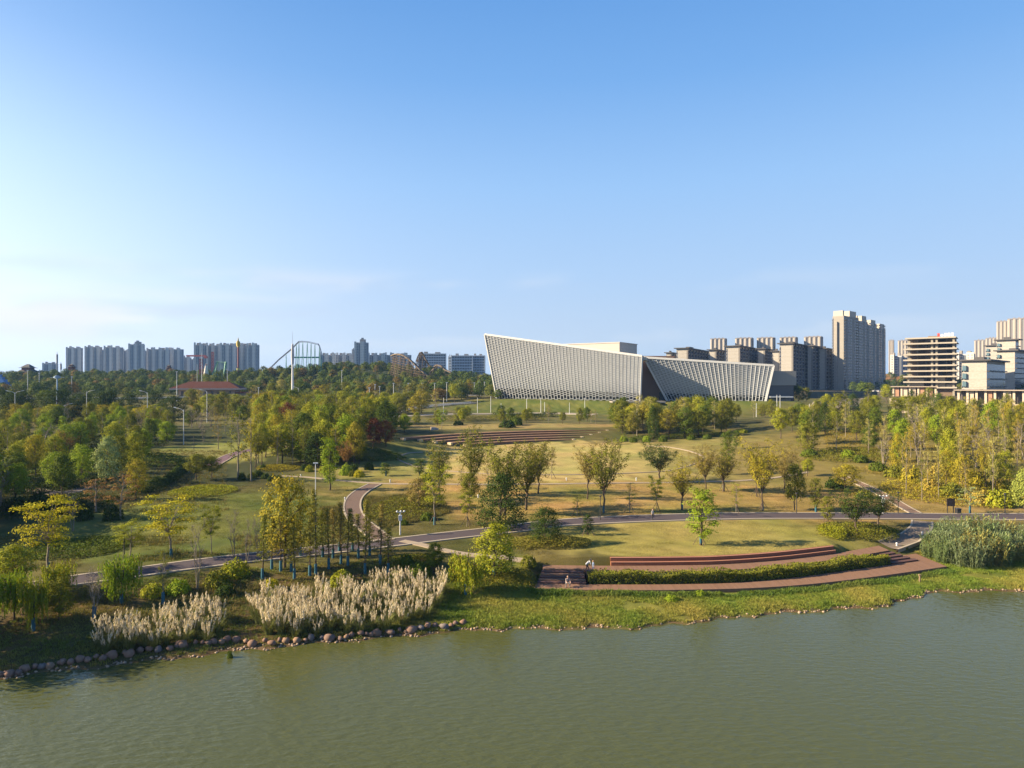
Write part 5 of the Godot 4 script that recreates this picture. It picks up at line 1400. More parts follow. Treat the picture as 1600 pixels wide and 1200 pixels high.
# ---------------------------------------------------------------- mesh helper
class MB:
	var v := PackedVector3Array()
	var n := PackedVector3Array()
	var c := PackedColorArray()
	var col := Color(1, 1, 1)

	func tri(a: Vector3, b: Vector3, d: Vector3) -> void:
		var nn := (b - a).cross(d - a).normalized()
		v.append(a); v.append(d); v.append(b)
		for i in 3:
			n.append(nn)
			c.append(col)

	func quad(a: Vector3, b: Vector3, d: Vector3, e: Vector3) -> void:
		tri(a, b, d)
		tri(a, d, e)

	func smooth_tri(a: Vector3, b: Vector3, d: Vector3, na: Vector3, nb: Vector3, nd: Vector3) -> void:
		v.append(a); v.append(d); v.append(b)
		n.append(na); n.append(nd); n.append(nb)
		for i in 3:
			c.append(col)

	# a box by its centre, with its own axes in t
	func box_t(t: Transform3D, s: Vector3) -> void:
		var h := s * 0.5
		var p := []
		for i in 8:
			p.append(t * Vector3(h.x if i & 1 else -h.x, h.y if i & 2 else -h.y, h.z if i & 4 else -h.z))
		quad(p[0], p[4], p[6], p[2])
		quad(p[5], p[1], p[3], p[7])
		quad(p[4], p[5], p[7], p[6])
		quad(p[1], p[0], p[2], p[3])
		quad(p[6], p[7], p[3], p[2])
		quad(p[0], p[1], p[5], p[4])

	# a box between two corners
	func box(a: Vector3, b: Vector3) -> void:
		box_t(Transform3D(Basis(), (a + b) * 0.5), (b - a).abs())

	func beam(a: Vector3, b: Vector3, w: float, h := -1.0) -> void:
		var d := b - a
		var len := d.length()
		if len < 0.001:
			return
		var z := d / len
		var x := Vector3.UP.cross(z)
		x = Vector3.RIGHT if x.length() < 0.01 else x.normalized()
		box_t(Transform3D(Basis(x, z.cross(x), z), (a + b) * 0.5), Vector3(w, w if h < 0 else h, len))

	func tube(pts: Array, radii: Array, k := 6) -> void:
		var rings := []
		for i in pts.size():
			var d: Vector3 = (pts[mini(i + 1, pts.size() - 1)] - pts[maxi(i - 1, 0)]).normalized()
			var x := d.cross(Vector3(0.31, 0.1, 0.95))
			x = Vector3.RIGHT if x.length() < 0.01 else x.normalized()
			var y := d.cross(x)
			var ring := []
			for j in k:
				var a := TAU * j / k
				ring.append((x * cos(a) + y * sin(a)))
			rings.append(ring)
		for i in pts.size() - 1:
			for j in k:
				var q := (j + 1) % k
				var n0: Vector3 = rings[i][j]
				var n1: Vector3 = rings[i][q]
				var n2: Vector3 = rings[i + 1][q]
				var n3: Vector3 = rings[i + 1][j]
				var a: Vector3 = pts[i] + n0 * radii[i]
				var b: Vector3 = pts[i] + n1 * radii[i]
				var d: Vector3 = pts[i + 1] + n2 * radii[i + 1]
				var e: Vector3 = pts[i + 1] + n3 * radii[i + 1]
				smooth_tri(a, b, d, n0, n1, n2)
				smooth_tri(a, d, e, n0, n2, n3)
		var last := pts.size() - 1
		if radii[last] > 0.001:
			for j in k:
				var q := (j + 1) % k
				tri(pts[last], pts[last] + rings[last][j] * radii[last], pts[last] + rings[last][q] * radii[last])

	# a leaf: a lozenge with the given normal
	func leaf(p: Vector3, nn: Vector3, up: Vector3, len: float, w: float) -> void:
		var s := up.cross(nn)
		s = Vector3.RIGHT if s.length() < 0.01 else s.normalized()
		var t := nn.cross(s)
		quad(p - t * len * 0.5, p + s * w * 0.5, p + t * len * 0.5, p - s * w * 0.5)

	# an uneven ball: squashed by s, lumps by amount k
	func ball(at: Vector3, s: Vector3, r: RandomNumberGenerator, k := 0.2, seg := 8) -> void:
		var rows := maxi(4, seg / 2 + 1)
		var g := []
		for i in rows + 1:
			var row := []
			for j in seg:
				var th := PI * i / rows
				var ph := TAU * j / seg
				var f := 1.0 + r.randf_range(-k, k)
				row.append(at + Vector3(sin(th) * cos(ph), cos(th), sin(th) * sin(ph)) * s * f)
			if i == 0 or i == rows:
				for j in seg:
					row[j] = row[0]
			g.append(row)
		for i in rows:
			for j in seg:
				var q := (j + 1) % seg
				var a: Vector3 = g[i][j]
				var b: Vector3 = g[i][q]
				var d: Vector3 = g[i + 1][q]
				var e: Vector3 = g[i + 1][j]
				if i > 0:
					smooth_tri(a, b, d, ((a - at) / s).normalized(), ((b - at) / s).normalized(), ((d - at) / s).normalized())
				if i < rows - 1:
					smooth_tri(a, d, e, ((a - at) / s).normalized(), ((d - at) / s).normalized(), ((e - at) / s).normalized())

	func done() -> ArrayMesh:
		var m := ArrayMesh.new()
		if v.size() == 0:
			return m
		var arr := []
		arr.resize(Mesh.ARRAY_MAX)
		arr[Mesh.ARRAY_VERTEX] = v
		arr[Mesh.ARRAY_NORMAL] = n
		arr[Mesh.ARRAY_COLOR] = c
		m.add_surface_from_arrays(Mesh.PRIMITIVE_TRIANGLES, arr)
		return m


# ---------------------------------------------------------------- scene helpers
func lin(r: float, g: float, b: float) -> Color:
	return Color(r, g, b).linear_to_srgb()


func mat(r: float, g: float, b: float, rough := 0.9, metal := 0.0, tex := "", scale := 0.3) -> StandardMaterial3D:
	var key := "%.3f %.3f %.3f %.2f %.2f %s %.2f" % [r, g, b, rough, metal, tex, scale]
	if not mats.has(key):
		var m := StandardMaterial3D.new()
		m.albedo_color = lin(r, g, b)
		m.roughness = rough
		m.metallic = metal
		m.metallic_specular = 0.2 if rough > 0.84 else 0.5
		m.vertex_color_use_as_albedo = true
		if tex != "":
			m.albedo_texture = noise_texture(tex)
			m.uv1_triplanar = true
			m.uv1_world_triplanar = true
			m.uv1_scale = Vector3(scale, scale, scale)
		mats[key] = m
	return mats[key]


func leaf_mat(c: Color) -> StandardMaterial3D:
	var key := "leaf " + c.to_html()
	if not mats.has(key):
		var m := StandardMaterial3D.new()
		m.albedo_color = c.linear_to_srgb()
		m.roughness = 0.8
		m.metallic_specular = 0.18
		m.vertex_color_use_as_albedo = true
		m.backlight_enabled = true
		m.backlight = Color(0.7, 0.7, 0.5)
		m.cull_mode = BaseMaterial3D.CULL_DISABLED
		mats[key] = m
	return mats[key]


var textures := {}
func noise_texture(kind: String) -> NoiseTexture2D:
	if not textures.has(kind):
		var t := NoiseTexture2D.new()
		t.width = 512
		t.height = 512
		t.seamless = true
		t.generate_mipmaps = false
		var f := FastNoiseLite.new()
		f.seed = 11
		f.noise_type = FastNoiseLite.TYPE_SIMPLEX_SMOOTH
		f.fractal_octaves = 5
		var g := Gradient.new()
		if kind == "turf":
			f.frequency = 0.03
			f.fractal_gain = 0.75
			g.set_color(0, Color(0.6, 0.6, 0.57))
			g.set_color(1, Color(1, 1, 1))
		elif kind == "stain":
			f.frequency = 0.012
			g.set_color(0, Color(0.86, 0.85, 0.83))
			g.set_color(1, Color(1, 1, 1))
		else:
			f.frequency = 0.05
			g.set_color(0, Color(0.7, 0.7, 0.7))
			g.set_color(1, Color(1, 1, 1))
		t.noise = f
		t.color_ramp = g
		textures[kind] = t
	return textures[kind]


func numbered(called: String) -> String:
	var k: int = taken.get(called, 0)
	taken[called] = k + 1
	return called if k == 0 else "%s_%03d" % [called, k]


func thing(called: String, label: String, category: String, at: Vector3, turn := 0.0, group := "") -> Node3D:
	var o := Node3D.new()
	o.name = numbered(called)
	add_child(o, true)
	o.position = at
	o.rotation.y = turn
	o.set_meta("label", label)
	o.set_meta("category", category)
	if group != "":
		o.set_meta("group", group)
	return o


func part(parent: Node, called: String, mesh: Mesh, m: Material, stuff := false) -> MeshInstance3D:
	var o := MeshInstance3D.new()
	o.name = called
	o.mesh = mesh
	o.material_override = m
	parent.add_child(o, true)
	if stuff:
		o.set_meta("kind", "stuff")
	return o


func single(called: String, mesh: Mesh, m: Material, label: String, category: String, at: Vector3, turn := 0.0, group := "", kind := "") -> MeshInstance3D:
	var o := MeshInstance3D.new()
	o.name = numbered(called)
	o.mesh = mesh
	o.material_override = m
	add_child(o, true)
	o.position = at
	o.rotation.y = turn
	o.set_meta("label", label)
	o.set_meta("category", category)
	if group != "":
		o.set_meta("group", group)
	if kind != "":
		o.set_meta("kind", kind)
	return o


const ORDINALS := ["first", "second", "third", "fourth", "fifth", "sixth", "seventh", "eighth", "ninth", "tenth", "eleventh", "twelfth", "thirteenth", "fourteenth", "fifteenth", "sixteenth", "seventeenth", "eighteenth", "nineteenth"]
const ROW_NAMES := [[], ["only"], ["front", "back"], ["front", "middle", "back"], ["front", "second", "third", "back"], ["front", "second", "third", "fourth", "back"], ["front", "second", "third", "fourth", "fifth", "back"]]


func ordinal(i: int) -> String:
	if i < 19:
		return ORDINALS[i]
	var tens: String = ["", "", "twent", "thirt", "fort", "fift", "sixt", "sevent"][(i + 1) / 10]
	return tens + "ieth" if (i + 1) % 10 == 0 else tens + "y-" + ORDINALS[(i + 1) % 10 - 1]


# "@4,1,3" becomes "<what>, fifth from the left, middle row of <where>"
func placed(code: String, what: String, where: String) -> String:
	var s := code.substr(1).split(",")
	var row: String = ROW_NAMES[int(s[2])][int(s[1])]
	return what + ", " + ordinal(int(s[0])) + " from the left, " + (row + " row of the " if row != "only" else "the ") + where


func lerp_table(x: float, xs: Array, ys: Array) -> float:
	if x <= xs[0]:
		return ys[0]
	for i in range(1, xs.size()):
		if x <= xs[i]:
			return ys[i - 1] + (ys[i] - ys[i - 1]) * (x - xs[i - 1]) / (xs[i] - xs[i - 1])
	return ys[-1]


# ---------------------------------------------------------------- the lie of the land (d is the distance north of the flying camera, -z)
const SHORE_X := [-300, -120, -60, -43.5, -24, -3.2, 13, 27.8, 43, 46, 51.5, 62, 120, 300]
const SHORE_D := [15, 38, 52, 57.6, 64, 69, 69.4, 73.6, 76.4, 79, 81.5, 82, 84, 80]
const RISE_D := [0, 85, 111, 147, 190, 222, 245, 300, 350, 380, 420, 600, 900, 1200, 2000, 6000]
const RISE_H := [2.0, 2.3, 2.6, 3.6, 5.2, 6.0, 8.6, 9.3, 10.2, 13, 16.5, 20, 24, 22, 20, 20]
const BANK_U := [-40, -8, 0, 1.5, 8, 20, 40, 80, 200]
const BANK_H := [-3, -1.5, 0, 0.35, 0.7, 2.3, 4, 9, 40]
const DECK_X := [-8, 2.85, 14.9, 30.2, 41.7, 57.3, 70]
const DECK_D := [80.3, 79.4, 78.8, 79.7, 83.1, 89.2, 94.6]
const ARC_X := 32.896
const ARC_D := 162.205
const ARC_R := 80.795


func shore(x: float) -> float:
	return lerp_table(x, SHORE_X, SHORE_D) + 0.4 * sin(x * 0.9) + 0.25 * sin(x * 2.3 + 1.0)


func deck_front(x: float) -> float:
	var sum := 0.0
	for o in [-6, -4, -2, 0, 2, 4, 6]:
		sum += lerp_table(x + o, DECK_X, DECK_D)
	return sum / 7.0


func lower_depth(x: float) -> float:
	return lerp_table(x, [25, 45], [2.2, 3.6])


func bench_foot(x: float) -> float:
	return lerp_table(x, [25, 45], [7.2, 8.4])


func bump(x: float, d: float, cx: float, cd: float, sx: float, sd: float, a: float) -> float:
	return a * exp(-pow((x - cx) / sx, 2) - pow((d - cd) / sd, 2))


func slope(d: float, x: float) -> float:
	var h := lerp_table(d, RISE_D, RISE_H)
	var w := 1.0 - smoothstep(45.0, 75.0, absf(x))
	if w > 0.0 and d > 180.0 and d < 262.0:
		var r := Vector2(x - ARC_X, d - ARC_D).length() if d > ARC_D - 20.0 else 0.0
		var t := clampf((r - (ARC_R - 15.5)) / 15.5, 0.0, 1.0)
		var low := lerp_table(d, [180, 190, 222, 262], [4.85, 5.2, 6.0, 6.2])
		h = h * (1.0 - w) + w * (low * (1.0 - t) + (8.35 + 0.2 * smoothstep(235.0, 262.0, d)) * t)
	return h


# the museum stands on a low grassed rise
func rise(x: float, d: float, h: float) -> float:
	var w := smoothstep(-42.0, -15.0, x) * (1.0 - smoothstep(150.0, 190.0, x))
	if w <= 0.0 or d < 300.0 or d > 470.0:
		return h
	var f := lerp_table(x, [-30, -9.3, 68.3, 84, 131, 150], [420, 410, 362, 368, 350, 345])
	var t := h + (15.9 - h) * smoothstep(f - 28.0, f - 3.0, d)
	return h + (maxf(h, t) - h) * w * (1.0 - smoothstep(430.0, 470.0, d))


func height(x: float, d: float) -> float:
	var h := rise(x, d, minf(lerp_table(d - shore(x), BANK_U, BANK_H), slope(d, x)))
	var natural := h
	if x > 2.4 and x < 60.0:
		var f := d - deck_front(x)
		var b := bench_foot(x)
		if x < 46.0 and f > 0.0 and f < b + 1.6:
			h = 0.55 + 2.13 * smoothstep(b + 0.1, b + 0.9, f)
		elif x >= 46.0 and f > -0.5 and f < 14.0:
			h = 0.55 + (lerp_table(d, RISE_D, RISE_H) - 0.57) * smoothstep(5.0, 14.0, f)
		if x < 46.0 and f >= b + 1.6 and f < 20.0:
			h = 2.68 + (slope(d, x) - 2.68) * smoothstep(b + 1.6, 20.0, f)
		h = lerpf(natural, h, smoothstep(2.4, 3.3, x))
	h += bump(x, d, 120, 215, 55, 60, 5.5)
	h += bump(x, d, -400, 700, 220, 100, 10) + bump(x, d, -140, 640, 105, 85, 16) + bump(x, d, 480, 850, 90, 70, 15)
	if d > 86.0:
		h += 0.25 * sin(x * 0.07 + d * 0.05) * smoothstep(86.0, 140.0, d)
	return h


func spot(x: float, d: float, lift := 0.0) -> Vector3:
	return Vector3(x, height(x, d) + lift, -d)


func oval(x: float, d: float, cx: float, cd: float, rx: float, rd: float, soft := 0.35) -> float:
	var q := sqrt(pow((x - cx) / rx, 2) + pow((d - cd) / rd, 2))
	return 1.0 - smoothstep(1.0 - soft, 1.0 + soft, q + 0.35 * patch.get_noise_2d(x * 2.0, d * 2.0))


func mixed(a: Color, b: Color, t: float) -> Color:
	return a.lerp(b, clampf(t, 0.0, 1.0))


# what grows or lies on the ground at a place: the colour of the soil or turf itself
func soil_color(x: float, d: float) -> Color:
	var u := d - shore(x)
	var p := patch.get_noise_2d(x, d)
	var q := fine.get_noise_2d(x, d)
	var k := 0.5 + 0.9 * p
	if u < 0.6:
		return mixed(Color(0.12, 0.08, 0.045), Color(0.2, 0.14, 0.08), 0.5 + q)
	var c := mixed(Color(0.085, 0.095, 0.032), Color(0.16, 0.13, 0.05), k)
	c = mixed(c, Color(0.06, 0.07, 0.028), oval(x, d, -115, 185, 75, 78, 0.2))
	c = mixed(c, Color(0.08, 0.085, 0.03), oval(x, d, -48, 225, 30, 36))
	var green_lawn := mixed(Color(0.10, 0.135, 0.03), Color(0.19, 0.19, 0.05), k)
	c = mixed(c, green_lawn, oval(x, d, -48, 112, 26, 26))
	c = mixed(c, mixed(Color(0.22, 0.25, 0.05), Color(0.28, 0.25, 0.09), k), oval(x, d, -83, 200, 22, 26, 0.15))
	c = mixed(c, mixed(Color(0.22, 0.22, 0.06), Color(0.3, 0.25, 0.09), k), oval(x, d, -24, 172, 26, 34))
	var tan_lawn := mixed(Color(0.25, 0.24, 0.06), Color(0.44, 0.28, 0.12), k + 0.1)
	c = mixed(c, tan_lawn, oval(x, d, 28, 136, 58, 29, 0.15))
	c = mixed(c, mixed(Color(0.40, 0.365, 0.125), Color(0.50, 0.365, 0.155), k), oval(x, d, 12, 184, 38, 38, 0.12))
	c = mixed(c, mixed(Color(0.28, 0.27, 0.085), Color(0.38, 0.31, 0.12), k), oval(x, d, 62, 175, 30, 38, 0.3))
	c = mixed(c, mixed(Color(0.27, 0.255, 0.07), Color(0.37, 0.30, 0.105), k), oval(x, d, 27, 99, 27, 12.5, 0.12))
	c = mixed(c, mixed(Color(0.12, 0.13, 0.04), Color(0.2, 0.17, 0.06), k), oval(x, d, -22, 122, 11, 14))
	c = mixed(c, mixed(Color(0.36, 0.25, 0.11), Color(0.3, 0.26, 0.09), k), oval(x, d, 5, 262, 60, 12, 0.3))
	if d > 240.0:
		c = mixed(c, mixed(Color(0.10, 0.11, 0.035), Color(0.2, 0.17, 0.07), k), smoothstep(262.0, 285.0, d))
		c = mixed(c, mixed(Color(0.10, 0.14, 0.03), Color(0.17, 0.17, 0.05), k + 0.6 * q), oval(x, d, 60, 372, 100, 44, 0.12))
		c = mixed(c, Color(0.07, 0.085, 0.035), smoothstep(430.0, 520.0, d))
		c = mixed(c, Color(0.3, 0.21, 0.1), oval(x, d, -235, 560, 100, 18, 0.3))
		c = mixed(c, Color(0.17, 0.14, 0.1), oval(x, d, 330, 520, 160, 130, 0.3))
		c = mixed(c, mixed(Color(0.38, 0.17, 0.08), Color(0.2, 0.15, 0.06), k), oval(x, d, 480, 830, 90, 70, 0.3))
	c = mixed(c, mixed(Color(0.2, 0.17, 0.05), Color(0.26, 0.2, 0.075), k), oval(x, d, 95, 165, 50, 50))
	c = mixed(c, mixed(Color(0.34, 0.235, 0.10), Color(0.27, 0.2, 0.07), k), oval(x, d, 73, 124, 28, 13, 0.3))
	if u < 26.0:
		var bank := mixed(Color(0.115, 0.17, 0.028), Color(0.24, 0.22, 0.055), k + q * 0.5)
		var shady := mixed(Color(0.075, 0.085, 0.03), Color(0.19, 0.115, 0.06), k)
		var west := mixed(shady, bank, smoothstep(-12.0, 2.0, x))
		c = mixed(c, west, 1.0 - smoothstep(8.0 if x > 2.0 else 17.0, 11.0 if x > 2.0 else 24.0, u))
	return Color(c.r * 1.04, c.g * 1.05, c.b) * (1.0 + 0.38 * q)


# ---------------------------------------------------------------- plants
const LEAF := {
	"yellow": Color(0.400, 0.360, 0.020), "yellowgreen": Color(0.255, 0.270, 0.022), "bark": Color(0.249, 0.200, 0.082), "bright": Color(0.205, 0.275, 0.020), "gold": Color(0.290, 0.250, 0.025),
	"green": Color(0.095, 0.132, 0.016), "olive": Color(0.160, 0.168, 0.021), "oliveb": Color(0.189, 0.177, 0.029), "brown": Color(0.235, 0.187, 0.050), "orangeolive": Color(0.173, 0.156, 0.022),
	"orange": Color(0.330, 0.190, 0.030), "dark": Color(0.046, 0.074, 0.014), "rust": Color(0.250, 0.140, 0.045), "maroon": Color(0.130, 0.045, 0.025), "red": Color(0.220, 0.080, 0.030),
	"greygreen": Color(0.245, 0.302, 0.122), "pale_green": Color(0.250, 0.290, 0.060), "straw": Color(0.337, 0.307, 0.086), "amber": Color(0.340, 0.265, 0.050),
}
# h, r: size as built; cb: where the crown begins; th: how high the trunk goes; shape of the crown; limbs; clumps, their size, leaves in each, leaf size; trunk radius; pale trunk
const TREES := {
	"olive_leaved_tree": [8.0, 2.7, 0.14, 0.74, "ball", 9, 46, 0.72, 78, 0.25, 0.15, false],
	"broadleaf_tree": [8.0, 2.7, 0.14, 0.72, "ball", 9, 46, 0.74, 81, 0.26, 0.15, false],
	"autumn_tree": [8.0, 2.6, 0.16, 0.75, "ball", 10, 42, 0.70, 71, 0.24, 0.14, false],
	"camphor_tree": [9.0, 4.4, 0.1, 0.6, "dome", 10, 72, 1.0, 74, 0.27, 0.25, false],
	"zelkova_tree": [9.0, 2.6, 0.24, 0.34, "vase", 11, 0, 0.42, 30, 0.18, 0.15, false],
	"poplar_tree": [9.0, 1.4, 0.28, 0.97, "column", 15, 14, 0.40, 23, 0.18, 0.10, true],
	"cypress_tree": [8.5, 1.35, 0.22, 0.98, "cone", 34, 0, 0.32, 20, 0.15, 0.11, false],
	"willow_tree": [6.0, 2.3, 0.3, 0.5, "weep", 11, 0, 0.3, 0, 0.26, 0.13, false],
	"spreading_tree": [9.0, 2.9, 0.36, 0.5, "umbrella", 12, 16, 0.85, 78, 0.23, 0.15, true],
	"columnar_tree": [8.5, 1.5, 0.16, 0.85, "column", 10, 34, 0.5, 65, 0.20, 0.13, false],
	"bare_tree": [7.5, 1.5, 0.25, 0.6, "bare", 9, 0, 0.3, 0, 0.2, 0.12, true],
}


func crown_width(shape: String, t: float) -> float:
	match shape:
		"ball": return sqrt(maxf(0.0, 1.0 - pow(2.0 * t - 0.86, 2) / 1.3)) 
		"dome": return sqrt(maxf(0.0, 1.0 - pow(t * 1.02, 2.4)))
		"column": return 0.45 + 0.55 * sin(PI * clampf(t * 0.92 + 0.06, 0.0, 1.0))
		"cone": return 1.0 - t * 0.93
		"umbrella": return 0.65 + 0.35 * t
	return 0.35 + 0.65 * t


func clump(m: MB, at: Vector3, size: Vector3, count: int, leaf: float, out: Vector3) -> void:
	var base := rng.randf_range(0.8, 1.18)
	var warm := rng.randf_range(-0.1, 0.1)
	for i in count:
		var g := Vector3(rng.randfn(), rng.randfn(), rng.randfn()) * 0.55
		var p := at + g * size
		var k := base * rng.randf_range(0.72, 1.3)
		m.col = Color(k * (1.0 + warm), k, k * (1.0 - warm))
		var nn := (g + out * 0.7 + Vector3(0, 0.45, 0) + Vector3(rng.randfn(), rng.randfn(), rng.randfn()) * 0.55).normalized()
		var l := leaf * rng.randf_range(0.7, 1.3)
		m.leaf(p, nn, Vector3(rng.randfn(), rng.randfn(), rng.randfn()), l, l * 0.62)


func grow(kind: String, variant: int) -> Dictionary:
	var key := kind + str(variant)
	if forms.has(key):
		return forms[key]
	rng.seed = hash(key)
	var p: Array = TREES[kind]
	var H: float = p[0]
	var R: float = p[1]
	var cb: float = p[2]
	if kind in ["broadleaf_tree", "olive_leaved_tree", "autumn_tree"]:
		cb += [0.0, 0.1, 0.2, 0.06][variant]
	var shape: String = p[4]
	var lc: int = p[8]
	if kind == "autumn_tree" and variant == 2 or kind == "zelkova_tree" and variant == 1:
		lc = int(lc * 0.65)
	var wood := MB.new()
	var crown := MB.new()
	var lean := Vector3(rng.randf_range(-0.3, 0.3), 0, rng.randf_range(-0.3, 0.3))
	var stems := 1
	if shape == "bare":
		stems = 3
	elif kind == "columnar_tree" and variant == 0:
		stems = 3
	var tops := []
	for s in stems:
		var off := Vector3.ZERO if stems == 1 else Vector3(cos(s * 2.1), 0, sin(s * 2.1))
		var pts := []
		var rad := []
		for i in 6:
			var t := i / 5.0
			pts.append(lean * t * t + off * (0.08 + 0.5 * t) * (1.0 if stems > 1 else 0.0) + Vector3(rng.randf_range(-0.08, 0.08), 0, rng.randf_range(-0.08, 0.08)) * float(i) * 0.5 + Vector3(0, H * p[3] * t - 0.15, 0))
			rad.append(p[10] * (1.15 if i == 0 else 1.0) * lerpf(1.0, 0.22 if p[3] > 0.55 else 0.6, t) / (1.0 if stems == 1 else 1.5))
		wood.tube(pts, rad, 7)
		tops.append(pts)
	var n: int = p[5]
	for i in n:
		var f := (i + 0.5) / n
		var pts: Array = tops[i % stems]
		var az := i * 2.4 + rng.randf_range(-0.4, 0.4)
		var dir := Vector3(cos(az), 0, sin(az))
		var from_t := 0.0
		var tt := 0.0
		if shape in ["vase", "weep", "umbrella"]:
			from_t = rng.randf_range(0.72, 1.0)
			tt = rng.randf_range(0.5, 1.0) if shape == "vase" else rng.randf_range(0.7, 1.0) if shape == "weep" else 0.1 + 0.9 * f
		else:
			tt = clampf(0.06 + 0.9 * f, 0.0, 1.0)
			from_t = clampf((cb + (1.0 - cb) * (tt - 0.22)) / p[3], cb * 0.9, 0.97)
			if shape == "cone":
				from_t = clampf((cb + (1.0 - cb) * tt) / p[3], 0.0, 0.99)
		var idx := from_t * 5.0
		var i0 := mini(int(idx), 4)
		var a: Vector3 = pts[i0].lerp(pts[i0 + 1], idx - i0)
		var rr := R * crown_width(shape, tt) * rng.randf_range(0.7, 0.98)
		if shape == "weep":
			rr = R * rng.randf_range(0.35, 0.9)
		var b := lean + dir * rr + Vector3(0, H * (cb + (1.0 - cb) * tt), 0)
		if shape == "cone":
			b.y = a.y + rr * 0.25
		if shape == "vase" :
			b = lean + dir * R * rng.randf_range(0.3, 1.08) + Vector3(0, H * rng.randf_range(0.62, 1.0), 0)
		var m := a.lerp(b, 0.5) + Vector3(0, 0.05 if shape == "cone" else 0.22 * (b.y - a.y) * (-0.5 if shape == "vase" else 1.0), 0) + (dir * 0.1 * R if shape == "weep" else Vector3.ZERO)
		var lr: float = p[10] * (0.2 if shape == "cone" or shape == "column" else 0.42)
		wood.tube([a, m, b], [lr, lr * 0.6, 0.015], 5)
		var out := (dir + Vector3(0, 0.5, 0)).normalized()
		match shape:
			"vase":
				for j in 6:
					var t := 0.3 + 0.7 * j / 5.0
					var q := a.lerp(m, t * 2.0) if t < 0.5 else m.lerp(b, t * 2.0 - 1.0)
					clump(crown, q, Vector3(1, 1, 1) * p[7], lc, p[9], out)
					for s in 2:
						var side := Vector3(rng.randfn(), 0.5 + 0.6 * rng.randf(), rng.randfn()) * 0.72
						if j > 0:
							wood.tube([q, q + side], [0.025, 0.008], 4)
							clump(crown, q + side, Vector3(1, 1, 1) * p[7] * 0.9, lc, p[9], out)
			"cone":
				for j in 3:
					clump(crown, a.lerp(b, 0.35 + 0.33 * j), Vector3(1, 0.55, 1) * p[7], lc, p[9], out)
			"weep":
				for j in 7:
					var t := 0.35 + 0.65 * j / 6.0
					var q := a.lerp(m, t * 2.0) if t < 0.5 else m.lerp(b, t * 2.0 - 1.0)
					for s in 2:
						var st := q + Vector3(rng.randfn(), 0.3, rng.randfn()) * 0.28
						var ln := rng.randf_range(0.28, 0.66) * H
						var k := rng.randf_range(0.75, 1.25)
						var sway := Vector3(rng.randf_range(-0.12, 0.16), -1, rng.randf_range(-0.12, 0.12))
						var y := 0.0
						while y < ln and st.y - y > 0.5:
							crown.col = Color(k * rng.randf_range(0.8, 1.2), k * rng.randf_range(0.85, 1.15), k)
							var w := Vector3(rng.randfn(), rng.randfn() * 0.3, rng.randfn())
							crown.leaf(st + sway * y + w * 0.07, w.normalized(), Vector3(0.2 * rng.randfn(), 1, 0.2 * rng.randfn()), 0.34, 0.12)
							y += 0.12
			"bare":
				for j in 6:
					var q := m.lerp(b, rng.randf())
					var e := q + Vector3(rng.randfn() * 0.35, rng.randf_range(0.3, 1.1), rng.randfn() * 0.35)
					wood.tube([q, e], [0.03, 0.008], 4)
					for s in 3:
						wood.tube([q.lerp(e, 0.6), e + Vector3(rng.randfn(), rng.randfn(), rng.randfn()) * 0.3], [0.014, 0.006], 3)
				clump(crown, b, Vector3(1, 1, 1) * 0.5, 5, 0.16, out)
			"umbrella":
				for j in 3:
					var q := b + Vector3(rng.randfn() * 0.5, rng.randfn() * 0.18, rng.randfn() * 0.5) * (0.0 if j == 0 else 1.0)
					clump(crown, q, Vector3(1, 0.34, 1) * p[7], lc, p[9], Vector3.UP)
					wood.tube([m.lerp(b, 0.7), q], [0.03, 0.01], 4)
			_:
				clump(crown, b, Vector3(1, 0.75, 1) * p[7], lc, p[9], out)
				clump(crown, m.lerp(b, 0.35), Vector3(1, 0.75, 1) * p[7] * 0.85, int(lc * 0.7), p[9], out)
	var fill: int = p[6]
	for i in fill:
		var tt := (i + rng.randf()) / fill
		var az := i * 2.4 + rng.randf()
		var rr := R * crown_width(shape, tt) * sqrt(rng.randf_range(0.18, 1.0)) * rng.randf_range(0.82, 1.04)
		var y := H * (cb + (1.0 - cb) * tt * (0.93 if shape != "umbrella" else 1.0))
		var q := lean + Vector3(cos(az) * rr, y, sin(az) * rr)
		var out := (Vector3(cos(az), 0.4, sin(az))).normalized()
		clump(crown, q, Vector3(1, 0.3 if shape == "umbrella" else 0.72, 1) * p[7], lc, p[9], out)
		if i % 2 == 0:
			wood.tube([lean * 0.5 + Vector3(0, minf(y * 0.8, H * p[3]), 0), q], [0.03, 0.008], 4)
	forms[key] = {"wood": wood.done(), "crown": crown.done(), "h": H, "w": R * 2.0}
	return forms[key]


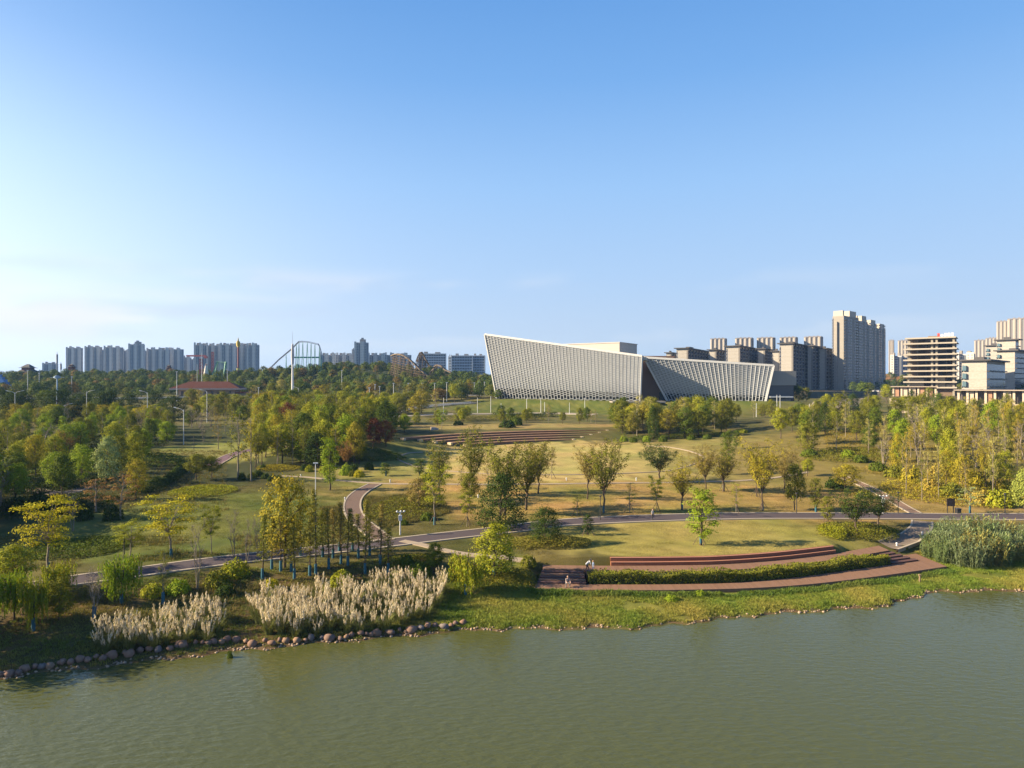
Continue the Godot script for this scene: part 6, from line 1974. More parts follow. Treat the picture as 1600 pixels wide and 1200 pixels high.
var wrap_mesh: Mesh
var stake_mesh: Mesh
func plant(line: String) -> void:
	var s := line.split("|")
	var kind := s[0]
	var at := spot(float(s[1]), float(s[2]))
	var tall := float(s[3])
	var wide := float(s[4])
	var seedling := hash(line)
	var f := grow(kind, seedling % 4)
	var label := s[8]
	if label.begins_with("@"):
		label = placed(label, TINT_WORD[s[5]] + " " + KIND_WORD[kind], GROUPS[int(s[7])].trim_prefix("trees of the "))
	var o := thing(kind, label, "tree", at, float(seedling % 628) / 100.0, GROUPS[int(s[7])])
	o.scale = Vector3(wide / f.w, tall / f.h, wide / f.w)
	var bark := mat(0.30, 0.26, 0.21, 0.9, 0.0, "grain", 1.5) if TREES[kind][11] else mat(0.13, 0.10, 0.075, 0.95, 0.0, "grain", 1.5)
	part(o, "trunk", f.wood, bark)
	part(o, "crown", f.crown, leaf_mat(LEAF[s[5]]))
	if s[6].contains("w"):
		var w := part(o, "trunk_wrap", wrap_mesh, mat(0.02, 0.10, 0.145, 0.8))
		w.scale = Vector3(f.w / wide, f.h / tall, f.w / wide)
	if s[6].contains("s"):
		for k in 3:
			var w := part(o, "support_stake", stake_mesh, mat(0.12, 0.09, 0.07))
			w.rotation.y = TAU * k / 3.0
			w.scale = Vector3(f.w / wide, f.h / tall, f.w / wide)


func leafy_mound(size: Vector3, count: int, leaf: float, seed_: int) -> Mesh:
	rng.seed = seed_
	var m := MB.new()
	for i in count:
		var d := Vector3(rng.randfn(), absf(rng.randfn()) * 0.9 + 0.02, rng.randfn()).normalized()
		var lump := 1.0 + 0.16 * sin(d.x * 7.0 + seed_) * cos(d.z * 6.0)
		var p := d * size * rng.randf_range(0.78, 1.03) * lump
		var k := rng.randf_range(0.7, 1.3)
		m.col = Color(k * rng.randf_range(0.9, 1.1), k, k)
		m.leaf(p, (d + Vector3(rng.randfn(), rng.randfn(), rng.randfn()) * 0.5).normalized(), Vector3(rng.randfn(), rng.randfn(), rng.randfn()), leaf * rng.randf_range(0.7, 1.3), leaf * 0.6)
	return m.done()


func scatter(called: String, mesh: Mesh, m: Material, where: Array, tints: PackedColorArray, label: String, category: String) -> void:
	var mm := MultiMesh.new()
	mm.transform_format = MultiMesh.TRANSFORM_3D
	mm.use_colors = true
	mm.mesh = mesh
	mm.instance_count = where.size()
	for i in where.size():
		mm.set_instance_transform(i, where[i])
		mm.set_instance_color(i, tints[i])
	var o := MultiMeshInstance3D.new()
	o.name = numbered(called)
	o.multimesh = mm
	o.material_override = m
	add_child(o, true)
	o.set_meta("kind", "stuff")
	o.set_meta("label", label)
	o.set_meta("category", category)


# ---------------------------------------------------------------- paths and bands
func ribbon(pts: PackedVector2Array, wide: float, lift: float, step := 1.2, side := 0.0) -> Mesh:
	var cv := Curve2D.new()
	for i in pts.size():
		var t := (pts[mini(i + 1, pts.size() - 1)] - pts[maxi(i - 1, 0)]) / 6.0
		cv.add_point(pts[i], -t, t)
	cv.bake_interval = 0.5
	var len := cv.get_baked_length()
	var k := int(len / step) + 1
	var m := MB.new()
	var was := []
	for i in k + 1:
		var a := cv.sample_baked(len * i / k, true)
		var b := cv.sample_baked(minf(len, len * i / k + 0.4), true) - cv.sample_baked(maxf(0.0, len * i / k - 0.4), true)
		var nrm := Vector2(-b.y, b.x).normalized()
		var now := []
		for j in 5:
			var q := a + nrm * (side + wide * (0.5 - j / 4.0))
			now.append(Vector3(q.x, maxf(height(q.x, q.y), height(a.x, a.y) - 0.12) + lift, -q.y))
		if i > 0:
			for j in 4:
				m.quad(was[j], was[j + 1], now[j + 1], now[j])
			var dn := Vector3(0, -0.5, 0)
			m.quad(was[0], now[0], now[0] + dn, was[0] + dn)
			m.quad(was[4], was[4] + dn, now[4] + dn, now[4])
		was = now
	# every face looks up or out, whichever way the line was drawn
	for i in range(0, m.v.size(), 3):
		if m.n[i].y < -0.1:
			var s := m.v[i + 1]
			m.v[i + 1] = m.v[i + 2]
			m.v[i + 2] = s
			for j in 3:
				m.n[i + j] = -m.n[i + j]
	return m.done()


func path(called: String, pts: PackedVector2Array, wide: float, m: Material, kerb_wide: float, lift := 0.09) -> void:
	var o := MeshInstance3D.new()
	o.name = numbered(called)
	o.mesh = ribbon(pts, wide, lift)
	o.material_override = m
	o.set_meta("kind", "structure")
	add_child(o, true)
	if kerb_wide > 0.0:
		for s in [-1.0, 1.0]:
			part(o, "kerb", ribbon(pts, kerb_wide, lift + 0.05, 1.2, s * (wide + kerb_wide) * 0.5), mat(0.44, 0.385, 0.31, 0.9, 0.0, "grain", 1.0))


# a band between two curves over x (given as distances), y_top on top, down to y_low
func band(x0: float, x1: float, near_d: Callable, far_d: Callable, y_top: float, y_low: float, step: float, jitter := 0.0) -> Mesh:
	var m := MB.new()
	var k := int((x1 - x0) / step) + 1
	for i in k:
		var xa := x0 + (x1 - x0) * i / k
		var xb := x0 + (x1 - x0) * (i + 1) / k
		var f := 1.0 + rng.randf_range(-jitter, jitter)
		m.col = Color(f, f, f)
		var a := Vector3(xa, y_top, -near_d.call(xa))
		var b := Vector3(xb, y_top, -near_d.call(xb))
		var d := Vector3(xb, y_top, -far_d.call(xb))
		var e := Vector3(xa, y_top, -far_d.call(xa))
		var dn := Vector3(0, y_low - y_top, 0)
		m.quad(a, b, d, e)
		m.quad(a + dn, b + dn, b, a)
		m.quad(d + dn, e + dn, e, d)
		if i == 0:
			m.quad(e + dn, a + dn, a, e)
		if i == k - 1:
			m.quad(b + dn, d + dn, d, b)
	return m.done()


# ---------------------------------------------------------------- ground and water
func stops(pairs: Array) -> PackedFloat32Array:
	var out := PackedFloat32Array()
	for k in pairs.size() - 1:
		var a: float = pairs[k][0]
		var b: float = pairs[k + 1][0]
		var n := int(ceil((b - a) / pairs[k][1]))
		for i in n:
			out.append(a + (b - a) * i / n)
	out.append(pairs[-1][0])
	return out


func build_ground() -> void:
	var xs := stops([[-5000, 800], [-1800, 120], [-700, 30], [-260, 6], [-110, 1.3], [110, 5], [260, 25], [800, 120], [1900, 800], [5000, 1]])
	var ds := stops([[8, 5], [40, 1.2], [76, 0.6], [96, 1.2], [150, 2.0], [260, 5], [450, 14], [1000, 80], [2200, 600], [6500, 1]])
	var nx := xs.size()
	var nd := ds.size()
	var v := PackedVector3Array()
	var n := PackedVector3Array()
	var c := PackedColorArray()
	for j in nd:
		for i in nx:
			v.append(spot(xs[i], ds[j]))
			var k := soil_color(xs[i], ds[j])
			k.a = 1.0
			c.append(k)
	for j in nd:
		for i in nx:
			var l := v[j * nx + maxi(i - 1, 0)]
			var r := v[j * nx + mini(i + 1, nx - 1)]
			var f := v[maxi(j - 1, 0) * nx + i]
			var b := v[mini(j + 1, nd - 1) * nx + i]
			n.append((r - l).cross(b - f).normalized())
	var ix := PackedInt32Array()
	for j in nd - 1:
		for i in nx - 1:
			var p := j * nx + i
			ix.append_array([p, p + nx, p + 1, p + 1, p + nx, p + nx + 1])
	var arr := []
	arr.resize(Mesh.ARRAY_MAX)
	arr[Mesh.ARRAY_VERTEX] = v
	arr[Mesh.ARRAY_NORMAL] = n
	arr[Mesh.ARRAY_COLOR] = c
	arr[Mesh.ARRAY_INDEX] = ix
	var m := ArrayMesh.new()
	m.add_surface_from_arrays(Mesh.PRIMITIVE_TRIANGLES, arr)
	var g := part(self, "ground", m, mat(1, 1, 1, 0.95, 0.0, "turf", 0.35))
	g.set_meta("kind", "structure")
	g.set_meta("label", "rolling ground of dry lawns, green bank and bare soil")


func build_water() -> void:
	var t := NoiseTexture2D.new()
	t.width = 1024
	t.height = 1024
	t.seamless = true
	t.as_normal_map = true
	t.bump_strength = 8.0
	t.generate_mipmaps = false
	var f := FastNoiseLite.new()
	f.seed = 21
	f.frequency = 0.022
	f.fractal_octaves = 4
	f.fractal_gain = 0.55
	t.noise = f
	var m := StandardMaterial3D.new()
	m.albedo_color = lin(WATER.r, WATER.g, WATER.b)
	m.roughness = 0.09
	m.metallic_specular = 0.3
	m.normal_enabled = true
	m.normal_texture = t
	m.normal_scale = 0.2
	var mesh := ArrayMesh.new()
	var arr := []
	arr.resize(Mesh.ARRAY_MAX)
	arr[Mesh.ARRAY_VERTEX] = PackedVector3Array([Vector3(-900, 0, 500), Vector3(-900, 0, -95), Vector3(900, 0, -95), Vector3(900, 0, 500)])
	arr[Mesh.ARRAY_NORMAL] = PackedVector3Array([Vector3.UP, Vector3.UP, Vector3.UP, Vector3.UP])
	arr[Mesh.ARRAY_TANGENT] = PackedFloat32Array([1, 0, 0, 1, 1, 0, 0, 1, 1, 0, 0, 1, 1, 0, 0, 1])
	arr[Mesh.ARRAY_TEX_UV] = PackedVector2Array([Vector2(-900 / 42.0, 500 / 15.0), Vector2(-900 / 42.0, -95 / 15.0), Vector2(900 / 42.0, -95 / 15.0), Vector2(900 / 42.0, 500 / 15.0)])
	arr[Mesh.ARRAY_INDEX] = PackedInt32Array([0, 1, 2, 0, 2, 3])
	mesh.add_surface_from_arrays(Mesh.PRIMITIVE_TRIANGLES, arr)
	var w := part(self, "water", mesh, m)
	w.set_meta("kind", "structure")
	w.set_meta("label", "murky olive lake water with small ripples")


func line_of(flat: Array) -> PackedVector2Array:
	var out := PackedVector2Array()
	for i in range(0, flat.size(), 2):
		out.append(Vector2(flat[i], flat[i + 1]))
	return out


func build_paths() -> void:
	var asphalt := mat(0.105, 0.088, 0.098, 0.9, 0.0, "grain", 0.5)
	var paver := mat(0.19, 0.135, 0.11, 0.9, 0.0, "grain", 0.7)
	var pale := mat(0.40, 0.33, 0.25, 0.9, 0.0, "grain", 0.7)
	path("lakeside_path", line_of(PATHS[0]), 3.9, asphalt, 0.45)
	path("paver_path", line_of(PATHS[1]), 2.6, paver, 0.3, 0.11)
	path("thin_footpath", line_of(PATHS[2]), 1.0, pale, 0.0, 0.1)
	path("lawn_edge_path", line_of(PATHS[3]), 0.5, pale, 0.0, 0.13)
	path("slope_path", line_of(PATHS[4]), 1.7, mat(0.26, 0.175, 0.125, 0.9, 0.0, "grain", 0.7), 0.22, 0.11)
	path("deck_link_path", line_of(PATHS[5]), 2.5, mat(0.25, 0.205, 0.165, 0.9, 0.0, "grain", 0.7), 0.3, 0.12)
	path("bank_footpath", line_of(PATHS[6]), 1.3, pale, 0.0, 0.12)
	path("purple_path", line_of(PATHS[7]), 3.0, mat(0.2, 0.13, 0.16, 0.9, 0.0, "grain", 0.6), 0.3, 0.12)
	path("park_road", line_of(PATHS[8]), 7.0, mat(0.40, 0.36, 0.31, 0.9, 0.0, "grain", 0.3), 0.5, 0.15)
	path("ramp_road", line_of(PATHS[9]), 8.0, mat(0.16, 0.16, 0.165, 0.9, 0.0, "grain", 0.3), 0.6, 0.2)
	path("town_road", line_of(PATHS[10]), 12.0, mat(0.24, 0.205, 0.17, 0.9, 0.0, "grain", 0.3), 0.5, 0.2)
	path("far_road", line_of(PATHS[11]), 14.0, mat(0.20, 0.20, 0.205, 0.9, 0.0, "grain", 0.3), 0.6, 0.3)
	path("grove_path", line_of(PATHS[12]), 2.2, mat(0.2, 0.16, 0.14, 0.9, 0.0, "grain", 0.7), 0.25, 0.12)
	# guard rails along the two roads behind the groves
	rail(line_of(PATHS[11]), 7.5, "white guard rail along the far road under the wooded hill", 8.0)
	rail(line_of(PATHS[9]), 4.6, "grey guard rail along the curving ramp road beside the museum lawn", 4.0)


func rail(pts: PackedVector2Array, off: float, label: String, gap: float) -> void:
	var o := thing("guard_rail", label, "guard rail", spot(pts[0].x, pts[0].y))
	var base := o.position
	var cv := Curve2D.new()
	for q in pts:
		cv.add_point(q)
	var k := int(cv.get_baked_length() / gap)
	var bars := MB.new()
	var posts := MB.new()
	var was := Vector3.ZERO
	for i in k + 1:
		var p := cv.sample_baked(i * gap)
		var t := cv.sample_baked(i * gap + 0.5) - cv.sample_baked(maxf(0, i * gap - 0.5))
		var nn := Vector2(-t.y, t.x).normalized()
		if nn.y > 0:
			nn = -nn
		p += nn * off
		var now := spot(p.x, p.y) - base
		posts.box_t(Transform3D(Basis(), now + Vector3(0, 0.6, 0)), Vector3(0.16, 1.4, 0.16))
		if i > 0:
			for y in [0.55, 0.95, 1.3]:
				bars.beam(was + Vector3(0, y, 0), now + Vector3(0, y, 0), 0.1, 0.18)
		was = now
	part(o, "rail_bar", bars.done(), mat(0.6, 0.6, 0.58, 0.6), true)
	part(o, "rail_post", posts.done(), mat(0.55, 0.55, 0.53, 0.6), true)


# ---------------------------------------------------------------- terraces and the lakeside deck
func build_terraces() -> void:
	var o := thing("stepped_terrace", "curved five-step terrace of brown timber risers above the round lawn", "terrace", Vector3(ARC_X, 0, -ARC_D))
	var riser := mat(0.27, 0.155, 0.10, 0.85, 0.0, "grain", 0.6)
	var tread := mat(0.37, 0.23, 0.135, 0.95, 0.0, "grain", 0.4)
	var tip := mat(0.50, 0.40, 0.27, 0.9)
	for k in 5:
		var r0 := ARC_R - 15.5 + 3.1 * k
		var r1 := r0 + 3.2
		var y := 6.0 + 0.53 * (k + 1)
		var a0 := deg_to_rad(TERRACE_A[k])
		var a1 := deg_to_rad(TERRACE_B[k])
		var n := 48
		var rm := MB.new()
		var tm := MB.new()
		for i in n:
			var p := []
			for s in 2:
				var a := lerpf(a0, a1, float(i + s) / n)
				var dir := Vector3(sin(a), 0, -cos(a))
				p.append([dir * r0 + Vector3(0, y, 0), dir * (r0 + 0.55) + Vector3(0, y, 0), dir * r0 + Vector3(0, y - 1.1, 0), dir * (r0 + 0.55) + Vector3(0, y - 1.1, 0), dir * (r0 + 0.55) + Vector3(0, y - 0.03, 0), dir * r1 + Vector3(0, y - 0.03, 0)])
			var f := rng.randf_range(0.85, 1.15)
			rm.col = Color(f, f, f)
			rm.quad(p[0][0], p[1][0], p[1][1], p[0][1])
			rm.quad(p[0][2], p[1][2], p[1][0], p[0][0])
			rm.quad(p[1][3], p[0][3], p[0][1], p[1][1])
			tm.col = Color(1, 1, 1) * rng.randf_range(0.9, 1.08)
			tm.quad(p[0][4], p[1][4], p[1][5], p[0][5])
		part(o, "riser", rm.done(), riser)
		part(o, "tread", tm.done(), tread)
		for a in [a0, a1]:
			var e := MB.new()
			var dir := Vector3(sin(a), 0, -cos(a))
			e.box_t(Transform3D(Basis(Vector3.UP, -a), dir * (r0 + 0.5) + Vector3(0, y - 0.32, 0)), Vector3(0.9, 0.75, 1.5))
			part(o, "end_block", e.done(), tip)
	# the pale stone block and the low mound behind
	var b := MB.new()
	b.box_t(Transform3D(), Vector3(1.9, 1.1, 1.2))
	b.box_t(Transform3D(Basis(), Vector3(1.3, -0.1, 0.1)), Vector3(0.9, 0.8, 1.1))
	single("stone_block", b.done(), mat(0.45, 0.37, 0.33), "pale stone block on the tan strip behind the terrace", "stone block", spot(BLOCK[0], BLOCK[1], 0.5), 0.3)


func build_decks() -> void:
	var wood := mat(0.27, 0.162, 0.11, 0.85, 0.0, "grain", 1.2)
	var dark := mat(0.12, 0.055, 0.042, 0.8, 0.0, "grain", 1.2)
	var corten := mat(0.235, 0.085, 0.045, 0.8, 0.0, "stain", 0.6)
	var o := thing("lakeside_deck", "curving red-brown timber deck in two levels along the lake bank", "deck", Vector3.ZERO)
	part(o, "lower_deck", band(2.6, 57.2, func(x): return deck_front(x), func(x): return deck_front(x) + lower_depth(x) + lerpf(0.0, 3.2, smoothstep(50.0, 54.0, x)), 1.0, 0.2, 0.3, 0.13), wood)
	part(o, "upper_deck", band(3.9, 44.3, func(x): return deck_front(x) + lower_depth(x) + 2.3 + (0.9 if x < 9.0 else 0.0), func(x): return deck_front(x) + bench_foot(x) + 0.02, 1.9, 0.3, 0.3, 0.13), wood)
	part(o, "upper_deck", band(44.32, 52.4, func(x): return deck_front(x) + lerpf(5.9, 6.9, (x - 44.3) / 8.0), func(x): return deck_front(x) + lerpf(8.4, 9.6, (x - 44.3) / 8.0), 1.9, 0.3, 0.3, 0.13), wood)
	for k in 5:
		part(o, "step", band(3.1 + 0.15 * k, 8.9, func(x): return deck_front(x) + 2.2 + 0.62 * k, func(x): return deck_front(x) + 2.2 + 0.62 * (k + 1) + 0.02, 1.0 + 0.15 * (k + 1), 0.3, 0.4, 0.05), dark if k % 2 == 0 else wood)
	for k in 4:
		part(o, "step", band(50.6 - 0.1 * k, 55.0 - 0.7 * k, func(x): return deck_front(x) + 3.62 + 0.8 * k, func(x): return deck_front(x) + 3.62 + 0.8 * (k + 1), 1.0 + 0.18 * (k + 1), 0.3, 0.4, 0.05), dark)
	var w := thing("retaining_bench", "long two-tier rust-red steel bench wall holding the lake lawn", "bench", Vector3.ZERO)
	for k in 2:
		var foot := MB.new()
		part(w, "tier", band(12.6 + 0.0 * k, 44.2, func(x): return deck_front(x) + bench_foot(x) + 0.04 + 0.6 * k, func(x): return deck_front(x) + bench_foot(x) + 0.62 + 0.6 * k, 1.9 + 0.42 * (k + 1), 0.4, 0.7, 0.04), corten)
		part(w, "cap", band(12.6, 44.2, func(x): return deck_front(x) + bench_foot(x) + 0.02 + 0.6 * k, func(x): return deck_front(x) + bench_foot(x) + 0.2 + 0.6 * k, 1.925 + 0.42 * (k + 1), 1.9 + 0.42 * (k + 1), 0.7, 0.02), mat(0.42, 0.2, 0.12, 0.7))
	# the hedge between the two levels
	hedge("long clipped hedge between the two levels of the lakeside deck", 9.2, 50.4, func(x): return deck_front(x) + lower_depth(x) + 0.15, func(x): return deck_front(x) + lower_depth(x) + 2.2, 1.0, 1.35, 15000, "olive", 0.2)


func hedge(label: String, x0: float, x1: float, near_d: Callable, far_d: Callable, y0: float, tall: float, count: int, tint: String, leaf: float) -> void:
	rng.seed = hash(label)
	var m := MB.new()
	for i in count:
		var x := rng.randf_range(x0, x1)
		var f := rng.randf()
		var top := tall * (0.85 + 0.3 * patch.get_noise_2d(x * 6.0, f * 20.0) + 0.12 * sin(x * 0.6))
		var y := top * (1.0 - pow(rng.randf(), 2.2))
		var face := rng.randf()
		if face < 0.3:
			f = rng.randf_range(0.0, 0.1)
		var k := rng.randf_range(0.65, 1.35) * (1.0 + 0.35 * patch.get_noise_2d(x * 4.0, 7.0))
		m.col = Color(k * rng.randf_range(0.85, 1.2), k, k * 0.9)
		var dd: float = lerpf(near_d.call(x), far_d.call(x), f)
		m.leaf(Vector3(x, y0 - 0.4 + y + 0.4, -dd), Vector3(rng.randfn() * 0.6, 0.8 + rng.randfn() * 0.4, 0.5 + rng.randfn() * 0.5).normalized(), Vector3(rng.randfn(), 1.5, rng.randfn()), leaf * rng.randf_range(0.8, 1.6), leaf * 0.6)
	var body := band(x0 + 0.2, x1 - 0.2, func(x): return near_d.call(x) + 0.35, func(x): return far_d.call(x) - 0.35, y0 + tall * 0.62, y0 - 0.5, 0.8)
	var o := thing("hedge", label, "hedge", Vector3.ZERO)
	part(o, "foliage", m.done(), leaf_mat(LEAF[tint]))
	part(o, "stems", body, mat(0.045, 0.05, 0.02))


# ---------------------------------------------------------------- the museum: two lattice-clad wings that lean over the lawn
func on_face(q: Array, u: float, v: float) -> Vector3:
	return (q[0] as Vector3).lerp(q[1], u).lerp((q[3] as Vector3).lerp(q[2], u), v)


func wing(o: Node3D, called: String, q: Array, cols: int, rows: int, deep: Vector3, open_low: float, open_mid: float) -> void:
	var nn: Vector3 = ((q[1] - q[0]) as Vector3).cross(q[3] - q[0]).normalized()
	var w := Node3D.new()
	w.name = called
	o.add_child(w, true)
	# the solid body behind the lattice, with a sloping roof
	var back := []
	for k in 4:
		var b: Vector3 = q[k] + deep
		if k > 1:
			b.y -= 1.5
		back.append(b)
	var s := MB.new()
	var a := q.map(func(p): return p - nn * 1.3)
	for k in 4:
		var k2 := (k + 1) % 4
		s.quad(a[k2], a[k], back[k], back[k2])
	s.quad(back[1], back[0], back[3], back[2])
	part(w, "side_and_roof", s.done(), mat(0.400, 0.388, 0.360, 0.7))
	# glass at the foot, grey metal panels above
	var g := MB.new()
	var p := MB.new()
	for i in cols:
		var u0 := float(i) / cols
		var u1 := float(i + 1) / cols
		g.quad(on_face(a, u0, 0), on_face(a, u1, 0), on_face(a, u1, open_low), on_face(a, u0, open_low))
		var steps := 12
		for j in steps:
			var v0 := lerpf(open_low, 1.0, float(j) / steps)
			var v1 := lerpf(open_low, 1.0, float(j + 1) / steps)
			var f := rng.randf_range(0.94, 1.06)
			p.col = Color(f, f, f)
			var e := nn * 1.1
			p.quad(on_face(a, u0, v0) + e, on_face(a, u1, v0) + e, on_face(a, u1, v1) + e, on_face(a, u0, v1) + e)
	part(w, "glazing", g.done(), mat(0.035, 0.04, 0.045, 0.12))
	part(w, "metal_panels", p.done(), mat(0.185, 0.197, 0.215, 0.6), true)
	for i in cols + 1:
		var u := float(i) / cols
		var m := MB.new()
		m.beam(on_face(q, u, 0.0) - nn * 0.06, on_face(q, u, 1.0) - nn * 0.06, 0.34, 0.3)
		part(w, "mullion", m.done(), mat(0.335, 0.355, 0.385, 0.6))
	# louvre plates, half a step higher in every other bay; wider apart near the foot
	var l := MB.new()
	for i in cols:
		var u0 := (i + 0.1) / cols
		var u1 := (i + 0.9) / cols
		for j in rows:
			var v := (j + (0.5 if i % 2 else 0.0)) / rows
			if v > 0.995 or (v < 0.11 and (j % 2) != 0):
				continue
			var c := rng.randf_range(0.9, 1.06)
			l.col = Color(c, c, c)
			var up := (on_face(q, 0.5, 1) - on_face(q, 0.5, 0)).normalized()
			var x := on_face(q, u0, v)
			var y := on_face(q, u1, v)
			var d := (y - x).normalized()
			l.box_t(Transform3D(Basis(d, up, d.cross(up)), (x + y) * 0.5 - nn * 0.12), Vector3((y - x).length(), lerpf(0.3, 0.72, smoothstep(0.15, 0.45, v)), 0.2))
	part(w, "louvre_plates", l.done(), mat(0.285, 0.305, 0.335, 0.6), true)
	var rim := MB.new()
	for k in [1, 2, 3]:
		rim.beam(q[k] - nn * 0.3, q[(k + 1) % 4] - nn * 0.3, 0.75, 1.1)
	part(w, "edge_frame", rim.done(), mat(0.46, 0.47, 0.48, 0.6))


func build_museum() -> void:
	var o := thing("museum", "large pale museum with two slanting lattice wings above the green lawn", "museum", Vector3.ZERO)
	wing(o, "long_wing", MUSEUM_L, 46, 27, Vector3(5, -4, -48), 0.17, 0.3)
	wing(o, "short_wing", MUSEUM_R, 31, 17, Vector3(12, -2, -40), 0.17, 0.28)
	var e := MB.new()
	e.quad(MUSEUM_GAP[0], MUSEUM_GAP[1], MUSEUM_GAP[2], MUSEUM_GAP[3])
	part(o, "entrance_wall", e.done(), mat(0.13, 0.075, 0.05, 0.8))
	var gl := MB.new()
	var ga: Vector3 = MUSEUM_GAP[0].lerp(MUSEUM_GAP[1], 0.55) + Vector3(-0.2, 0, 0.4)
	var gb: Vector3 = MUSEUM_GAP[1] + Vector3(0, 0, 0.4)
	gl.quad(ga, gb, gb + Vector3(0, 15, 0), ga + Vector3(0, 15, 0))
	part(o, "entrance_glass", gl.done(), mat(0.03, 0.04, 0.05, 0.1))
	var ln := MB.new()
	ln.beam(MUSEUM_L[2] + Vector3(0, -1.2, -1.5), MUSEUM_R[3] + Vector3(0, -1.2, -1.5), 5.0, 1.6)
	part(o, "lintel", ln.done(), mat(0.360, 0.344, 0.312, 0.7))
	# stage tower on the roof
	var t := Node3D.new()
	t.name = "roof_block"
	o.add_child(t, true)
	t.position = Vector3(ROOF[0], ROOF[1], ROOF[2])
	t.rotation.y = ROOF[3]
	var b := MB.new()
	b.box(Vector3(0, 0, -ROOF[4]), Vector3(ROOF[5], ROOF[6], 0))
	part(t, "roof_wall", b.done(), mat(0.496, 0.464, 0.424, 0.85, 0.0, "stain", 0.2))
	var cp := MB.new()
	cp.box(Vector3(-0.3, ROOF[6], -ROOF[4] - 0.3), Vector3(ROOF[5] + 0.3, ROOF[6] + 0.5, 0.3))
	part(t, "coping", cp.done(), mat(0.400, 0.376, 0.344, 0.7))
	# side lobby with its white canopy
	var lob: Vector3 = MUSEUM_R[1]
	var s := MB.new()
	s.box(lob + Vector3(2, -1, -22), lob + Vector3(17, 8.5, -6))
	part(o, "side_lobby", s.done(), mat(0.05, 0.055, 0.07, 0.2))
	s = MB.new()
	s.box(lob + Vector3(1, 8.5, -24), lob + Vector3(18, 16, -5))
	part(o, "lobby_upper", s.done(), mat(0.240, 0.228, 0.208, 0.7))
	s = MB.new()
	s.box(lob + Vector3(2, 2.2, -5.9), lob + Vector3(14, 2.9, 1))
	part(o, "canopy", s.done(), mat(0.576, 0.560, 0.544, 0.6))
	var wl := MB.new()
	wl.box(lob + Vector3(0.5, -4.5, -1), lob + Vector3(13, 1.2, 0))
	part(o, "retaining_wall", wl.done(), mat(0.176, 0.160, 0.152, 0.9))
	var forecourt := MB.new()
	forecourt.box(MUSEUM_L[1] + Vector3(-16, -1.0, -3), MUSEUM_L[1] + Vector3(12, -0.1, 9))
	part(o, "forecourt", forecourt.done(), mat(0.336, 0.312, 0.280, 0.9, 0.0, "grain", 0.3))


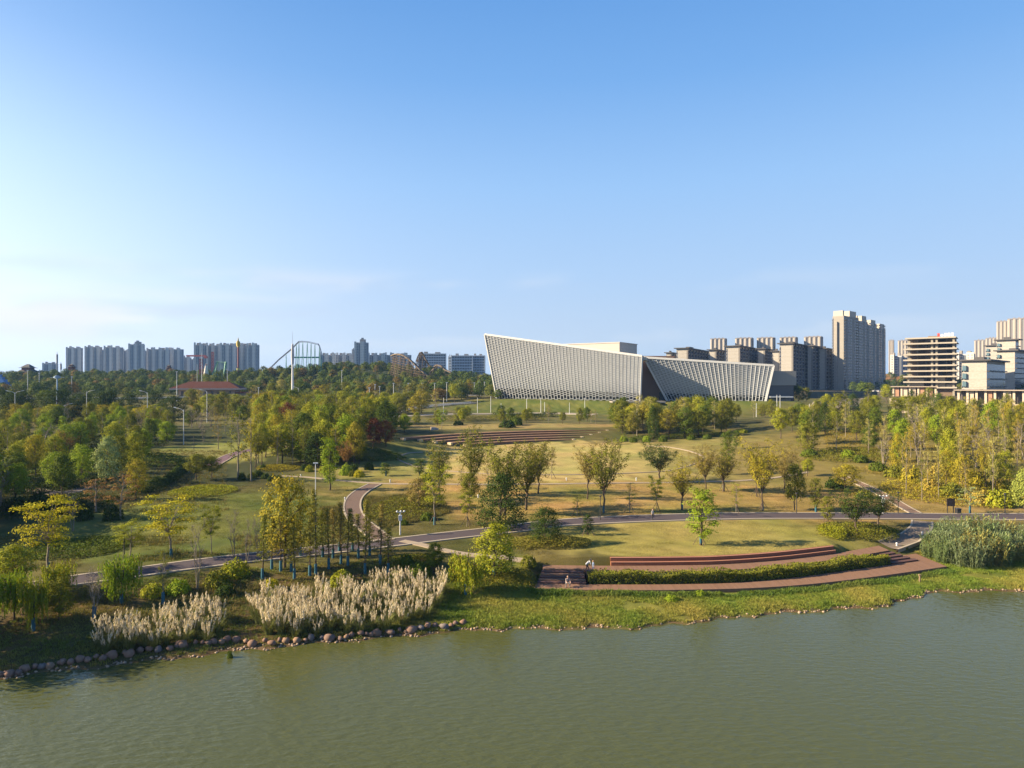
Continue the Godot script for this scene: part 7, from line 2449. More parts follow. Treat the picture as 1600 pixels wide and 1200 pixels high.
# ---------------------------------------------------------------- housing blocks on the right: x runs along the shaded face, the sunlit end is the plane x = 0
func housing(called: String, label: String, q: Array, style: String) -> void:
	var W: float = q[4]
	var L: float = q[5]
	var H: float = q[6]
	var fl: int = q[7]
	var o := thing(called, label, "apartment building" if called != "office_block" else "office building", Vector3(q[0], q[1], q[2]), q[3], "housing blocks behind the museum")
	var fh := (H - 3.0) / fl
	var cream := mat(0.38, 0.366, 0.345, 0.85, 0.0, "stain", 0.12)
	var body := MB.new()
	if style == "tower":
		# four stepped slabs with deep slots between
		var cuts := [0.0, 0.30, 0.52, 0.76, 1.0]
		for k in 4:
			var x0: float = L * cuts[k] + (1.6 if k > 0 else 0.0)
			body.box(Vector3(x0, 0, -W + 0.6 * k), Vector3(L * cuts[k + 1], H - 2.0 * k, -1.2 * k))
			body.box(Vector3(x0 - 1.8, 0, -W + 3), Vector3(x0 + 0.2, H - 5.0 - 2.0 * k, -5.0 - 1.2 * k))
		part(o, "wall", body.done(), mat(0.30, 0.286, 0.265, 0.85, 0.0, "stain", 0.12))
		var pr := MB.new()
		for k in 4:
			var x0: float = L * cuts[k] + (1.6 if k > 0 else 0.0)
			var w: float = L * (cuts[k + 1] - cuts[k])
			pr.box(Vector3(x0 + w * 0.42, H - 2.0 * k, -W * 0.95), Vector3(x0 + w * 0.86, H - 2.0 * k + 5.2, -1.2 * k - 0.5))
			pr.box(Vector3(x0 + w * 0.02, H - 2.0 * k, -W * 0.95), Vector3(x0 + w * 0.1, H - 2.0 * k + 4.6, -1.2 * k - 1))
			pr.box(Vector3(x0 + w * 0.1, H - 2.0 * k, -W * 0.95), Vector3(x0 + w * 0.42, H - 2.0 * k + 1.6, -W * 0.85))
		part(o, "parapet", pr.done(), mat(0.40, 0.37, 0.325, 0.85))
	else:
		body.box(Vector3(0, 0, -W), Vector3(L, H, 0))
		part(o, "wall", body.done(), cream)
	# windows and balconies of the shaded face
	var win := MB.new()
	var bal := MB.new()
	var nb := maxi(2, int(L / (4.6 if style == "tower" else 3.4)))
	var step_z := func(x): return 0.0 if style != "tower" else -1.2 * (0 if x < L * 0.3 else 1 if x < L * 0.52 else 2 if x < L * 0.76 else 3)
	for f in fl:
		var y := 1.6 + f * fh
		for b in nb:
			var x := L * (b + 0.5) / nb
			var bw := L / nb
			var z: float = step_z.call(x)
			if style == "tower" and b % 3 == 1:
				continue
			var ww := 0.36 if style == "tower" else 0.45
			win.box(Vector3(x - bw * ww, y + 0.35, z - 0.05), Vector3(x + bw * ww, y + fh * (0.78 if style == "tower" else 0.9), z + 0.06))
			if style != "tower" and b % 3 != 2 or style == "tower" and b % 6 == 0:
				bal.box(Vector3(x - bw * 0.47, y - 0.12, z), Vector3(x + bw * 0.47, y + 0.1, z + 1.25))
				bal.box(Vector3(x - bw * 0.47, y + 0.1, z + 1.17), Vector3(x + bw * 0.47, y + 0.55, z + 1.24))
		# the narrow windows and ledges at the far corner of the sunlit end
		win.box(Vector3(-0.06, y + 0.4, -W * 0.97), Vector3(0.05, y + fh * 0.75, -W * 0.90))
		bal.box(Vector3(-0.7, y - 0.1, -W - 0.25), Vector3(0.0, y + 0.85, -W * 0.985))
	part(o, "windows", win.done(), mat(0.035, 0.045, 0.075, 0.2), true)
	part(o, "balconies", bal.done(), mat(0.11, 0.105, 0.105, 0.7), true)  # dark colour carries shade, so the shaded face reads darker
	if style == "mid":
		var pier := MB.new()
		var k := 0
		while k <= nb:
			pier.box(Vector3(L * k / nb - 0.3, 0, 0), Vector3(L * k / nb + 0.3, H - 0.4, 1.35))
			k += 3
		part(o, "pier", pier.done(), mat(0.17, 0.16, 0.15, 0.85))  # darkened cream: shade of this face is put into the pier colour
	var course := MB.new()
	for f in range(1, fl, 2 if style == "tower" else 1):
		course.box(Vector3(-0.05, 1.5 + f * fh, -W * 0.88), Vector3(0.02, 1.62 + f * fh, -0.15))
	part(o, "joint_courses", course.done(), mat(0.264, 0.236, 0.200, 0.9), true)
	if style != "tower":
		var roof := MB.new()
		roof.box(Vector3(-1.8, H, -W - 1.8), Vector3(L + 1.4, H + 0.8, 2.4))
		roof.box(Vector3(L * 0.25, H + 0.7, -W * 0.7), Vector3(L * 0.4, H + 2.6, -W * 0.3))
		part(o, "roof_slab", roof.done(), mat(0.05, 0.048, 0.052, 0.7))
		if style == "office":
			for f in fl:
				var bay := MB.new()
				bay.box(Vector3(-1.2, 1.9 + f * fh, -W * 0.96), Vector3(0.0, 1.0 + (f + 0.85) * fh, -W * 0.80))
				part(o, "glass_bay", bay.done(), mat(0.080, 0.136, 0.168, 0.12))


func ribbed_tower(label: String, q: Array) -> void:
	# x, y, z, turn, width, height
	var w: float = q[4]
	var H: float = q[5]
	var o := thing("ribbed_tower", label, "apartment building", Vector3(q[0], q[1], q[2]), q[3], "round-ribbed towers behind the housing blocks")
	var core := MB.new()
	core.box(Vector3(-w * 0.46, 0, -w * 0.8), Vector3(w * 0.46, H - 0.05, -w * 0.09))
	part(o, "core", core.done(), mat(0.17, 0.165, 0.17, 0.5))
	for k in 4:
		var r := MB.new()
		var x := w * (-0.41 + 0.273 * k)
		r.tube([Vector3(x, 0, -w * 0.14), Vector3(x, H, -w * 0.14)], [w * 0.105, w * 0.105], 10)
		r.tube([Vector3(x, 0, -w * 0.76), Vector3(x, H, -w * 0.76)], [w * 0.105, w * 0.105], 10)
		part(o, "rib", r.done(), mat(0.29, 0.265, 0.24, 0.85))
	var cap := MB.new()
	cap.box(Vector3(-w * 0.5, H, -w * 0.84), Vector3(w * 0.5, H + 1.2, -w * 0.06))
	for k in 3:
		cap.box(Vector3(w * (-0.3 + 0.25 * k), H + 1.2, -w * 0.6), Vector3(w * (-0.2 + 0.25 * k), H + 2.6, -w * 0.5))
	part(o, "roof_cap", cap.done(), mat(0.176, 0.168, 0.176, 0.8))
	var bands := MB.new()
	for f in int(H / 3.1):
		bands.box(Vector3(-w * 0.47, f * 3.1, -w * 0.125), Vector3(w * 0.47, f * 3.1 + 0.5, -w * 0.1))
	part(o, "floor_bands", bands.done(), mat(0.240, 0.224, 0.216, 0.8), true)


func shell_building(q: Array) -> void:
	var W: float = q[4]
	var L: float = q[5]
	var H: float = q[6]
	var o := thing("unfinished_building", "unfinished nine-storey concrete frame building with open floors", "building", Vector3(q[0], q[1], q[2]), q[3])
	var con := mat(0.31, 0.285, 0.245, 0.9, 0.0, "stain", 0.2)
	var inner := mat(0.240, 0.188, 0.144, 0.95, 0.0, "stain", 0.3)
	var fl := 9
	var fh := (H - 7.0) / fl
	for f in fl + 1:
		var s := MB.new()
		var y := 7.0 + f * fh
		var out := 1.9 if f < fl else 0.9
		s.box(Vector3(-out, y - 0.45, -W - out), Vector3(L + 1.8, y, out * 0.6))
		part(o, "floor_slab", s.done(), con)
		var edge := MB.new()
		edge.box(Vector3(-out - 0.12, y - 0.75, -W - out), Vector3(-out + 0.25, y + 0.22, out * 0.6))
		part(o, "edge_beam", edge.done(), mat(0.34, 0.31, 0.265, 0.9))
	var zs := [-0.03, -0.19, -0.375, -0.47, -0.62, -0.8, -0.97]
	for z in zs:
		for x in [0.02, 0.5, 0.97]:
			var c := MB.new()
			c.box_t(Transform3D(Basis(), Vector3(L * x + 0.4, H * 0.5, W * z)), Vector3(0.9 if x > 0.1 else 0.7, H - 0.6, 1.25 if z in [-0.03, -0.375, -0.47] else 0.7))
			if x < 0.1 and not z in [-0.03, -0.375, -0.47, -0.97]:
				continue
			part(o, "column", c.done(), con)
	# lift core and the walls that are already up
	var core := MB.new()
	core.box(Vector3(L * 0.55, 0.2, -W * 0.58), Vector3(L * 0.92, H + 1.5, -W * 0.36))
	part(o, "lift_core", core.done(), inner)
	rng.seed = 77
	for f in fl:
		var y := 7.0 + f * fh
		for b in 4:
			var z0: float = [-0.95, -0.62, -0.36, -0.18][b]
			var z1: float = [-0.64, -0.48, -0.2, -0.04][b]
			if rng.randf() < (0.9 if f < 2 else 0.45):
				var wl := MB.new()
				var dep := L * rng.randf_range(0.3, 0.8) if f > 1 else 1.6
				wl.box(Vector3(dep, y + 0.02, W * z0), Vector3(dep + 0.25, y + fh * (0.86 if rng.randf() < 0.6 else 0.5), W * z1))
				part(o, "infill_wall", wl.done(), inner if f > 2 else con)
	var rear := MB.new()
	rear.box(Vector3(L - 0.6, 0.2, -W * 0.96), Vector3(L - 0.3, H - 0.5, -W * 0.04))
	part(o, "dark_backing", rear.done(), mat(0.2, 0.16, 0.13, 0.95))  # dark backing stands in for the shade inside the open floors
	var base := MB.new()
	base.box(Vector3(1.5, 0, -W * 0.96), Vector3(L, 6.5, -0.5))
	part(o, "ground_floor", base.done(), mat(0.184, 0.136, 0.104, 0.9, 0.0, "stain", 0.3))
	# boards on the roof: one red, the others white
	for k in 5:
		var b := MB.new()
		b.box(Vector3(0.5, H + 0.5, -W * (0.36 - 0.07 * k)), Vector3(0.8, H + (2.7 if k != 1 else 2.0), -W * (0.31 - 0.07 * k)))
		b.beam(Vector3(0.6, H, -W * (0.335 - 0.07 * k)), Vector3(0.6, H + 1.0, -W * (0.335 - 0.07 * k)), 0.15)
		part(o, "roof_board", b.done(), mat(0.440, 0.048, 0.032, 0.6) if k == 0 else mat(0.600, 0.600, 0.608, 0.6))
	var pl := MB.new()
	for s in 14:
		pl.beam(Vector3(L + 1.8, 7.0 + s * 2.4, -W * 0.1), Vector3(L + 2.9, 7.0 + s * 2.4, -W * 0.1), 0.25)
		pl.beam(Vector3(L + 2.4, 7.0 + s * 2.4, 0.5), Vector3(L + 2.4, 7.0 + s * 2.4, -W * 0.5), 0.2)
	part(o, "scaffold", pl.done(), mat(0.160, 0.144, 0.128, 0.8), true)


func pavilion(label: String, q: Array, bays: int, lower: bool) -> void:
	var W: float = q[4]
	var L: float = q[5]
	var H: float = q[6]
	var o := thing("colonnade_pavilion", label, "pavilion", Vector3(q[0], q[1], q[2]), q[3])
	var roof := MB.new()
	roof.box(Vector3(-2.0, H, -W - 2.0), Vector3(L + 1.5, H + 0.55, 1.5))
	part(o, "roof_slab", roof.done(), mat(0.184, 0.152, 0.136, 0.8))
	var trim := MB.new()
	trim.box(Vector3(-2.06, H + 0.1, -W - 2.0), Vector3(-2.0, H + 0.4, 1.5))
	part(o, "fascia", trim.done(), mat(0.400, 0.336, 0.264, 0.8))
	var inn := MB.new()
	inn.box(Vector3(2.2, 0, -W * 0.97), Vector3(L, H - 0.01, -0.4))
	part(o, "inner_wall", inn.done(), mat(0.09, 0.075, 0.07, 0.6))
	for k in bays + 1:
		var c := MB.new()
		var z := -W * k / bays
		c.box(Vector3(-0.45, -5.0 if lower else 0.0, z - 0.5), Vector3(0.45, H, z + 0.5))
		part(o, "column", c.done(), mat(0.496, 0.424, 0.336, 0.85))
		if k < bays and (k % 2 == 0 or not lower):
			var p := MB.new()
			p.box(Vector3(0.1, 0.1, z - W / bays * 0.85), Vector3(0.4, H - 0.05, z - W / bays * 0.3))
			part(o, "wall_panel", p.done(), mat(0.320, 0.192, 0.132, 0.85) if k % 4 in [0, 1] else mat(0.440, 0.376, 0.304, 0.85))
	if lower:
		var s := MB.new()
		s.box(Vector3(-1.6, -0.6, -W - 1.0), Vector3(L, 0.0, 1.0))
		part(o, "terrace_slab", s.done(), mat(0.440, 0.360, 0.288, 0.85))
		var d := MB.new()
		d.box(Vector3(3.0, -5.0, -W), Vector3(L, -0.65, 0))
		part(o, "lower_wall", d.done(), mat(0.05, 0.055, 0.06, 0.6))


func build_town() -> void:
	for r in HOUSING:
		housing(r[0], r[1], r[3], r[2])
	for r in RIBBED:
		ribbed_tower(r[0], r[1])
	shell_building(SHELL)
	pavilion("long brown-roofed colonnade pavilion below the pale office block", PAVILION[0], 8, true)
	pavilion("flat-roofed podium with cream and brown wall panels beside the unfinished building", PAVILION[1], 5, false)
	# low concrete walls on the building site
	for r in SITE_WALLS:
		var b := MB.new()
		b.box(Vector3(-r[2] * 0.5, -1.0, -0.4), Vector3(r[2] * 0.5, r[3], 0.4))
		b.box(Vector3(-r[2] * 0.5, r[3], -0.9), Vector3(r[2] * 0.5, r[3] + 0.25, 0.6))
		single("site_wall", b.done(), mat(0.480, 0.416, 0.328, 0.9, 0.0, "stain", 0.4), r[4], "wall", spot(r[0], r[1]), -0.55, "concrete walls of the building site")
	# dark blue-green site hoarding
	var h := MB.new()
	h.box(Vector3(0, 0, -0.1), Vector3(46, 4.2, 0.1))
	for k in 16:
		h.box(Vector3(k * 3.0, 0, 0.1), Vector3(k * 3.0 + 0.15, 4.3, 0.22))
	single("site_hoarding", h.done(), mat(0.03, 0.055, 0.06, 0.6), "long dark blue-green site hoarding below the housing blocks", "hoarding", spot(HOARD[0], HOARD[1]), 0.12)


# ---------------------------------------------------------------- the hazy city along the horizon
func far_tower(label: String, x: float, d: float, w: float, base: float, top: float, style: int) -> void:
	var H := top - base
	var o := thing("far_tower" if style != 3 else "glass_office", label, "high-rise" if style != 3 else "office building", Vector3(x, base, -d), atan2(-x, d) - (0.10 if style != 3 else 0.05), "far city blocks")
	var fl := int(H / 3.0) if style != 3 else int(H / 3.8)
	var nb := maxi(3, int(w / 3.4))
	var body := MB.new()
	var win := MB.new()
	var pier := MB.new()
	var cap := MB.new()
	body.box(Vector3(-w / 2, 0, -11), Vector3(w / 2, H, 0))
	rng.seed = hash(label)
	var tall := 0.0
	for b in nb:
		var x0 := -w / 2 + w * b / nb
		var x1 := -w / 2 + w * (b + 1) / nb
		if style != 3 and b % 4 in [0, 3]:
			tall = rng.randf_range(2.0, 5.0)
			pier.box(Vector3(x0, 0, 0), Vector3(x1, H + (tall if style == 1 else 1.5), 4.5))
			for f in fl:
				win.box(Vector3(x0 + (x1 - x0) * 0.32, f * H / fl + 1.0, 4.5), Vector3(x1 - (x1 - x0) * 0.32, f * H / fl + 2.2, 4.58))
		elif style != 3 and b % 4 == 2:
			win.box(Vector3(x0 + 0.5, 1.0, 0), Vector3(x1 - 0.2, H - 1.5, 0.3))  # full-height dark strip stands for the shade in a recessed slot
		else:
			for f in fl:
				var hh := H / fl
				win.box(Vector3(x0 + 0.35, f * hh + hh * 0.3, 0), Vector3(x1 - 0.35, f * hh + hh * 0.86, 0.12))
	if style == 2:
		cap.box(Vector3(-w * 0.12, H, -9), Vector3(w * 0.3, H + 6, -1))
		cap.box(Vector3(-w * 0.02, H + 6, -6), Vector3(w * 0.16, H + 9, -2))
	else:
		cap.box(Vector3(-w * 0.32, H, -11), Vector3(-w * 0.18, H + 4, -2))
		cap.box(Vector3(w * 0.1, H, -11), Vector3(w * 0.3, H + 3.4, -2))
	part(o, "wall", body.done(), mat(0.42, 0.42, 0.43, 0.9) if style != 3 else mat(0.288, 0.336, 0.400, 0.5))
	if pier.v.size():
		part(o, "pier", pier.done(), mat(0.52, 0.495, 0.46, 0.9))
	part(o, "windows", win.done(), mat(0.112, 0.124, 0.144, 0.3) if style != 3 else mat(0.045, 0.06, 0.085, 0.15), true)  # holds the dark strips of the shaded slots as well as windows
	part(o, "roof_house", cap.done(), mat(0.272, 0.252, 0.232, 0.9))
	if style == 3:
		var f := MB.new()
		f.box(Vector3(-w / 2 - 0.8, 0, -16.5), Vector3(-w / 2, H + 1.2, 0.8))
		f.box(Vector3(w / 2, 0, -16.5), Vector3(w / 2 + 0.8, H + 1.2, 0.8))
		f.box(Vector3(-w / 2, H, -16.5), Vector3(w / 2, H + 1.2, 0.8))
		part(o, "white_frame", f.done(), mat(0.496, 0.512, 0.544, 0.6))


func build_far_city() -> void:
	for r in FAR:
		far_tower(r[0], r[1], r[2], r[3], r[4], r[5], r[6])


# ---------------------------------------------------------------- rides on the wooded hill
func trestle(label: String, pts: Array, w: float) -> void:
	# a timber coaster hill: bents under a track that follows pts (x, top, d)
	var p0: Array = pts[0]
	var base := spot(p0[0], p0[2])
	var o := thing("timber_coaster", label, "roller coaster", base, 0.0, "timber roller coaster")
	var lat := MB.new()
	var trk := MB.new()
	var was := []
	for i in pts.size():
		var p: Array = pts[i]
		var foot := height(p[0], p[2]) - 0.5
		var now := [Vector3(p[0], p[1], -p[2]) - base, foot - base.y]
		for s in [-0.5, 0.5]:
			lat.beam(now[0] + Vector3(0, 0, w * s), Vector3(now[0].x + 0.0, now[1], now[0].z + w * s * 1.6), 0.34)
		if i > 0:
			trk.beam(was[0] + Vector3(0, 0.5, 0), now[0] + Vector3(0, 0.5, 0), 2.4, 0.9)
			var y: float = maxf(was[1], now[1]) + 1.5
			while y < minf(was[0].y, now[0].y):
				for s in [-0.5, 0.5]:
					lat.beam(Vector3(was[0].x, y, was[0].z + w * s * 1.2), Vector3(now[0].x, y, now[0].z + w * s * 1.2), 0.26)
				y += 2.1
			for s in [-0.5, 0.5]:
				lat.beam(Vector3(was[0].x, was[1], was[0].z + w * s * 1.4), now[0] + Vector3(0, 0, w * s), 0.35)
		was = now
	part(o, "lattice", lat.done(), mat(0.13, 0.10, 0.07, 0.9), true)
	part(o, "track", trk.done(), mat(0.160, 0.128, 0.096, 0.9))


func build_fairground() -> void:
	for r in TRESTLES:
		trestle(r[0], r[1], r[2])
	# steel coaster
	var o := thing("steel_coaster", "tall steel roller coaster with green supports behind the lattice mast", "roller coaster", spot(COASTER[0][0], COASTER[0][2]))
	var b := o.position
	var t := MB.new()
	var pts := []
	for p in COASTER:
		pts.append(Vector3(p[0], p[1], -p[2]) - b)
	for i in pts.size() - 1:
		for s in [-0.5, 0.5]:
			t.beam(pts[i] + Vector3(0, 0, s * 1.6), pts[i + 1] + Vector3(0, 0, s * 1.6), 0.4)
		t.beam(pts[i] - Vector3(0, 0.8, 0), pts[i + 1] - Vector3(0, 0.8, 0), 0.45)
	part(o, "track", t.done(), mat(0.264, 0.272, 0.320, 0.5))
	for i in range(1, pts.size()):
		if i in [2, 11, 14]:
			continue
		var p: Vector3 = pts[i]
		for s in [-1.0, 1.0]:
			var g := height(p.x + b.x, -(p.z + b.z)) - b.y
			var m := MB.new()
			m.tube([Vector3(p.x + s * (p.y - g) * 0.07, g, p.z + s * 3.0), p - Vector3(0, 0.8, 0)], [0.32, 0.26], 5)
			part(o, "support", m.done(), mat(0.15, 0.36, 0.30, 0.6))
	var cb := MB.new()
	cb.beam(Vector3(COASTER_BEAM[0], COASTER_BEAM[2], -COASTER[0][2]) - b, Vector3(COASTER_BEAM[1], COASTER_BEAM[2], -COASTER[0][2]) - b, 1.0, 1.3)
	part(o, "cross_beam", cb.done(), mat(0.064, 0.264, 0.200, 0.6))
	# drop tower with a yellow head
	var q := spot(RIDES[0][0], RIDES[0][1])
	var H: float = RIDES[0][2] - q.y
	o = thing("drop_tower", "slim red drop tower ride with a yellow top", "fairground ride", q)
	var m := MB.new()
	m.tube([Vector3.ZERO, Vector3(0, H - 6, 0)], [0.8, 0.6], 8)
	part(o, "mast", m.done(), mat(0.216, 0.072, 0.064, 0.6))
	m = MB.new()
	m.tube([Vector3(0, H - 7, 0), Vector3(0, H - 5.5, 0), Vector3(0, H - 2, 0), Vector3(0, H - 1, 0), Vector3(0, H + 2, 0)], [0.7, 1.7, 1.8, 0.7, 0.2], 10)
	part(o, "head", m.done(), mat(0.440, 0.320, 0.040, 0.5))
	m = MB.new()
	m.tube([Vector3(0, 8, 0), Vector3(0, 10, 0)], [1.6, 1.6], 10)
	part(o, "gondola_ring", m.done(), mat(0.400, 0.360, 0.080, 0.5))
	# two red lattice towers
	for k in 2:
		q = spot(RIDES[1 + k][0], RIDES[1 + k][1])
		H = RIDES[1 + k][2] - q.y
		o = thing("lattice_tower", ["red lattice tower crane with a short arm in front of the far flats", "thin red lattice tower between the crane and the swing ride"][k], "tower", q)
		m = MB.new()
		var wd := 2.2 if k == 0 else 1.5
		for i in int(H / 3.0):
			for s in 4:
				var a := Vector3(wd * (1 if s in [0, 1] else -1), i * 3.0, wd * (1 if s in [0, 3] else -1)) * 0.5
				a.y = i * 3.0
				var e := Vector3(wd * (1 if (s + 1) % 4 in [0, 1] else -1) * 0.5, (i + 1) * 3.0, wd * (1 if (s + 1) % 4 in [0, 3] else -1) * 0.5)
				m.beam(a, a + Vector3(0, 3, 0), 0.4)
				m.beam(a, e, 0.28)
		part(o, "mast", m.done(), mat(0.256, 0.088, 0.104, 0.7), true)
		if k == 0:
			m = MB.new()
			m.beam(Vector3(5, H, 0), Vector3(-14, H, 0), 1.3, 1.5)
			m.box(Vector3(3, H - 2.4, -1), Vector3(6, H - 0.4, 1))
			part(o, "crane_arm", m.done(), mat(0.360, 0.104, 0.112, 0.7))
	# green swing ride
	q = spot(RIDES[3][0], RIDES[3][1])
	o = thing("swing_ride", "green tilted swing ride frame beside the drop tower", "fairground ride", q)
	H = RIDES[3][2] - q.y
	for s in [-1, 1]:
		m = MB.new()
		for z in [-3.0, 3.0]:
			m.beam(Vector3(s * 6.0 - 1.5, 0, z), Vector3(s * 4.0 + 2.0, H, z * 0.3), 0.9)
		part(o, "frame_leg", m.done(), mat(0.096, 0.272, 0.200, 0.6))
	m = MB.new()
	m.beam(Vector3(-3, H, 0), Vector3(7, H - 1.0, 0), 1.4)
	for k in 5:
		m.beam(Vector3(-2.4 + 2.0 * k, H - 0.2, 0), Vector3(-4.4 + 2.1 * k, 2.5, 0), 0.5)
	part(o, "swing_arm", m.done(), mat(0.240, 0.360, 0.288, 0.6))
	# white tent
	q = spot(RIDES[4][0], RIDES[4][1])
	H = RIDES[4][2] - q.y
	m = MB.new()
	m.tube([Vector3(0, 0, 0), Vector3(0, H * 0.4, 0), Vector3(0, H * 0.7, 0), Vector3(0, H * 0.95, 0), Vector3(0, H, 0)], [2.9, 2.3, 1.5, 0.7, 0.2], 12)
	o = thing("peaked_tent", "white peaked tent in the fairground between the red towers", "tent", q)
	part(o, "canvas", m.done(), mat(0.528, 0.520, 0.512, 0.8))
	m = MB.new()
	m.box(Vector3(-0.8, H * 0.88, -0.8), Vector3(0.8, H * 0.96, 0.8))
	part(o, "crown_ring", m.done(), mat(0.280, 0.160, 0.128, 0.7))
	# blue shell dome at the picture's edge
	q = spot(RIDES[5][0], RIDES[5][1])
	H = RIDES[5][2] - q.y
	m = MB.new()
	for k in 8:
		var f := 1.0 if k % 2 else 0.8
		m.col = Color(f, f, f)
		m.beam(Vector3(-9 + k * 0.3, H * k / 8.0, 0), Vector3(9 - 9 * pow(k / 8.0, 1.7), H * k / 8.0, 0), 9.0 - k, H / 8.2)
	o = thing("blue_dome", "bright blue curved shell building at the frame's edge", "building", q)
	part(o, "shell", m.done(), mat(0.040, 0.176, 0.440, 0.4))


func hip_roof(m: MB, x: float, z: float, y: float, h: float, ridge: float) -> void:
	var a := Vector3(-x, y, z)
	var b := Vector3(x, y, z)
	var c := Vector3(x, y, -z)
	var d := Vector3(-x, y, -z)
	var r := Vector3(-ridge, y + h, 0)
	var s := Vector3(ridge, y + h, 0)
	m.quad(a, b, s, r)
	m.quad(c, d, r, s)
	m.tri(b, c, s)
	m.tri(d, a, r)
	m.quad(d, c, b, a)


func build_hall_and_pagoda() -> void:
	var o := thing("red_roofed_hall", "low hall with a broad red hipped roof behind the dark camphor trees", "hall", Vector3(HALL[0], HALL[1], -HALL[2]), 0.22)
	var W: float = HALL[3]
	var m := MB.new()
	m.box(Vector3(-W * 0.42, -3, -11), Vector3(W * 0.44, 5.2, 9))
	m.box(Vector3(W * 0.44, -3, -8), Vector3(W * 0.62, 3.2, 6))
	part(o, "wall", m.done(), mat(0.384, 0.304, 0.248, 0.85))
	m = MB.new()
	hip_roof(m, W * 0.53, 13.5, 6.2, 4.2, W * 0.30)
	part(o, "roof", m.done(), mat(0.075, 0.03, 0.022, 0.9))
	m = MB.new()
	m.box(Vector3(-W * 0.53, 5.2, -13.5), Vector3(W * 0.53, 6.18, 13.5))
	part(o, "eaves", m.done(), mat(0.416, 0.320, 0.272, 0.8))
	m = MB.new()
	m.box(Vector3(W * 0.44, 3.2, -9.5), Vector3(W * 0.66, 3.7, 8))
	part(o, "annex_roof", m.done(), mat(0.240, 0.080, 0.056, 0.75))
	m = MB.new()
	for k in 9:
		m.box(Vector3(-W * 0.38 + k * W * 0.09, 0.6, 9.0), Vector3(-W * 0.34 + k * W * 0.09, 4.4, 9.08))
	part(o, "windows", m.done(), mat(0.07, 0.06, 0.06, 0.3), true)
	for k in PAGODAS.size():
		var r: Array = PAGODAS[k]
		var q := spot(r[1], r[2], 6.0)
		var H: float = r[3] - q.y
		o = thing("pagoda", r[0], "pagoda", q)
		var w: float = r[4]
		var tiers: int = r[5]
		m = MB.new()
		for i in tiers:
			var s := 1.0 - 0.36 * i / (tiers - 1.0)
			var y := H - w * (0.19 + 0.23 * (tiers - 1 - i))
			m.box(Vector3(-w * 0.3 * s, y - w * (0.16 if i > 0 else 0.7), -w * 0.3 * s), Vector3(w * 0.3 * s, y + 0.1, w * 0.3 * s))
		part(o, "storey", m.done(), mat(0.160, 0.056, 0.040, 0.8))
		for i in tiers:
			var s := 1.0 - 0.36 * i / (tiers - 1.0)
			m = MB.new()
			var y := H - w * (0.19 + 0.23 * (tiers - 1 - i))
			hip_roof(m, w * 0.5 * s, w * 0.5 * s, y, w * 0.06, w * 0.3 * s)
			hip_roof(m, w * 0.33 * s, w * 0.33 * s, y + w * 0.045, w * 0.145, w * (0.1 if i == tiers - 1 else 0.25) * s)
			part(o, "tiled_roof", m.done(), mat(0.06, 0.058, 0.055, 0.8))


# ---------------------------------------------------------------- trees, shrubs, grasses
func build_trees() -> void:
	var w := MB.new()
	w.tube([Vector3(0, -0.1, 0), Vector3(0, 1.25, 0)], [0.19, 0.16], 8)
	wrap_mesh = w.done()
	w = MB.new()
	w.beam(Vector3(1.1, -0.1, 0), Vector3(0.1, 1.6, 0), 0.07)
	stake_mesh = w.done()
	for l in PLANTS.split("\n", false):
		plant(l)


func build_hill_woods() -> void:
	rng.seed = 99
	for v in 2:
		var m := MB.new()
		m.tube([Vector3(0, -1, 0), Vector3(0, 4, 0)], [0.25, 0.15], 5)
		for i in 26:
			var t := (i + 0.5) / 26.0
			var az := i * 2.4 + v
			var rr := 3.6 * sqrt(1.0 - pow(t, 2.2)) * rng.randf_range(0.55, 1.0)
			clump(m, Vector3(cos(az) * rr, 1.8 + t * 5.2, sin(az) * rr), Vector3(1.05, 0.75, 1.05), 26, 0.7, Vector3(cos(az) * 1.6, 1.0, sin(az) * 1.6))
		var where := []
		var tints := PackedColorArray()
		var tries := 0
		while where.size() < 2300 and tries < 60000:
			tries += 1
			var d := rng.randf_range(400.0, 1050.0)
			var x := rng.randf_range(-0.86, 0.86) * d
			var dense := 1.0
			if x > -0.02 * d:
				dense = 0.0 if d < 640.0 else 0.45
				if x > 0.3 * d and d < 560.0:
					dense = 0.12 if d > 455.0 and x > 0.50 * d else 0.0
			elif d < 470.0:
				dense = 0.55
			if absf(d - lerp_table(x, [-420, -330, -230, -120, -20], [410, 412, 418, 430, 445])) < 13.0:
				dense = 0.0
			if oval(x, d, -235, 560, 90, 14, 0.2) > 0.4 or (absf(x - HALL[0]) < 42 and d > 385.0 and d < 455.0):
				dense = 0.0
			if patch.get_noise_2d(x * 0.4, d * 0.4) < -0.22:
				dense *= 0.35
			if rng.randf() > dense:
				continue
			var s := rng.randf_range(0.65, 1.3)
			where.append(Transform3D(Basis(Vector3.UP, rng.randf() * TAU).scaled(Vector3(s, s * rng.randf_range(0.8, 1.15), s)), spot(x, d)))
			var tone: Color = [LEAF["green"], LEAF["dark"], LEAF["green"], LEAF["green"], LEAF["olive"], LEAF["olive"], LEAF["oliveb"], LEAF["rust"]][mini(7, int(pow(rng.randf(), 1.5) * 8.0))]
			tints.append(tone.lerp(Color(0.07, 0.105, 0.035), 0.4))
		scatter("hillside_wood", m.done(), leaf_mat(Color(1, 1, 1)), where, tints, ["dense dark wood covering the far hills below the city", "lighter autumn wood mixed over the far hills"][v], "wood")


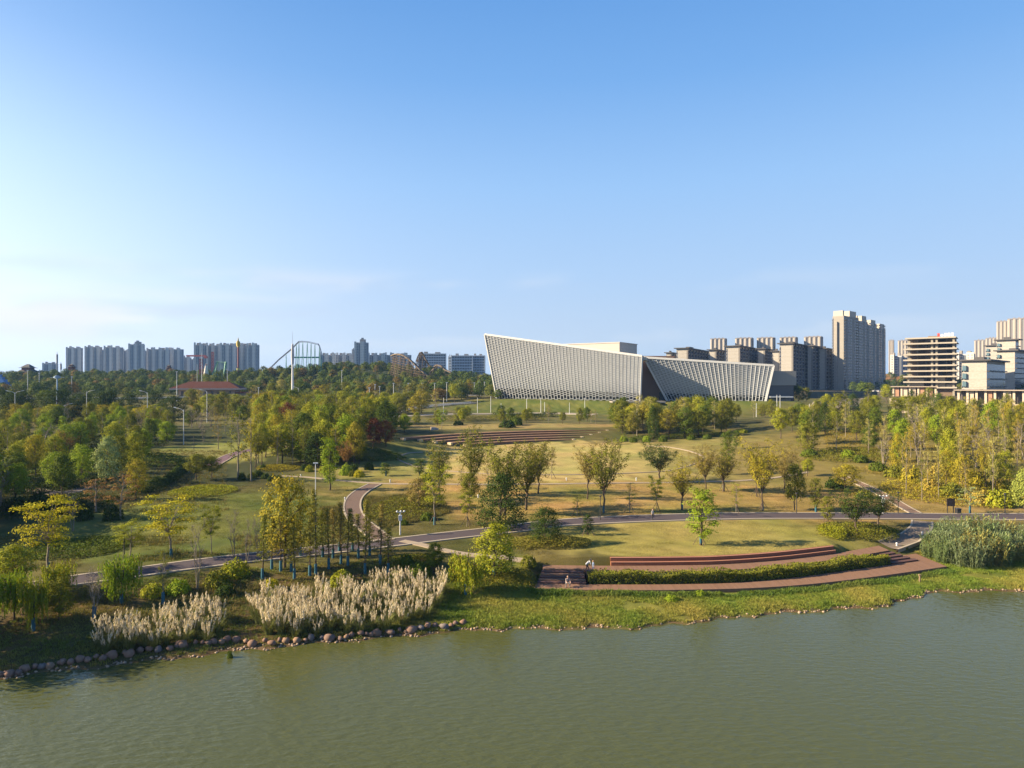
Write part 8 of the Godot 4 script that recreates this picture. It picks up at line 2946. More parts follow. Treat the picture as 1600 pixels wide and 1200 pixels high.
func build_shrubs() -> void:
	var forms_ := []
	for v in 3:
		forms_.append(leafy_mound(Vector3(1, 1, 1), 900, 0.2, 40 + v))
	var k := 0
	for l in SHRUBS.split("\n", false):
		var s := l.split("|")
		var o := thing(s[0], s[6], "shrub", spot(float(s[1]), float(s[2]), -0.05), float(k) * 1.7, "shrubs in the park beds")
		o.scale = Vector3(float(s[3]), float(s[4]), float(s[3]))
		part(o, "foliage", forms_[k % 3], leaf_mat(LEAF[s[5]]))
		k += 1
	# low planted beds: one uneven mass each
	for r in BEDS:
		rng.seed = hash(r[0])
		var m := MB.new()
		var n: int = r[7]
		for i in n:
			var a := rng.randf() * TAU
			var q := sqrt(rng.randf())
			var x: float = r[1] + cos(a) * q * r[3]
			var d: float = r[2] + sin(a) * q * r[4]
			var top: float = r[5] * (1.0 - 0.5 * pow(q, 4)) * (0.8 + 0.5 * patch.get_noise_2d(x * 5.0, d * 5.0))
			var kk := rng.randf_range(0.65, 1.3) * (1.0 + 0.5 * patch.get_noise_2d(x * 3.0, d * 3.0))
			m.col = Color(kk * rng.randf_range(0.9, 1.2), kk, kk * 0.9)
			var p := spot(x, d, top * (1.0 - pow(rng.randf(), 2.0)))
			m.leaf(p, Vector3(rng.randfn() * 0.6, 0.9, rng.randfn() * 0.6).normalized(), Vector3(rng.randfn(), 1.4, rng.randfn()), r[8] * rng.randf_range(0.7, 1.5), r[8] * 0.55)
		var o := thing("shrub_bed", r[0], "shrub bed", Vector3.ZERO, 0.0, "planted beds")
		part(o, "foliage", m.done(), leaf_mat(LEAF[r[6]]), true)
	# the clipped dark hedge of the shaded lawn
	hedge_line("tall dark clipped hedge curving beside the shaded lawn", line_of(HEDGES[0]), 2.6, 2.3, 9000, "dark")
	hedge_line("low dark hedge along the strip below the museum lawn", line_of(HEDGES[1]), 3.0, 2.4, 9000, "green")


func hedge_line(label: String, pts: PackedVector2Array, wide: float, tall: float, n: int, tint: String) -> void:
	rng.seed = hash(label)
	var cv := Curve2D.new()
	for p in pts:
		cv.add_point(p)
	var len := cv.get_baked_length()
	var m := MB.new()
	for i in n:
		var t := rng.randf() * len
		var q := cv.sample_baked(t)
		var a := rng.randf() * TAU
		var r := sqrt(rng.randf_range(0.5, 1.0)) * (0.9 + 0.4 * patch.get_noise_2d(q.x * 4.0, q.y * 4.0))
		var x := q.x + cos(a) * wide * 0.5 * r
		var d := q.y + rng.randf_range(-1, 1) * wide * 0.5 * absf(cos(a))
		var y := tall * absf(sin(a)) * r
		var k := rng.randf_range(0.65, 1.35)
		m.col = Color(k, k, k)
		m.leaf(spot(x, d, y), Vector3(cos(a) + rng.randfn() * 0.4, absf(sin(a)) + 0.3, rng.randfn() * 0.6).normalized(), Vector3(rng.randfn(), 1, rng.randfn()), 0.34 * rng.randf_range(0.7, 1.4), 0.2)
	var o := thing("hedge", label, "hedge", Vector3.ZERO)
	part(o, "foliage", m.done(), leaf_mat(LEAF[tint]))


func blade(m: MB, at: Vector3, dir: Vector3, len: float, w: float, droop: float, seg := 3) -> void:
	# an arching strap leaf
	var side := dir.cross(Vector3.UP).normalized() * w * 0.5
	var was := at
	for i in seg:
		var t := (i + 1.0) / seg
		var p := at + Vector3(0, len * (t - droop * t * t), 0) + dir * len * (0.18 * t + droop * 0.8 * t * t)
		var s0 := side * (1.0 - (t - 1.0 / seg) * 0.75)
		var s1 := side * (1.0 - t * 0.85)
		m.quad(was - s0, was + s0, p + s1, p - s1)
		was = p


func build_pampas() -> void:
	var leaves := []
	var plumes := []
	for v in 3:
		rng.seed = 300 + v
		var m := MB.new()
		for i in 170:
			var a := rng.randf() * TAU
			var k := rng.randf_range(0.7, 1.3)
			m.col = Color(k * rng.randf_range(0.9, 1.3), k, k * 0.9)
			blade(m, Vector3(cos(a), 0, sin(a)) * rng.randf() * 0.35, Vector3(cos(a), 0, sin(a)), rng.randf_range(1.2, 2.3), 0.06, rng.randf_range(0.2, 0.55), 4)
		leaves.append(m.done())
		m = MB.new()
		for i in 12:
			var a := i * 2.4 + rng.randf()
			var out := Vector3(cos(a), 0, sin(a)) * rng.randf_range(0.05, 0.62)
			var top := rng.randf_range(1.3, 2.7)
			var foot := Vector3(out.x * 0.4, 0.2, out.z * 0.4)
			var tip := Vector3(out.x * 1.5 + 0.2, top, out.z * 1.2)
			m.col = Color(0.55, 0.5, 0.32)
			m.tube([foot, foot.lerp(tip, 0.7)], [0.015, 0.012], 3)
			var k := rng.randf_range(0.7, 1.15)
			for j in 30:
				var t := rng.randf_range(0.64, 1.0)
				var p := foot.lerp(tip, t)
				var fat := 0.062 * sin(PI * clampf((t - 0.6) / 0.43, 0.05, 1.0)) + 0.02
				var g := Vector3(rng.randfn(), rng.randfn(), rng.randfn())
				var c := k * rng.randf_range(0.88, 1.1)
				m.col = Color(c, c * 0.97, c * 0.92)
				m.leaf(p + Vector3(g.x, g.y * 0.3, g.z) * fat * 0.7, Vector3(g.x, 0.35, g.z).normalized(), Vector3(g.x * 0.3, 2, g.z * 0.3), 0.24, 0.06)
		plumes.append(m.done())
	var lm := leaf_mat(Color(0.15, 0.175, 0.06))
	var pm := leaf_mat(Color(0.66, 0.585, 0.465))
	var k := 0
	for l in PAMPAS.split("\n", false):
		var s := l.split("|")
		var o := thing("pampas_grass", placed(s[3], "plumed pampas clump", ["shaded bed", "sunlit bed"][int(s[4])]), "pampas grass", spot(float(s[0]), float(s[1]), -0.05), k * 2.1, ["pampas grass in the shaded bed", "pampas grass in the sunlit bed"][int(s[4])])
		var f := float(s[2])
		o.scale = Vector3(f, f, f)
		part(o, "leaves", leaves[k % 3], lm)
		part(o, "plumes", plumes[k % 3], pm)
		k += 1
	# giant reeds by the right-hand end of the deck
	var reed := []
	for v in 2:
		rng.seed = 500 + v
		var m := MB.new()
		for i in 34:
			var a := rng.randf() * TAU
			var out := Vector3(cos(a), 0, sin(a)) * sqrt(rng.randf()) * 1.2
			var tall := rng.randf_range(1.6, 3.9)
			var lean := out * 0.5 + Vector3(rng.randfn(), 0, rng.randfn()) * 0.25
			var kk := rng.randf_range(0.75, 1.25)
			m.col = Color(kk * 1.1, kk, kk * 0.8)
			m.tube([out, out + lean + Vector3(0, tall, 0)], [0.03, 0.015], 4)
			for j in 15:
				var t := (j + 1.0) / 15.0
				var b := a + j * 2.6
				var c := kk * rng.randf_range(0.8, 1.25)
				m.col = Color(c * rng.randf_range(0.85, 1.25), c, c)
				blade(m, out + lean * t + Vector3(0, tall * t * 0.98, 0), Vector3(cos(b), 0, sin(b)), rng.randf_range(0.6, 1.15), 0.13, rng.randf_range(0.45, 0.95), 3)
		reed.append(m.done())
	for l in REEDS.split("\n", false):
		var s := l.split("|")
		var o := thing("giant_reed", placed(s[4], "giant reed clump", "tall mass beside the deck"), "reed clump", spot(float(s[0]), float(s[1]), -0.1), k * 1.3, "giant reeds beside the deck")
		var f := float(s[2])
		o.scale = Vector3(f * 1.1, f, f * 1.1)
		part(o, "stems_and_leaves", reed[k % 2], leaf_mat([Color(0.16, 0.22, 0.085), Color(0.25, 0.24, 0.075), Color(0.19, 0.24, 0.12)][int(s[3])]))
		k += 1


func build_grass() -> void:
	# tufts: lush on the lake bank, rough in the meadow and under the trees, sparse on the lawns
	var sets := [["bank_grass", "lush green and yellowish grass along the lake bank", 46000], ["meadow_grass", "rough tall grass and weeds in the meadow, beds and groves", 20000], ["lawn_grass", "short dry turf tufts on the lawns", 42000]]
	for v in 3:
		rng.seed = 700 + v
		var m := MB.new()
		for i in 11:
			var a := rng.randf() * TAU
			var kk := rng.randf_range(0.75, 1.3)
			m.col = Color(kk, kk, kk)
			var len: float = [0.25, 0.7, 0.13][v] * rng.randf_range(0.6, 1.2)
			blade(m, Vector3(rng.randfn(), 0, rng.randfn()) * [0.16, 0.2, 0.2][v], Vector3(cos(a), 0, sin(a)), len, [0.04, 0.05, 0.04][v], rng.randf_range(0.1, 0.5), 2)
		var where := []
		var tints := PackedColorArray()
		var tries := 0
		while where.size() < sets[v][2] and tries < 400000:
			tries += 1
			var x := 0.0
			var d := 0.0
			var ok := false
			var s := rng.randf_range(0.6, 1.3)
			if v == 0:
				x = rng.randf_range(-50.0, 78.0)
				var u := rng.randf_range(0.4, 22.0)
				d = shore(x) + u
				ok = x > 2.0 and x < 57.5 and d < deck_front(x) - 0.3 or x >= 57.5 and d < 104.0 or x > -12.0 and x <= 2.0 and u < 15.0 or x <= -12.0 and rng.randf() < 0.3
				ok = ok and patch.get_noise_2d(x * 2.5, d * 2.5) > -0.42
				s *= 1.0 + 0.8 * maxf(0.0, patch.get_noise_2d(x * 3.0 + 40.0, d * 3.0)) + (0.6 if x > 2.0 and x < 57.5 and d > deck_front(x) - 1.6 else 0.0)
			elif v == 1:
				var z := rng.randf()
				if z < 0.3:
					x = rng.randf_range(-34.0, -11.0)
					d = rng.randf_range(104.0, 138.0)
					ok = oval(x, d, -22, 121, 11, 14, 0.2) > 0.5
				elif z < 0.62:
					x = rng.randf_range(55.0, 150.0)
					d = rng.randf_range(128.0, 220.0)
					ok = patch.get_noise_2d(x, d) > -0.1 and x > 0.42 * d + 8.0
				elif z < 0.8:
					x = rng.randf_range(-90.0, -28.0)
					d = rng.randf_range(66.0, 100.0)
					ok = patch.get_noise_2d(x * 1.5, d * 1.5) > 0.02 and absf(d - lerp_table(x, [-90, -55, -30], [72, 79.5, 87.5])) > 4.0 and d - shore(x) > 6.0
				else:
					x = rng.randf_range(-130.0, -40.0)
					d = rng.randf_range(116.0, 200.0)
					ok = x < -0.42 * d
			else:
				x = rng.randf_range(-62.0, 80.0)
				d = rng.randf_range(87.0, 150.0)
				ok = absf(x) < d * 0.8 and patch.get_noise_2d(x * 1.5, d * 1.5) > -0.25
			if not ok or near_path(x, d):
				continue
			where.append(Transform3D(Basis(Vector3.UP, rng.randf() * TAU).scaled(Vector3(s, s, s)), spot(x, d, -0.02)))
			var c := soil_color(x, d)
			var g := rng.randf()
			if v == 0:
				c = Color(0.16, 0.235, 0.034).lerp(Color(0.36, 0.31, 0.075), clampf(0.4 + 0.9 * patch.get_noise_2d(x * 1.5 + 90.0, d * 1.5) + 0.35 * (g - 0.5), 0.0, 1.0))
				c *= 0.75 + 0.5 * rng.randf()
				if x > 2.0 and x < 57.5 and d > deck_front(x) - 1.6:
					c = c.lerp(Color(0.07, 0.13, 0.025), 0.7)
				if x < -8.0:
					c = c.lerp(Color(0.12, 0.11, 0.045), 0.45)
			elif v == 1:
				c = Color(0.10, 0.115, 0.035).lerp(Color(0.24, 0.17, 0.055), g * 0.75)
				if x > 50.0:
					c = Color(0.14, 0.14, 0.035).lerp(Color(0.33, 0.24, 0.04), clampf(g * 0.6 + 0.5 * patch.get_noise_2d(x, d + 50.0) + 0.2, 0.0, 1.0))
			else:
				c = c.lerp(Color(0.2, 0.19, 0.06), 0.3 * g) * (0.7 + 0.6 * rng.randf())
			tints.append(c)
		scatter(sets[v][0], m.done(), leaf_mat(Color(1, 1, 1)), where, tints, sets[v][1], "grass")


var path_grid := {}
func near_path(x: float, d: float) -> bool:
	if path_grid.is_empty():
		for k in [0, 1, 2, 3, 4, 5, 6, 7]:
			var cv := Curve2D.new()
			for p in line_of(PATHS[k]):
				cv.add_point(p)
			var i := 0.0
			while i < cv.get_baked_length():
				var q := cv.sample_baked(i)
				var r: float = [3.1, 2.2, 1.0, 0.7, 2.2, 2.3, 1.2, 2.2][k]
				var n := int(ceil(r / 0.6))
				for a in range(-n, n + 1):
					for b in range(-n, n + 1):
						if Vector2(a, b).length() * 0.6 <= r:
							path_grid[Vector2i(int(floor(q.x / 0.6)) + a, int(floor(q.y / 0.6)) + b)] = true
				i += 0.6
	if path_grid.has(Vector2i(int(floor(x / 0.6)), int(floor(d / 0.6)))):
		return true
	return x > 2.0 and x < 57.6 and d > deck_front(x) - 0.2 and d < deck_front(x) + bench_foot(x) + 1.4


func build_boulders() -> void:
	var forms_ := []
	for v in 5:
		rng.seed = 900 + v
		var m := MB.new()
		m.ball(Vector3.ZERO, Vector3(0.62, 0.46, 0.5), rng, 0.2, 9)
		forms_.append(m.done())
	var tones := [Color(0.27, 0.17, 0.125), Color(0.31, 0.2, 0.15), Color(0.24, 0.165, 0.135), Color(0.33, 0.22, 0.15), Color(0.22, 0.19, 0.18)]
	var k := 0
	for l in BOULDERS.split("\n", false):
		var s := l.split("|")
		var c: Color = tones[int(s[3])]
		var o := single("boulder", forms_[k % 5], mat(c.r, c.g, c.b, 0.9, 0.0, "grain", 1.0), s[4].format([ordinal(int(s[5]))], "{}"), "boulder", spot(float(s[0]), float(s[1]), 0.16), k * 2.3, "boulders along the lake shore")
		var f := float(s[2])
		o.scale = Vector3(f * (1.0 + 0.25 * sin(k * 1.7)), f * (0.95 + 0.15 * cos(k * 2.9)), f)
		k += 1
	# pebbles and mud lumps at the water line
	rng.seed = 950
	var m := MB.new()
	m.ball(Vector3.ZERO, Vector3(0.12, 0.07, 0.1), rng, 0.2, 6)
	var where := []
	var tints := PackedColorArray()
	for i in 600:
		var x := rng.randf_range(-46.0, 66.0)
		var d := shore(x) + absf(rng.randfn()) * 0.35 - 0.05
		var s := rng.randf_range(0.4, 1.5)
		where.append(Transform3D(Basis(Vector3.UP, rng.randf() * TAU).scaled(Vector3(s, s, s)), spot(x, d, 0.02)))
		tints.append(Color(0.14, 0.095, 0.06).lerp(Color(0.36, 0.27, 0.19), rng.randf()))
	scatter("pebbles", m.done(), mat(1, 1, 1, 0.8), where, tints, "pebbles and mud lumps along the waterline", "pebbles")


# ---------------------------------------------------------------- lamps, posts, signs
func build_lamps() -> void:
	var white := mat(0.48, 0.50, 0.52, 0.5)
	var bluish := mat(0.26, 0.36, 0.50, 0.5)
	var black := mat(0.025, 0.025, 0.028, 0.6)
	for r in LAMPS:
		var kind: String = r[1]
		var at := spot(r[2], r[3])
		var H: float = r[4] - at.y
		var o: Node3D
		var p := MB.new()
		var h := MB.new()
		match kind:
			"street":
				o = thing("street_lamp", r[0], "street lamp", at, r[5], "street lamps along the roads")
				p.tube([Vector3(0, -0.2, 0), Vector3(0, H, 0)], [0.16, 0.1], 7)
				part(o, "pole", p.done(), white)
				for s in ([1.0] if r[6] == 1 else [1.0, -1.0]):
					var a := MB.new()
					a.tube([Vector3(0, H - 0.6, 0), Vector3(0.7 * s, H + 0.1, 0), Vector3(2.3 * s, H + 0.55, 0)], [0.08, 0.07, 0.06], 5)
					part(o, "arm", a.done(), white)
					h = MB.new()
					h.box_t(Transform3D(Basis(Vector3(0, 0, 1), 0.25 * s), Vector3(2.7 * s, H + 0.6, 0)), Vector3(1.1, 0.16, 0.36))
					part(o, "lamp_head", h.done(), white)
			"pole":
				o = thing("tall_pole", r[0], "pole", at, r[5], "tall poles beside the roads")
				p.tube([Vector3(0, -0.2, 0), Vector3(0, H, 0)], [0.26, 0.14], 7)
				part(o, "shaft", p.done(), white)
				h.box(Vector3(-0.5, H - 0.25, -0.3), Vector3(0.5, H + 0.25, 0.3))
				part(o, "pole_head", h.done(), white)
			"disk":
				o = thing("disk_mast", r[0], "mast", at, r[5])
				p.tube([Vector3(0, -0.2, 0), Vector3(0, H, 0)], [0.42, 0.26], 8)
				part(o, "shaft", p.done(), bluish)
				h.tube([Vector3(0, H - 1.1, 0), Vector3(0, H - 0.7, 0), Vector3(0, H - 0.3, 0), Vector3(0, H + 0.4, 0)], [0.3, 1.4, 1.5, 0.5], 12)
				part(o, "disk_head", h.done(), bluish)
				var a := MB.new()
				a.beam(Vector3(-3.0, H - 0.5, 0), Vector3(3.0, H - 0.5, 0), 0.14)
				part(o, "arm", a.done(), bluish)
			"mast":
				o = thing("antenna_mast", r[0], "mast", at, r[5])
				p.tube([Vector3(0, -0.3, 0), Vector3(0, H * 0.7, 0), Vector3(0, H, 0)], [0.75, 0.5, 0.4], 10)
				part(o, "shaft", p.done(), mat(0.6, 0.61, 0.63, 0.5))
				h.tube([Vector3(0, H * 0.62, 0), Vector3(0, H * 0.78, 0), Vector3(0, H * 0.9, 0), Vector3(0, H * 0.99, 0)], [0.75, 1.0, 0.8, 0.5], 8)
				h.tube([Vector3(0, H, 0), Vector3(0, H + 8, 0)], [0.12, 0.04], 5)
				part(o, "antenna_cluster", h.done(), mat(0.33, 0.34, 0.37, 0.6))
			"lattice":
				o = thing("radio_mast", r[0], "mast", at, r[5])
				p.tube([Vector3(0, 0, 0), Vector3(0, H, 0)], [0.7, 0.25], 5)
				part(o, "shaft", p.done(), mat(0.25, 0.26, 0.29, 0.6))
				h.tube([Vector3(0, H * 0.62, 0), Vector3(0, H * 0.92, 0)], [0.95, 0.95], 6)
				part(o, "antenna_cluster", h.done(), mat(0.22, 0.22, 0.25, 0.6))
			"flag":
				o = thing("thin_pole", r[0], "pole", at, r[5], "thin white poles on the museum lawn")
				p.tube([Vector3(0, -0.2, 0), Vector3(0, H, 0)], [0.17, 0.13], 6)
				part(o, "shaft", p.done(), white)
				h.tube([Vector3(0, H, 0), Vector3(0, H + 0.3, 0)], [0.2, 0.06], 6)
				part(o, "finial", h.done(), white)
			"camera":
				o = thing("camera_post", r[0], "camera post", at, r[5], "white camera posts in the park")
				p.tube([Vector3(0, -0.1, 0), Vector3(0, H, 0)], [0.12, 0.1], 8)
				part(o, "pole", p.done(), white)
				h.box(Vector3(-0.26, H * 0.62, 0.02), Vector3(0.26, H * 0.84, 0.34))
				part(o, "control_box", h.done(), white)
				var a := MB.new()
				a.beam(Vector3(-0.55, H - 0.15, 0), Vector3(0.65, H - 0.15, 0), 0.07)
				part(o, "arm", a.done(), white)
				for s in [-0.45, 0.1, 0.6]:
					var c := MB.new()
					c.ball(Vector3(s, H - 0.02, 0.06), Vector3(0.17, 0.15, 0.2), rng, 0.0, 8)
					part(o, "camera", c.done(), white)
			"park":
				o = thing("park_lamp", r[0], "lamp post", at, r[5], "slim dark park lamps along the lakeside path")
				p.tube([Vector3(0, -0.1, 0), Vector3(0, H, 0)], [0.075, 0.06], 6)
				part(o, "pole", p.done(), black)
				h.tube([Vector3(0, H - 0.1, 0), Vector3(0, H + 0.05, 0), Vector3(0, H + 0.14, 0)], [0.1, 0.24, 0.2], 8)
				part(o, "lamp_head", h.done(), black)
			"bollard":
				o = thing("light_bollard", r[0], "bollard", at, r[5], "small white bollards beside the paths")
				p.tube([Vector3(0, -0.1, 0), Vector3(0, H * 0.75, 0)], [0.13, 0.12], 8)
				part(o, "post", p.done(), white)
				h.ball(Vector3(0, H * 0.85, 0), Vector3(0.17, 0.16, 0.17), rng, 0.0, 8)
				part(o, "bollard_head", h.done(), white)
			"slim":
				o = thing("slim_mast", r[0], "mast", at, r[5])
				p.tube([Vector3(0, -0.1, 0), Vector3(0, H, 0)], [0.075, 0.05], 6)
				part(o, "shaft", p.done(), white)
				h.box(Vector3(-0.3, H - 0.1, -0.1), Vector3(0.3, H + 0.05, 0.1))
				part(o, "lamp_head", h.done(), white)
			"sign":
				o = thing("park_sign", r[0], "sign", at, r[5])
				p.box(Vector3(-0.55, -0.1, -0.06), Vector3(-0.45, H, 0.06))
				p.box(Vector3(0.45, -0.1, -0.06), Vector3(0.55, H, 0.06))
				part(o, "sign_post", p.done(), black)
				h.box(Vector3(-0.7, H * 0.52, 0.06), Vector3(0.7, H, 0.14))
				part(o, "sign_board", h.done(), mat(0.045, 0.03, 0.025, 0.7))
				var b := MB.new()
				b.box(Vector3(-0.34, 0, -0.34), Vector3(0.34, 0.85, 0.34))
				var bin := thing("waste_bin", "dark waste bin standing right beside the dark sign board", "waste bin", spot(r[2] + 1.3, r[3]))
				part(bin, "bin_body", b.done(), black)
				b = MB.new()
				b.box(Vector3(-0.4, 0.85, -0.4), Vector3(0.4, 0.97, 0.4))
				part(bin, "bin_lid", b.done(), mat(0.05, 0.05, 0.055, 0.6))
			"wood_post":
				o = thing("wooden_post", r[0], "post", at, r[5])
				p.tube([Vector3(0, -0.2, 0), Vector3(0.02, H, 0)], [0.11, 0.1], 8)
				part(o, "shaft", p.done(), mat(0.2, 0.14, 0.09, 0.9))
				h.box(Vector3(-0.14, H, -0.14), Vector3(0.14, H + 0.1, 0.14))
				part(o, "post_cap", h.done(), mat(0.24, 0.17, 0.11, 0.9))


# ---------------------------------------------------------------- cars
func build_cars() -> void:
	var body := MB.new()
	var prof := [[-2.2, 0.35], [-2.25, 0.8], [-1.5, 0.95], [1.3, 0.98], [2.1, 0.85], [2.2, 0.35]]
	var cab := [[-1.3, 0.95], [-0.6, 1.45], [0.9, 1.48], [1.55, 0.97]]
	for q in [[prof, 0.88], [cab, 0.74]]:
		var pr: Array = q[0]
		for i in pr.size():
			var a: Array = pr[i]
			var b: Array = pr[(i + 1) % pr.size()]
			body.quad(Vector3(a[0], a[1], -q[1]), Vector3(b[0], b[1], -q[1]), Vector3(b[0], b[1], q[1]), Vector3(a[0], a[1], q[1]))
		for i in range(1, pr.size() - 1):
			for s in [-1, 1]:
				var p0 := Vector3(pr[0][0], pr[0][1], s * q[1])
				body.tri(p0, Vector3(pr[i][0], pr[i][1], s * q[1]), Vector3(pr[i + 1][0], pr[i + 1][1], s * q[1]))
	var win := MB.new()
	for s in [-1, 1]:
		win.quad(Vector3(-1.12, 1.0, s * 0.75), Vector3(1.35, 1.02, s * 0.75), Vector3(0.85, 1.4, s * 0.75), Vector3(-0.58, 1.38, s * 0.75))
	win.quad(Vector3(-1.29, 0.99, -0.68), Vector3(-1.29, 0.99, 0.68), Vector3(-0.66, 1.43, 0.68), Vector3(-0.66, 1.43, -0.68))
	win.quad(Vector3(1.56, 1.0, 0.68), Vector3(1.56, 1.0, -0.68), Vector3(0.96, 1.46, -0.68), Vector3(0.96, 1.46, 0.68))
	var wheel := MB.new()
	wheel.tube([Vector3(0, 0.32, -0.1), Vector3(0, 0.32, 0.1)], [0.32, 0.32], 12)
	var bm := body.done()
	var wm := win.done()
	var hm := wheel.done()
	for r in CARS:
		var o := thing("parked_car", r[0], "car", spot(r[1], r[2], 0.25), r[3], "cars parked on the town road")
		var c: Color = r[4]
		part(o, "body", bm, mat(c.r, c.g, c.b, 0.3))
		part(o, "windows", wm, mat(0.03, 0.035, 0.045, 0.1))
		for k in 4:
			var w := part(o, "wheel", hm, mat(0.02, 0.02, 0.02, 0.8))
			w.position = Vector3(1.35 if k & 1 else -1.35, 0, 0.8 if k & 2 else -0.8)


# ---------------------------------------------------------------- people: one continuous skin over a posed skeleton
func skin(bones: Array, cell: float) -> MB:
	var lo := Vector3(9, 9, 9)
	var hi := -lo
	for b in bones:
		var r := maxf(b[2], b[3]) + cell * 2.0
		for p in [b[0], b[1]]:
			lo = lo.min(p - Vector3(r, r, r))
			hi = hi.max(p + Vector3(r, r, r))
	var n := Vector3i(((hi - lo) / cell).ceil()) + Vector3i.ONE
	var f := PackedFloat32Array()
	f.resize(n.x * n.y * n.z)
	f.fill(1.0)
	for b in bones:
		var a: Vector3 = b[0]
		var ab: Vector3 = b[1] - b[0]
		var l2 := maxf(ab.length_squared(), 1e-6)
		var r := maxf(b[2], b[3]) + cell * 2.0 + 0.05
		var p0 := Vector3i(((a.min(b[1]) - Vector3(r, r, r) - lo) / cell).floor()).max(Vector3i.ZERO)
		var p1 := Vector3i(((a.max(b[1]) + Vector3(r, r, r) - lo) / cell).ceil()).min(n - Vector3i.ONE)
		for z in range(p0.z, p1.z + 1):
			for y in range(p0.y, p1.y + 1):
				for x in range(p0.x, p1.x + 1):
					var p := lo + Vector3(x, y, z) * cell
					var t := clampf((p - a).dot(ab) / l2, 0.0, 1.0)
					var dd: float = (p - a - ab * t).length() - lerpf(b[2], b[3], t)
					var i := x + n.x * (y + n.y * z)
					var k := 0.03
					var h := maxf(k - absf(dd - f[i]), 0.0) / k
					f[i] = minf(dd, f[i]) - h * h * k * 0.25
	var m := MB.new()
	var at := {}
	var nrm := {}
	var tint := {}
	for z in n.z - 1:
		for y in n.y - 1:
			for x in n.x - 1:
				var sum := Vector3.ZERO
				var cnt := 0
				var vals := []
				for c in 8:
					vals.append(f[(x + (c & 1)) + n.x * ((y + ((c >> 1) & 1)) + n.y * (z + ((c >> 2) & 1)))])
				for c in 8:
					for ax in [1, 2, 4]:
						if c & ax == 0 and (vals[c] < 0.0) != (vals[c | ax] < 0.0):
							var t: float = vals[c] / (vals[c] - vals[c | ax])
							var p := Vector3(c & 1, (c >> 1) & 1, (c >> 2) & 1)
							if ax == 1: p.x += t
							elif ax == 2: p.y += t
							else: p.z += t
							sum += p
							cnt += 1
				if cnt > 0:
					var key := Vector3i(x, y, z)
					at[key] = lo + (Vector3(x, y, z) + sum / cnt) * cell
					nrm[key] = Vector3(vals[1] + vals[3] + vals[5] + vals[7] - vals[0] - vals[2] - vals[4] - vals[6], vals[2] + vals[3] + vals[6] + vals[7] - vals[0] - vals[1] - vals[4] - vals[5], vals[4] + vals[5] + vals[6] + vals[7] - vals[0] - vals[1] - vals[2] - vals[3]).normalized()
					var best := 9.0
					for b in bones:
						var ab: Vector3 = b[1] - b[0]
						var t := clampf((at[key] - b[0]).dot(ab) / maxf(ab.length_squared(), 1e-6), 0.0, 1.0)
						var dd: float = (at[key] - b[0] - ab * t).length() - lerpf(b[2], b[3], t)
						if dd < best:
							best = dd
							tint[key] = b[4]
	for z in range(1, n.z - 1):
		for y in range(1, n.y - 1):
			for x in range(1, n.x - 1):
				var i := x + n.x * (y + n.y * z)
				for ax in 3:
					var j: int = i + [1, n.x, n.x * n.y][ax]
					if (f[i] < 0.0) == (f[j] < 0.0):
						continue
					var u: Vector3i = [Vector3i(0, 1, 0), Vector3i(0, 0, 1), Vector3i(1, 0, 0)][ax]
					var w: Vector3i = [Vector3i(0, 0, 1), Vector3i(1, 0, 0), Vector3i(0, 1, 0)][ax]
					var c := Vector3i(x, y, z)
					var q := [c - u - w, c - w, c, c - u]
					if f[i] >= 0.0:
						q.reverse()
					m.col = tint[q[2]]
					m.smooth_tri(at[q[0]], at[q[1]], at[q[2]], nrm[q[0]], nrm[q[1]], nrm[q[2]])
					m.smooth_tri(at[q[0]], at[q[2]], at[q[3]], nrm[q[0]], nrm[q[2]], nrm[q[3]])
	return m


func hand(m: MB, wrist: Vector3, dir: Vector3, side: Vector3, tone: Color) -> void:
	m.col = tone
	var palm := wrist + dir * 0.085
	var nn := dir.cross(side)
	for k in 4:
		var b := palm + side * (0.03 - 0.02 * k)
		var l: float = [0.07, 0.08, 0.075, 0.058][k]
		m.tube([wrist + side * (0.02 - 0.014 * k), b, b + dir * l * 0.55 + nn * 0.012, b + dir * l * 0.85 + nn * 0.035], [0.013, 0.011, 0.009, 0.007], 5)
	m.tube([wrist + dir * 0.02 + side * 0.025, wrist + dir * 0.055 + side * 0.055, wrist + dir * 0.09 + side * 0.06], [0.013, 0.011, 0.008], 5)


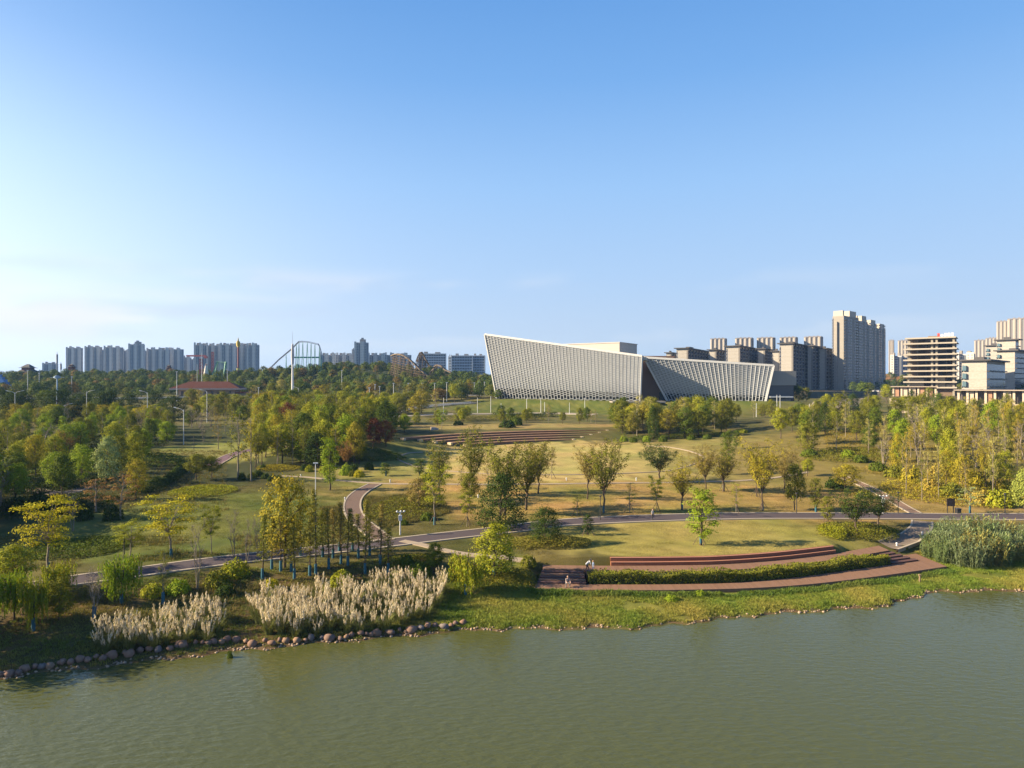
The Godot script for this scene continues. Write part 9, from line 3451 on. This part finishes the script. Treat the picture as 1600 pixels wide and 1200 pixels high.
func person(label: String, at: Vector3, turn: float, size: float, pose: Dictionary, top: Color, legs: Color, hair: Color) -> void:
	var tone := Color(0.45, 0.28, 0.2)
	var shoe := Color(0.05, 0.05, 0.05)
	var hip := Vector3(0, pose.get("hip", 0.93), pose.get("hip_z", 0.0))
	var bend: float = pose.get("bend", 0.05)
	var spine := Vector3(0, cos(bend), sin(bend))
	var chest := hip + spine * 0.30
	var neck := hip + spine * 0.53
	var look := Vector3(0, cos(bend * 0.5), sin(bend * 0.5))
	var head := neck + look * 0.17 + Vector3(0, 0, 0.02)
	var bones := [[hip, chest, 0.135, 0.15, top], [chest, neck - spine * 0.06, 0.15, 0.10, top], [neck - spine * 0.03, neck + look * 0.08, 0.058, 0.052, tone], [head - look * 0.03 + Vector3(0, 0, 0.015), head + look * 0.055, 0.082, 0.098, tone], [head + look * 0.065 - Vector3(0, 0, 0.02), head - Vector3(0, 0.01, 0.045), 0.095, 0.085, hair]]
	var hands := []
	for s in [-1, 1]:
		var sh := neck - spine * 0.06 + Vector3(0.17 * s, 0, 0)
		var el: Vector3 = sh + (pose["upper"][0 if s < 0 else 1] as Vector3).normalized() * 0.29
		var wr: Vector3 = el + (pose["fore"][0 if s < 0 else 1] as Vector3).normalized() * 0.25
		bones.append([neck - spine * 0.05, sh, 0.085, 0.065, top])
		bones.append([sh, el, 0.058, 0.045, top])
		bones.append([el, wr, 0.043, 0.03, tone])
		bones.append([wr, wr + (wr - el).normalized() * 0.075, 0.034, 0.03, tone])
		hands.append([wr, (wr - el).normalized(), Vector3(-s, 0, 0)])
		var hj := hip + Vector3(0.09 * s, -0.04, 0)
		var kn: Vector3 = hj + (pose["thigh"][0 if s < 0 else 1] as Vector3).normalized() * 0.42
		var an: Vector3 = kn + (pose["shin"][0 if s < 0 else 1] as Vector3).normalized() * 0.41
		bones.append([hip, hj, 0.13, 0.10, legs])
		bones.append([hj, kn, 0.09, 0.062, legs])
		bones.append([kn, an, 0.06, 0.042, legs])
		bones.append([an + Vector3(0, -0.035, -0.04), an + Vector3(0.01 * s, -0.055, 0.14), 0.045, 0.033, shoe])
	var m := skin(bones, 0.024)
	for h in hands:
		hand(m, h[0], h[1], h[2], tone)
	# face: nose, eyes, mouth, ears
	m.col = tone
	m.tube([head + Vector3(0, 0.03, 0.085), head + Vector3(0, -0.012, 0.118), head + Vector3(0, -0.02, 0.09)], [0.008, 0.016, 0.01], 5)
	for s in [-1, 1]:
		m.ball(head + Vector3(0.09 * s, 0.0, 0.0), Vector3(0.016, 0.03, 0.02), rng, 0.0, 6)
		m.col = Color(0.03, 0.02, 0.02)
		m.ball(head + Vector3(0.034 * s, 0.025, 0.085), Vector3(0.013, 0.009, 0.012), rng, 0.0, 6)
		m.col = tone
	m.col = Color(0.3, 0.1, 0.09)
	m.ball(head + Vector3(0, -0.052, 0.083), Vector3(0.025, 0.007, 0.012), rng, 0.0, 6)
	var low := 9.0
	for v in m.v:
		low = minf(low, v.y)
	for i in m.v.size():
		m.v[i] = (m.v[i] - Vector3(0, low, 0)) * size
	single("person", m.done(), mat(1, 1, 1, 0.8), label, "person", at, turn, "people in the park")


func build_people() -> void:
	rng.seed = 5
	var stand := {"hip": 0.93, "bend": 0.04, "upper": [Vector3(-0.25, -1, 0.05), Vector3(0.25, -1, -0.1)], "fore": [Vector3(-0.05, -1, 0.3), Vector3(0.05, -1, 0.15)], "thigh": [Vector3(-0.05, -1, 0.22), Vector3(0.05, -1, -0.18)], "shin": [Vector3(0, -1, -0.05), Vector3(0, -1, -0.35)]}
	var stoop := {"hip": 0.8, "bend": 0.95, "upper": [Vector3(-0.3, -1, 0.3), Vector3(0.3, -1, 0.5)], "fore": [Vector3(0.1, -1, 0.5), Vector3(-0.1, -0.8, 0.6)], "thigh": [Vector3(-0.15, -1, 0.45), Vector3(0.15, -1, 0.25)], "shin": [Vector3(0, -1, -0.3), Vector3(0, -1, -0.4)]}
	var squat := {"hip": 0.45, "bend": 0.4, "upper": [Vector3(-0.3, -0.8, 0.5), Vector3(0.3, -0.8, 0.5)], "fore": [Vector3(0.2, -0.3, 0.8), Vector3(-0.2, -0.3, 0.8)], "thigh": [Vector3(-0.3, 0.02, 0.9), Vector3(0.3, 0.02, 0.9)], "shin": [Vector3(-0.02, -1, -0.38), Vector3(0.02, -1, -0.38)]}
	var p: Array = FOLK[0]
	person("person in a white top and dark trousers walking on the asphalt path", spot(p[0], p[1], 0.1), 0.4, 1.0, stand, Color(0.34, 0.34, 0.35), Color(0.025, 0.025, 0.03), Color(0.03, 0.025, 0.02))
	p = FOLK[1]
	person("person in white and black stooping at the hedge end on the upper deck", Vector3(p[0], 1.91, -p[1]), 1.9, 1.0, stoop, Color(0.32, 0.335, 0.37), Color(0.03, 0.03, 0.04), Color(0.03, 0.025, 0.02))
	p = FOLK[2]
	person("child in light blue standing at the hedge end on the upper deck", Vector3(p[0], 1.91, -p[1]), -1.2, 0.78, stand, Color(0.15, 0.21, 0.34), Color(0.13, 0.18, 0.28), Color(0.03, 0.025, 0.02))
	p = FOLK[3]
	person("person with pale top and grey trousers crouching on the lower deck", Vector3(p[0], 1.01, -p[1]), 0.3, 1.05, squat, Color(0.3, 0.24, 0.23), Color(0.14, 0.15, 0.17), Color(0.03, 0.025, 0.02))
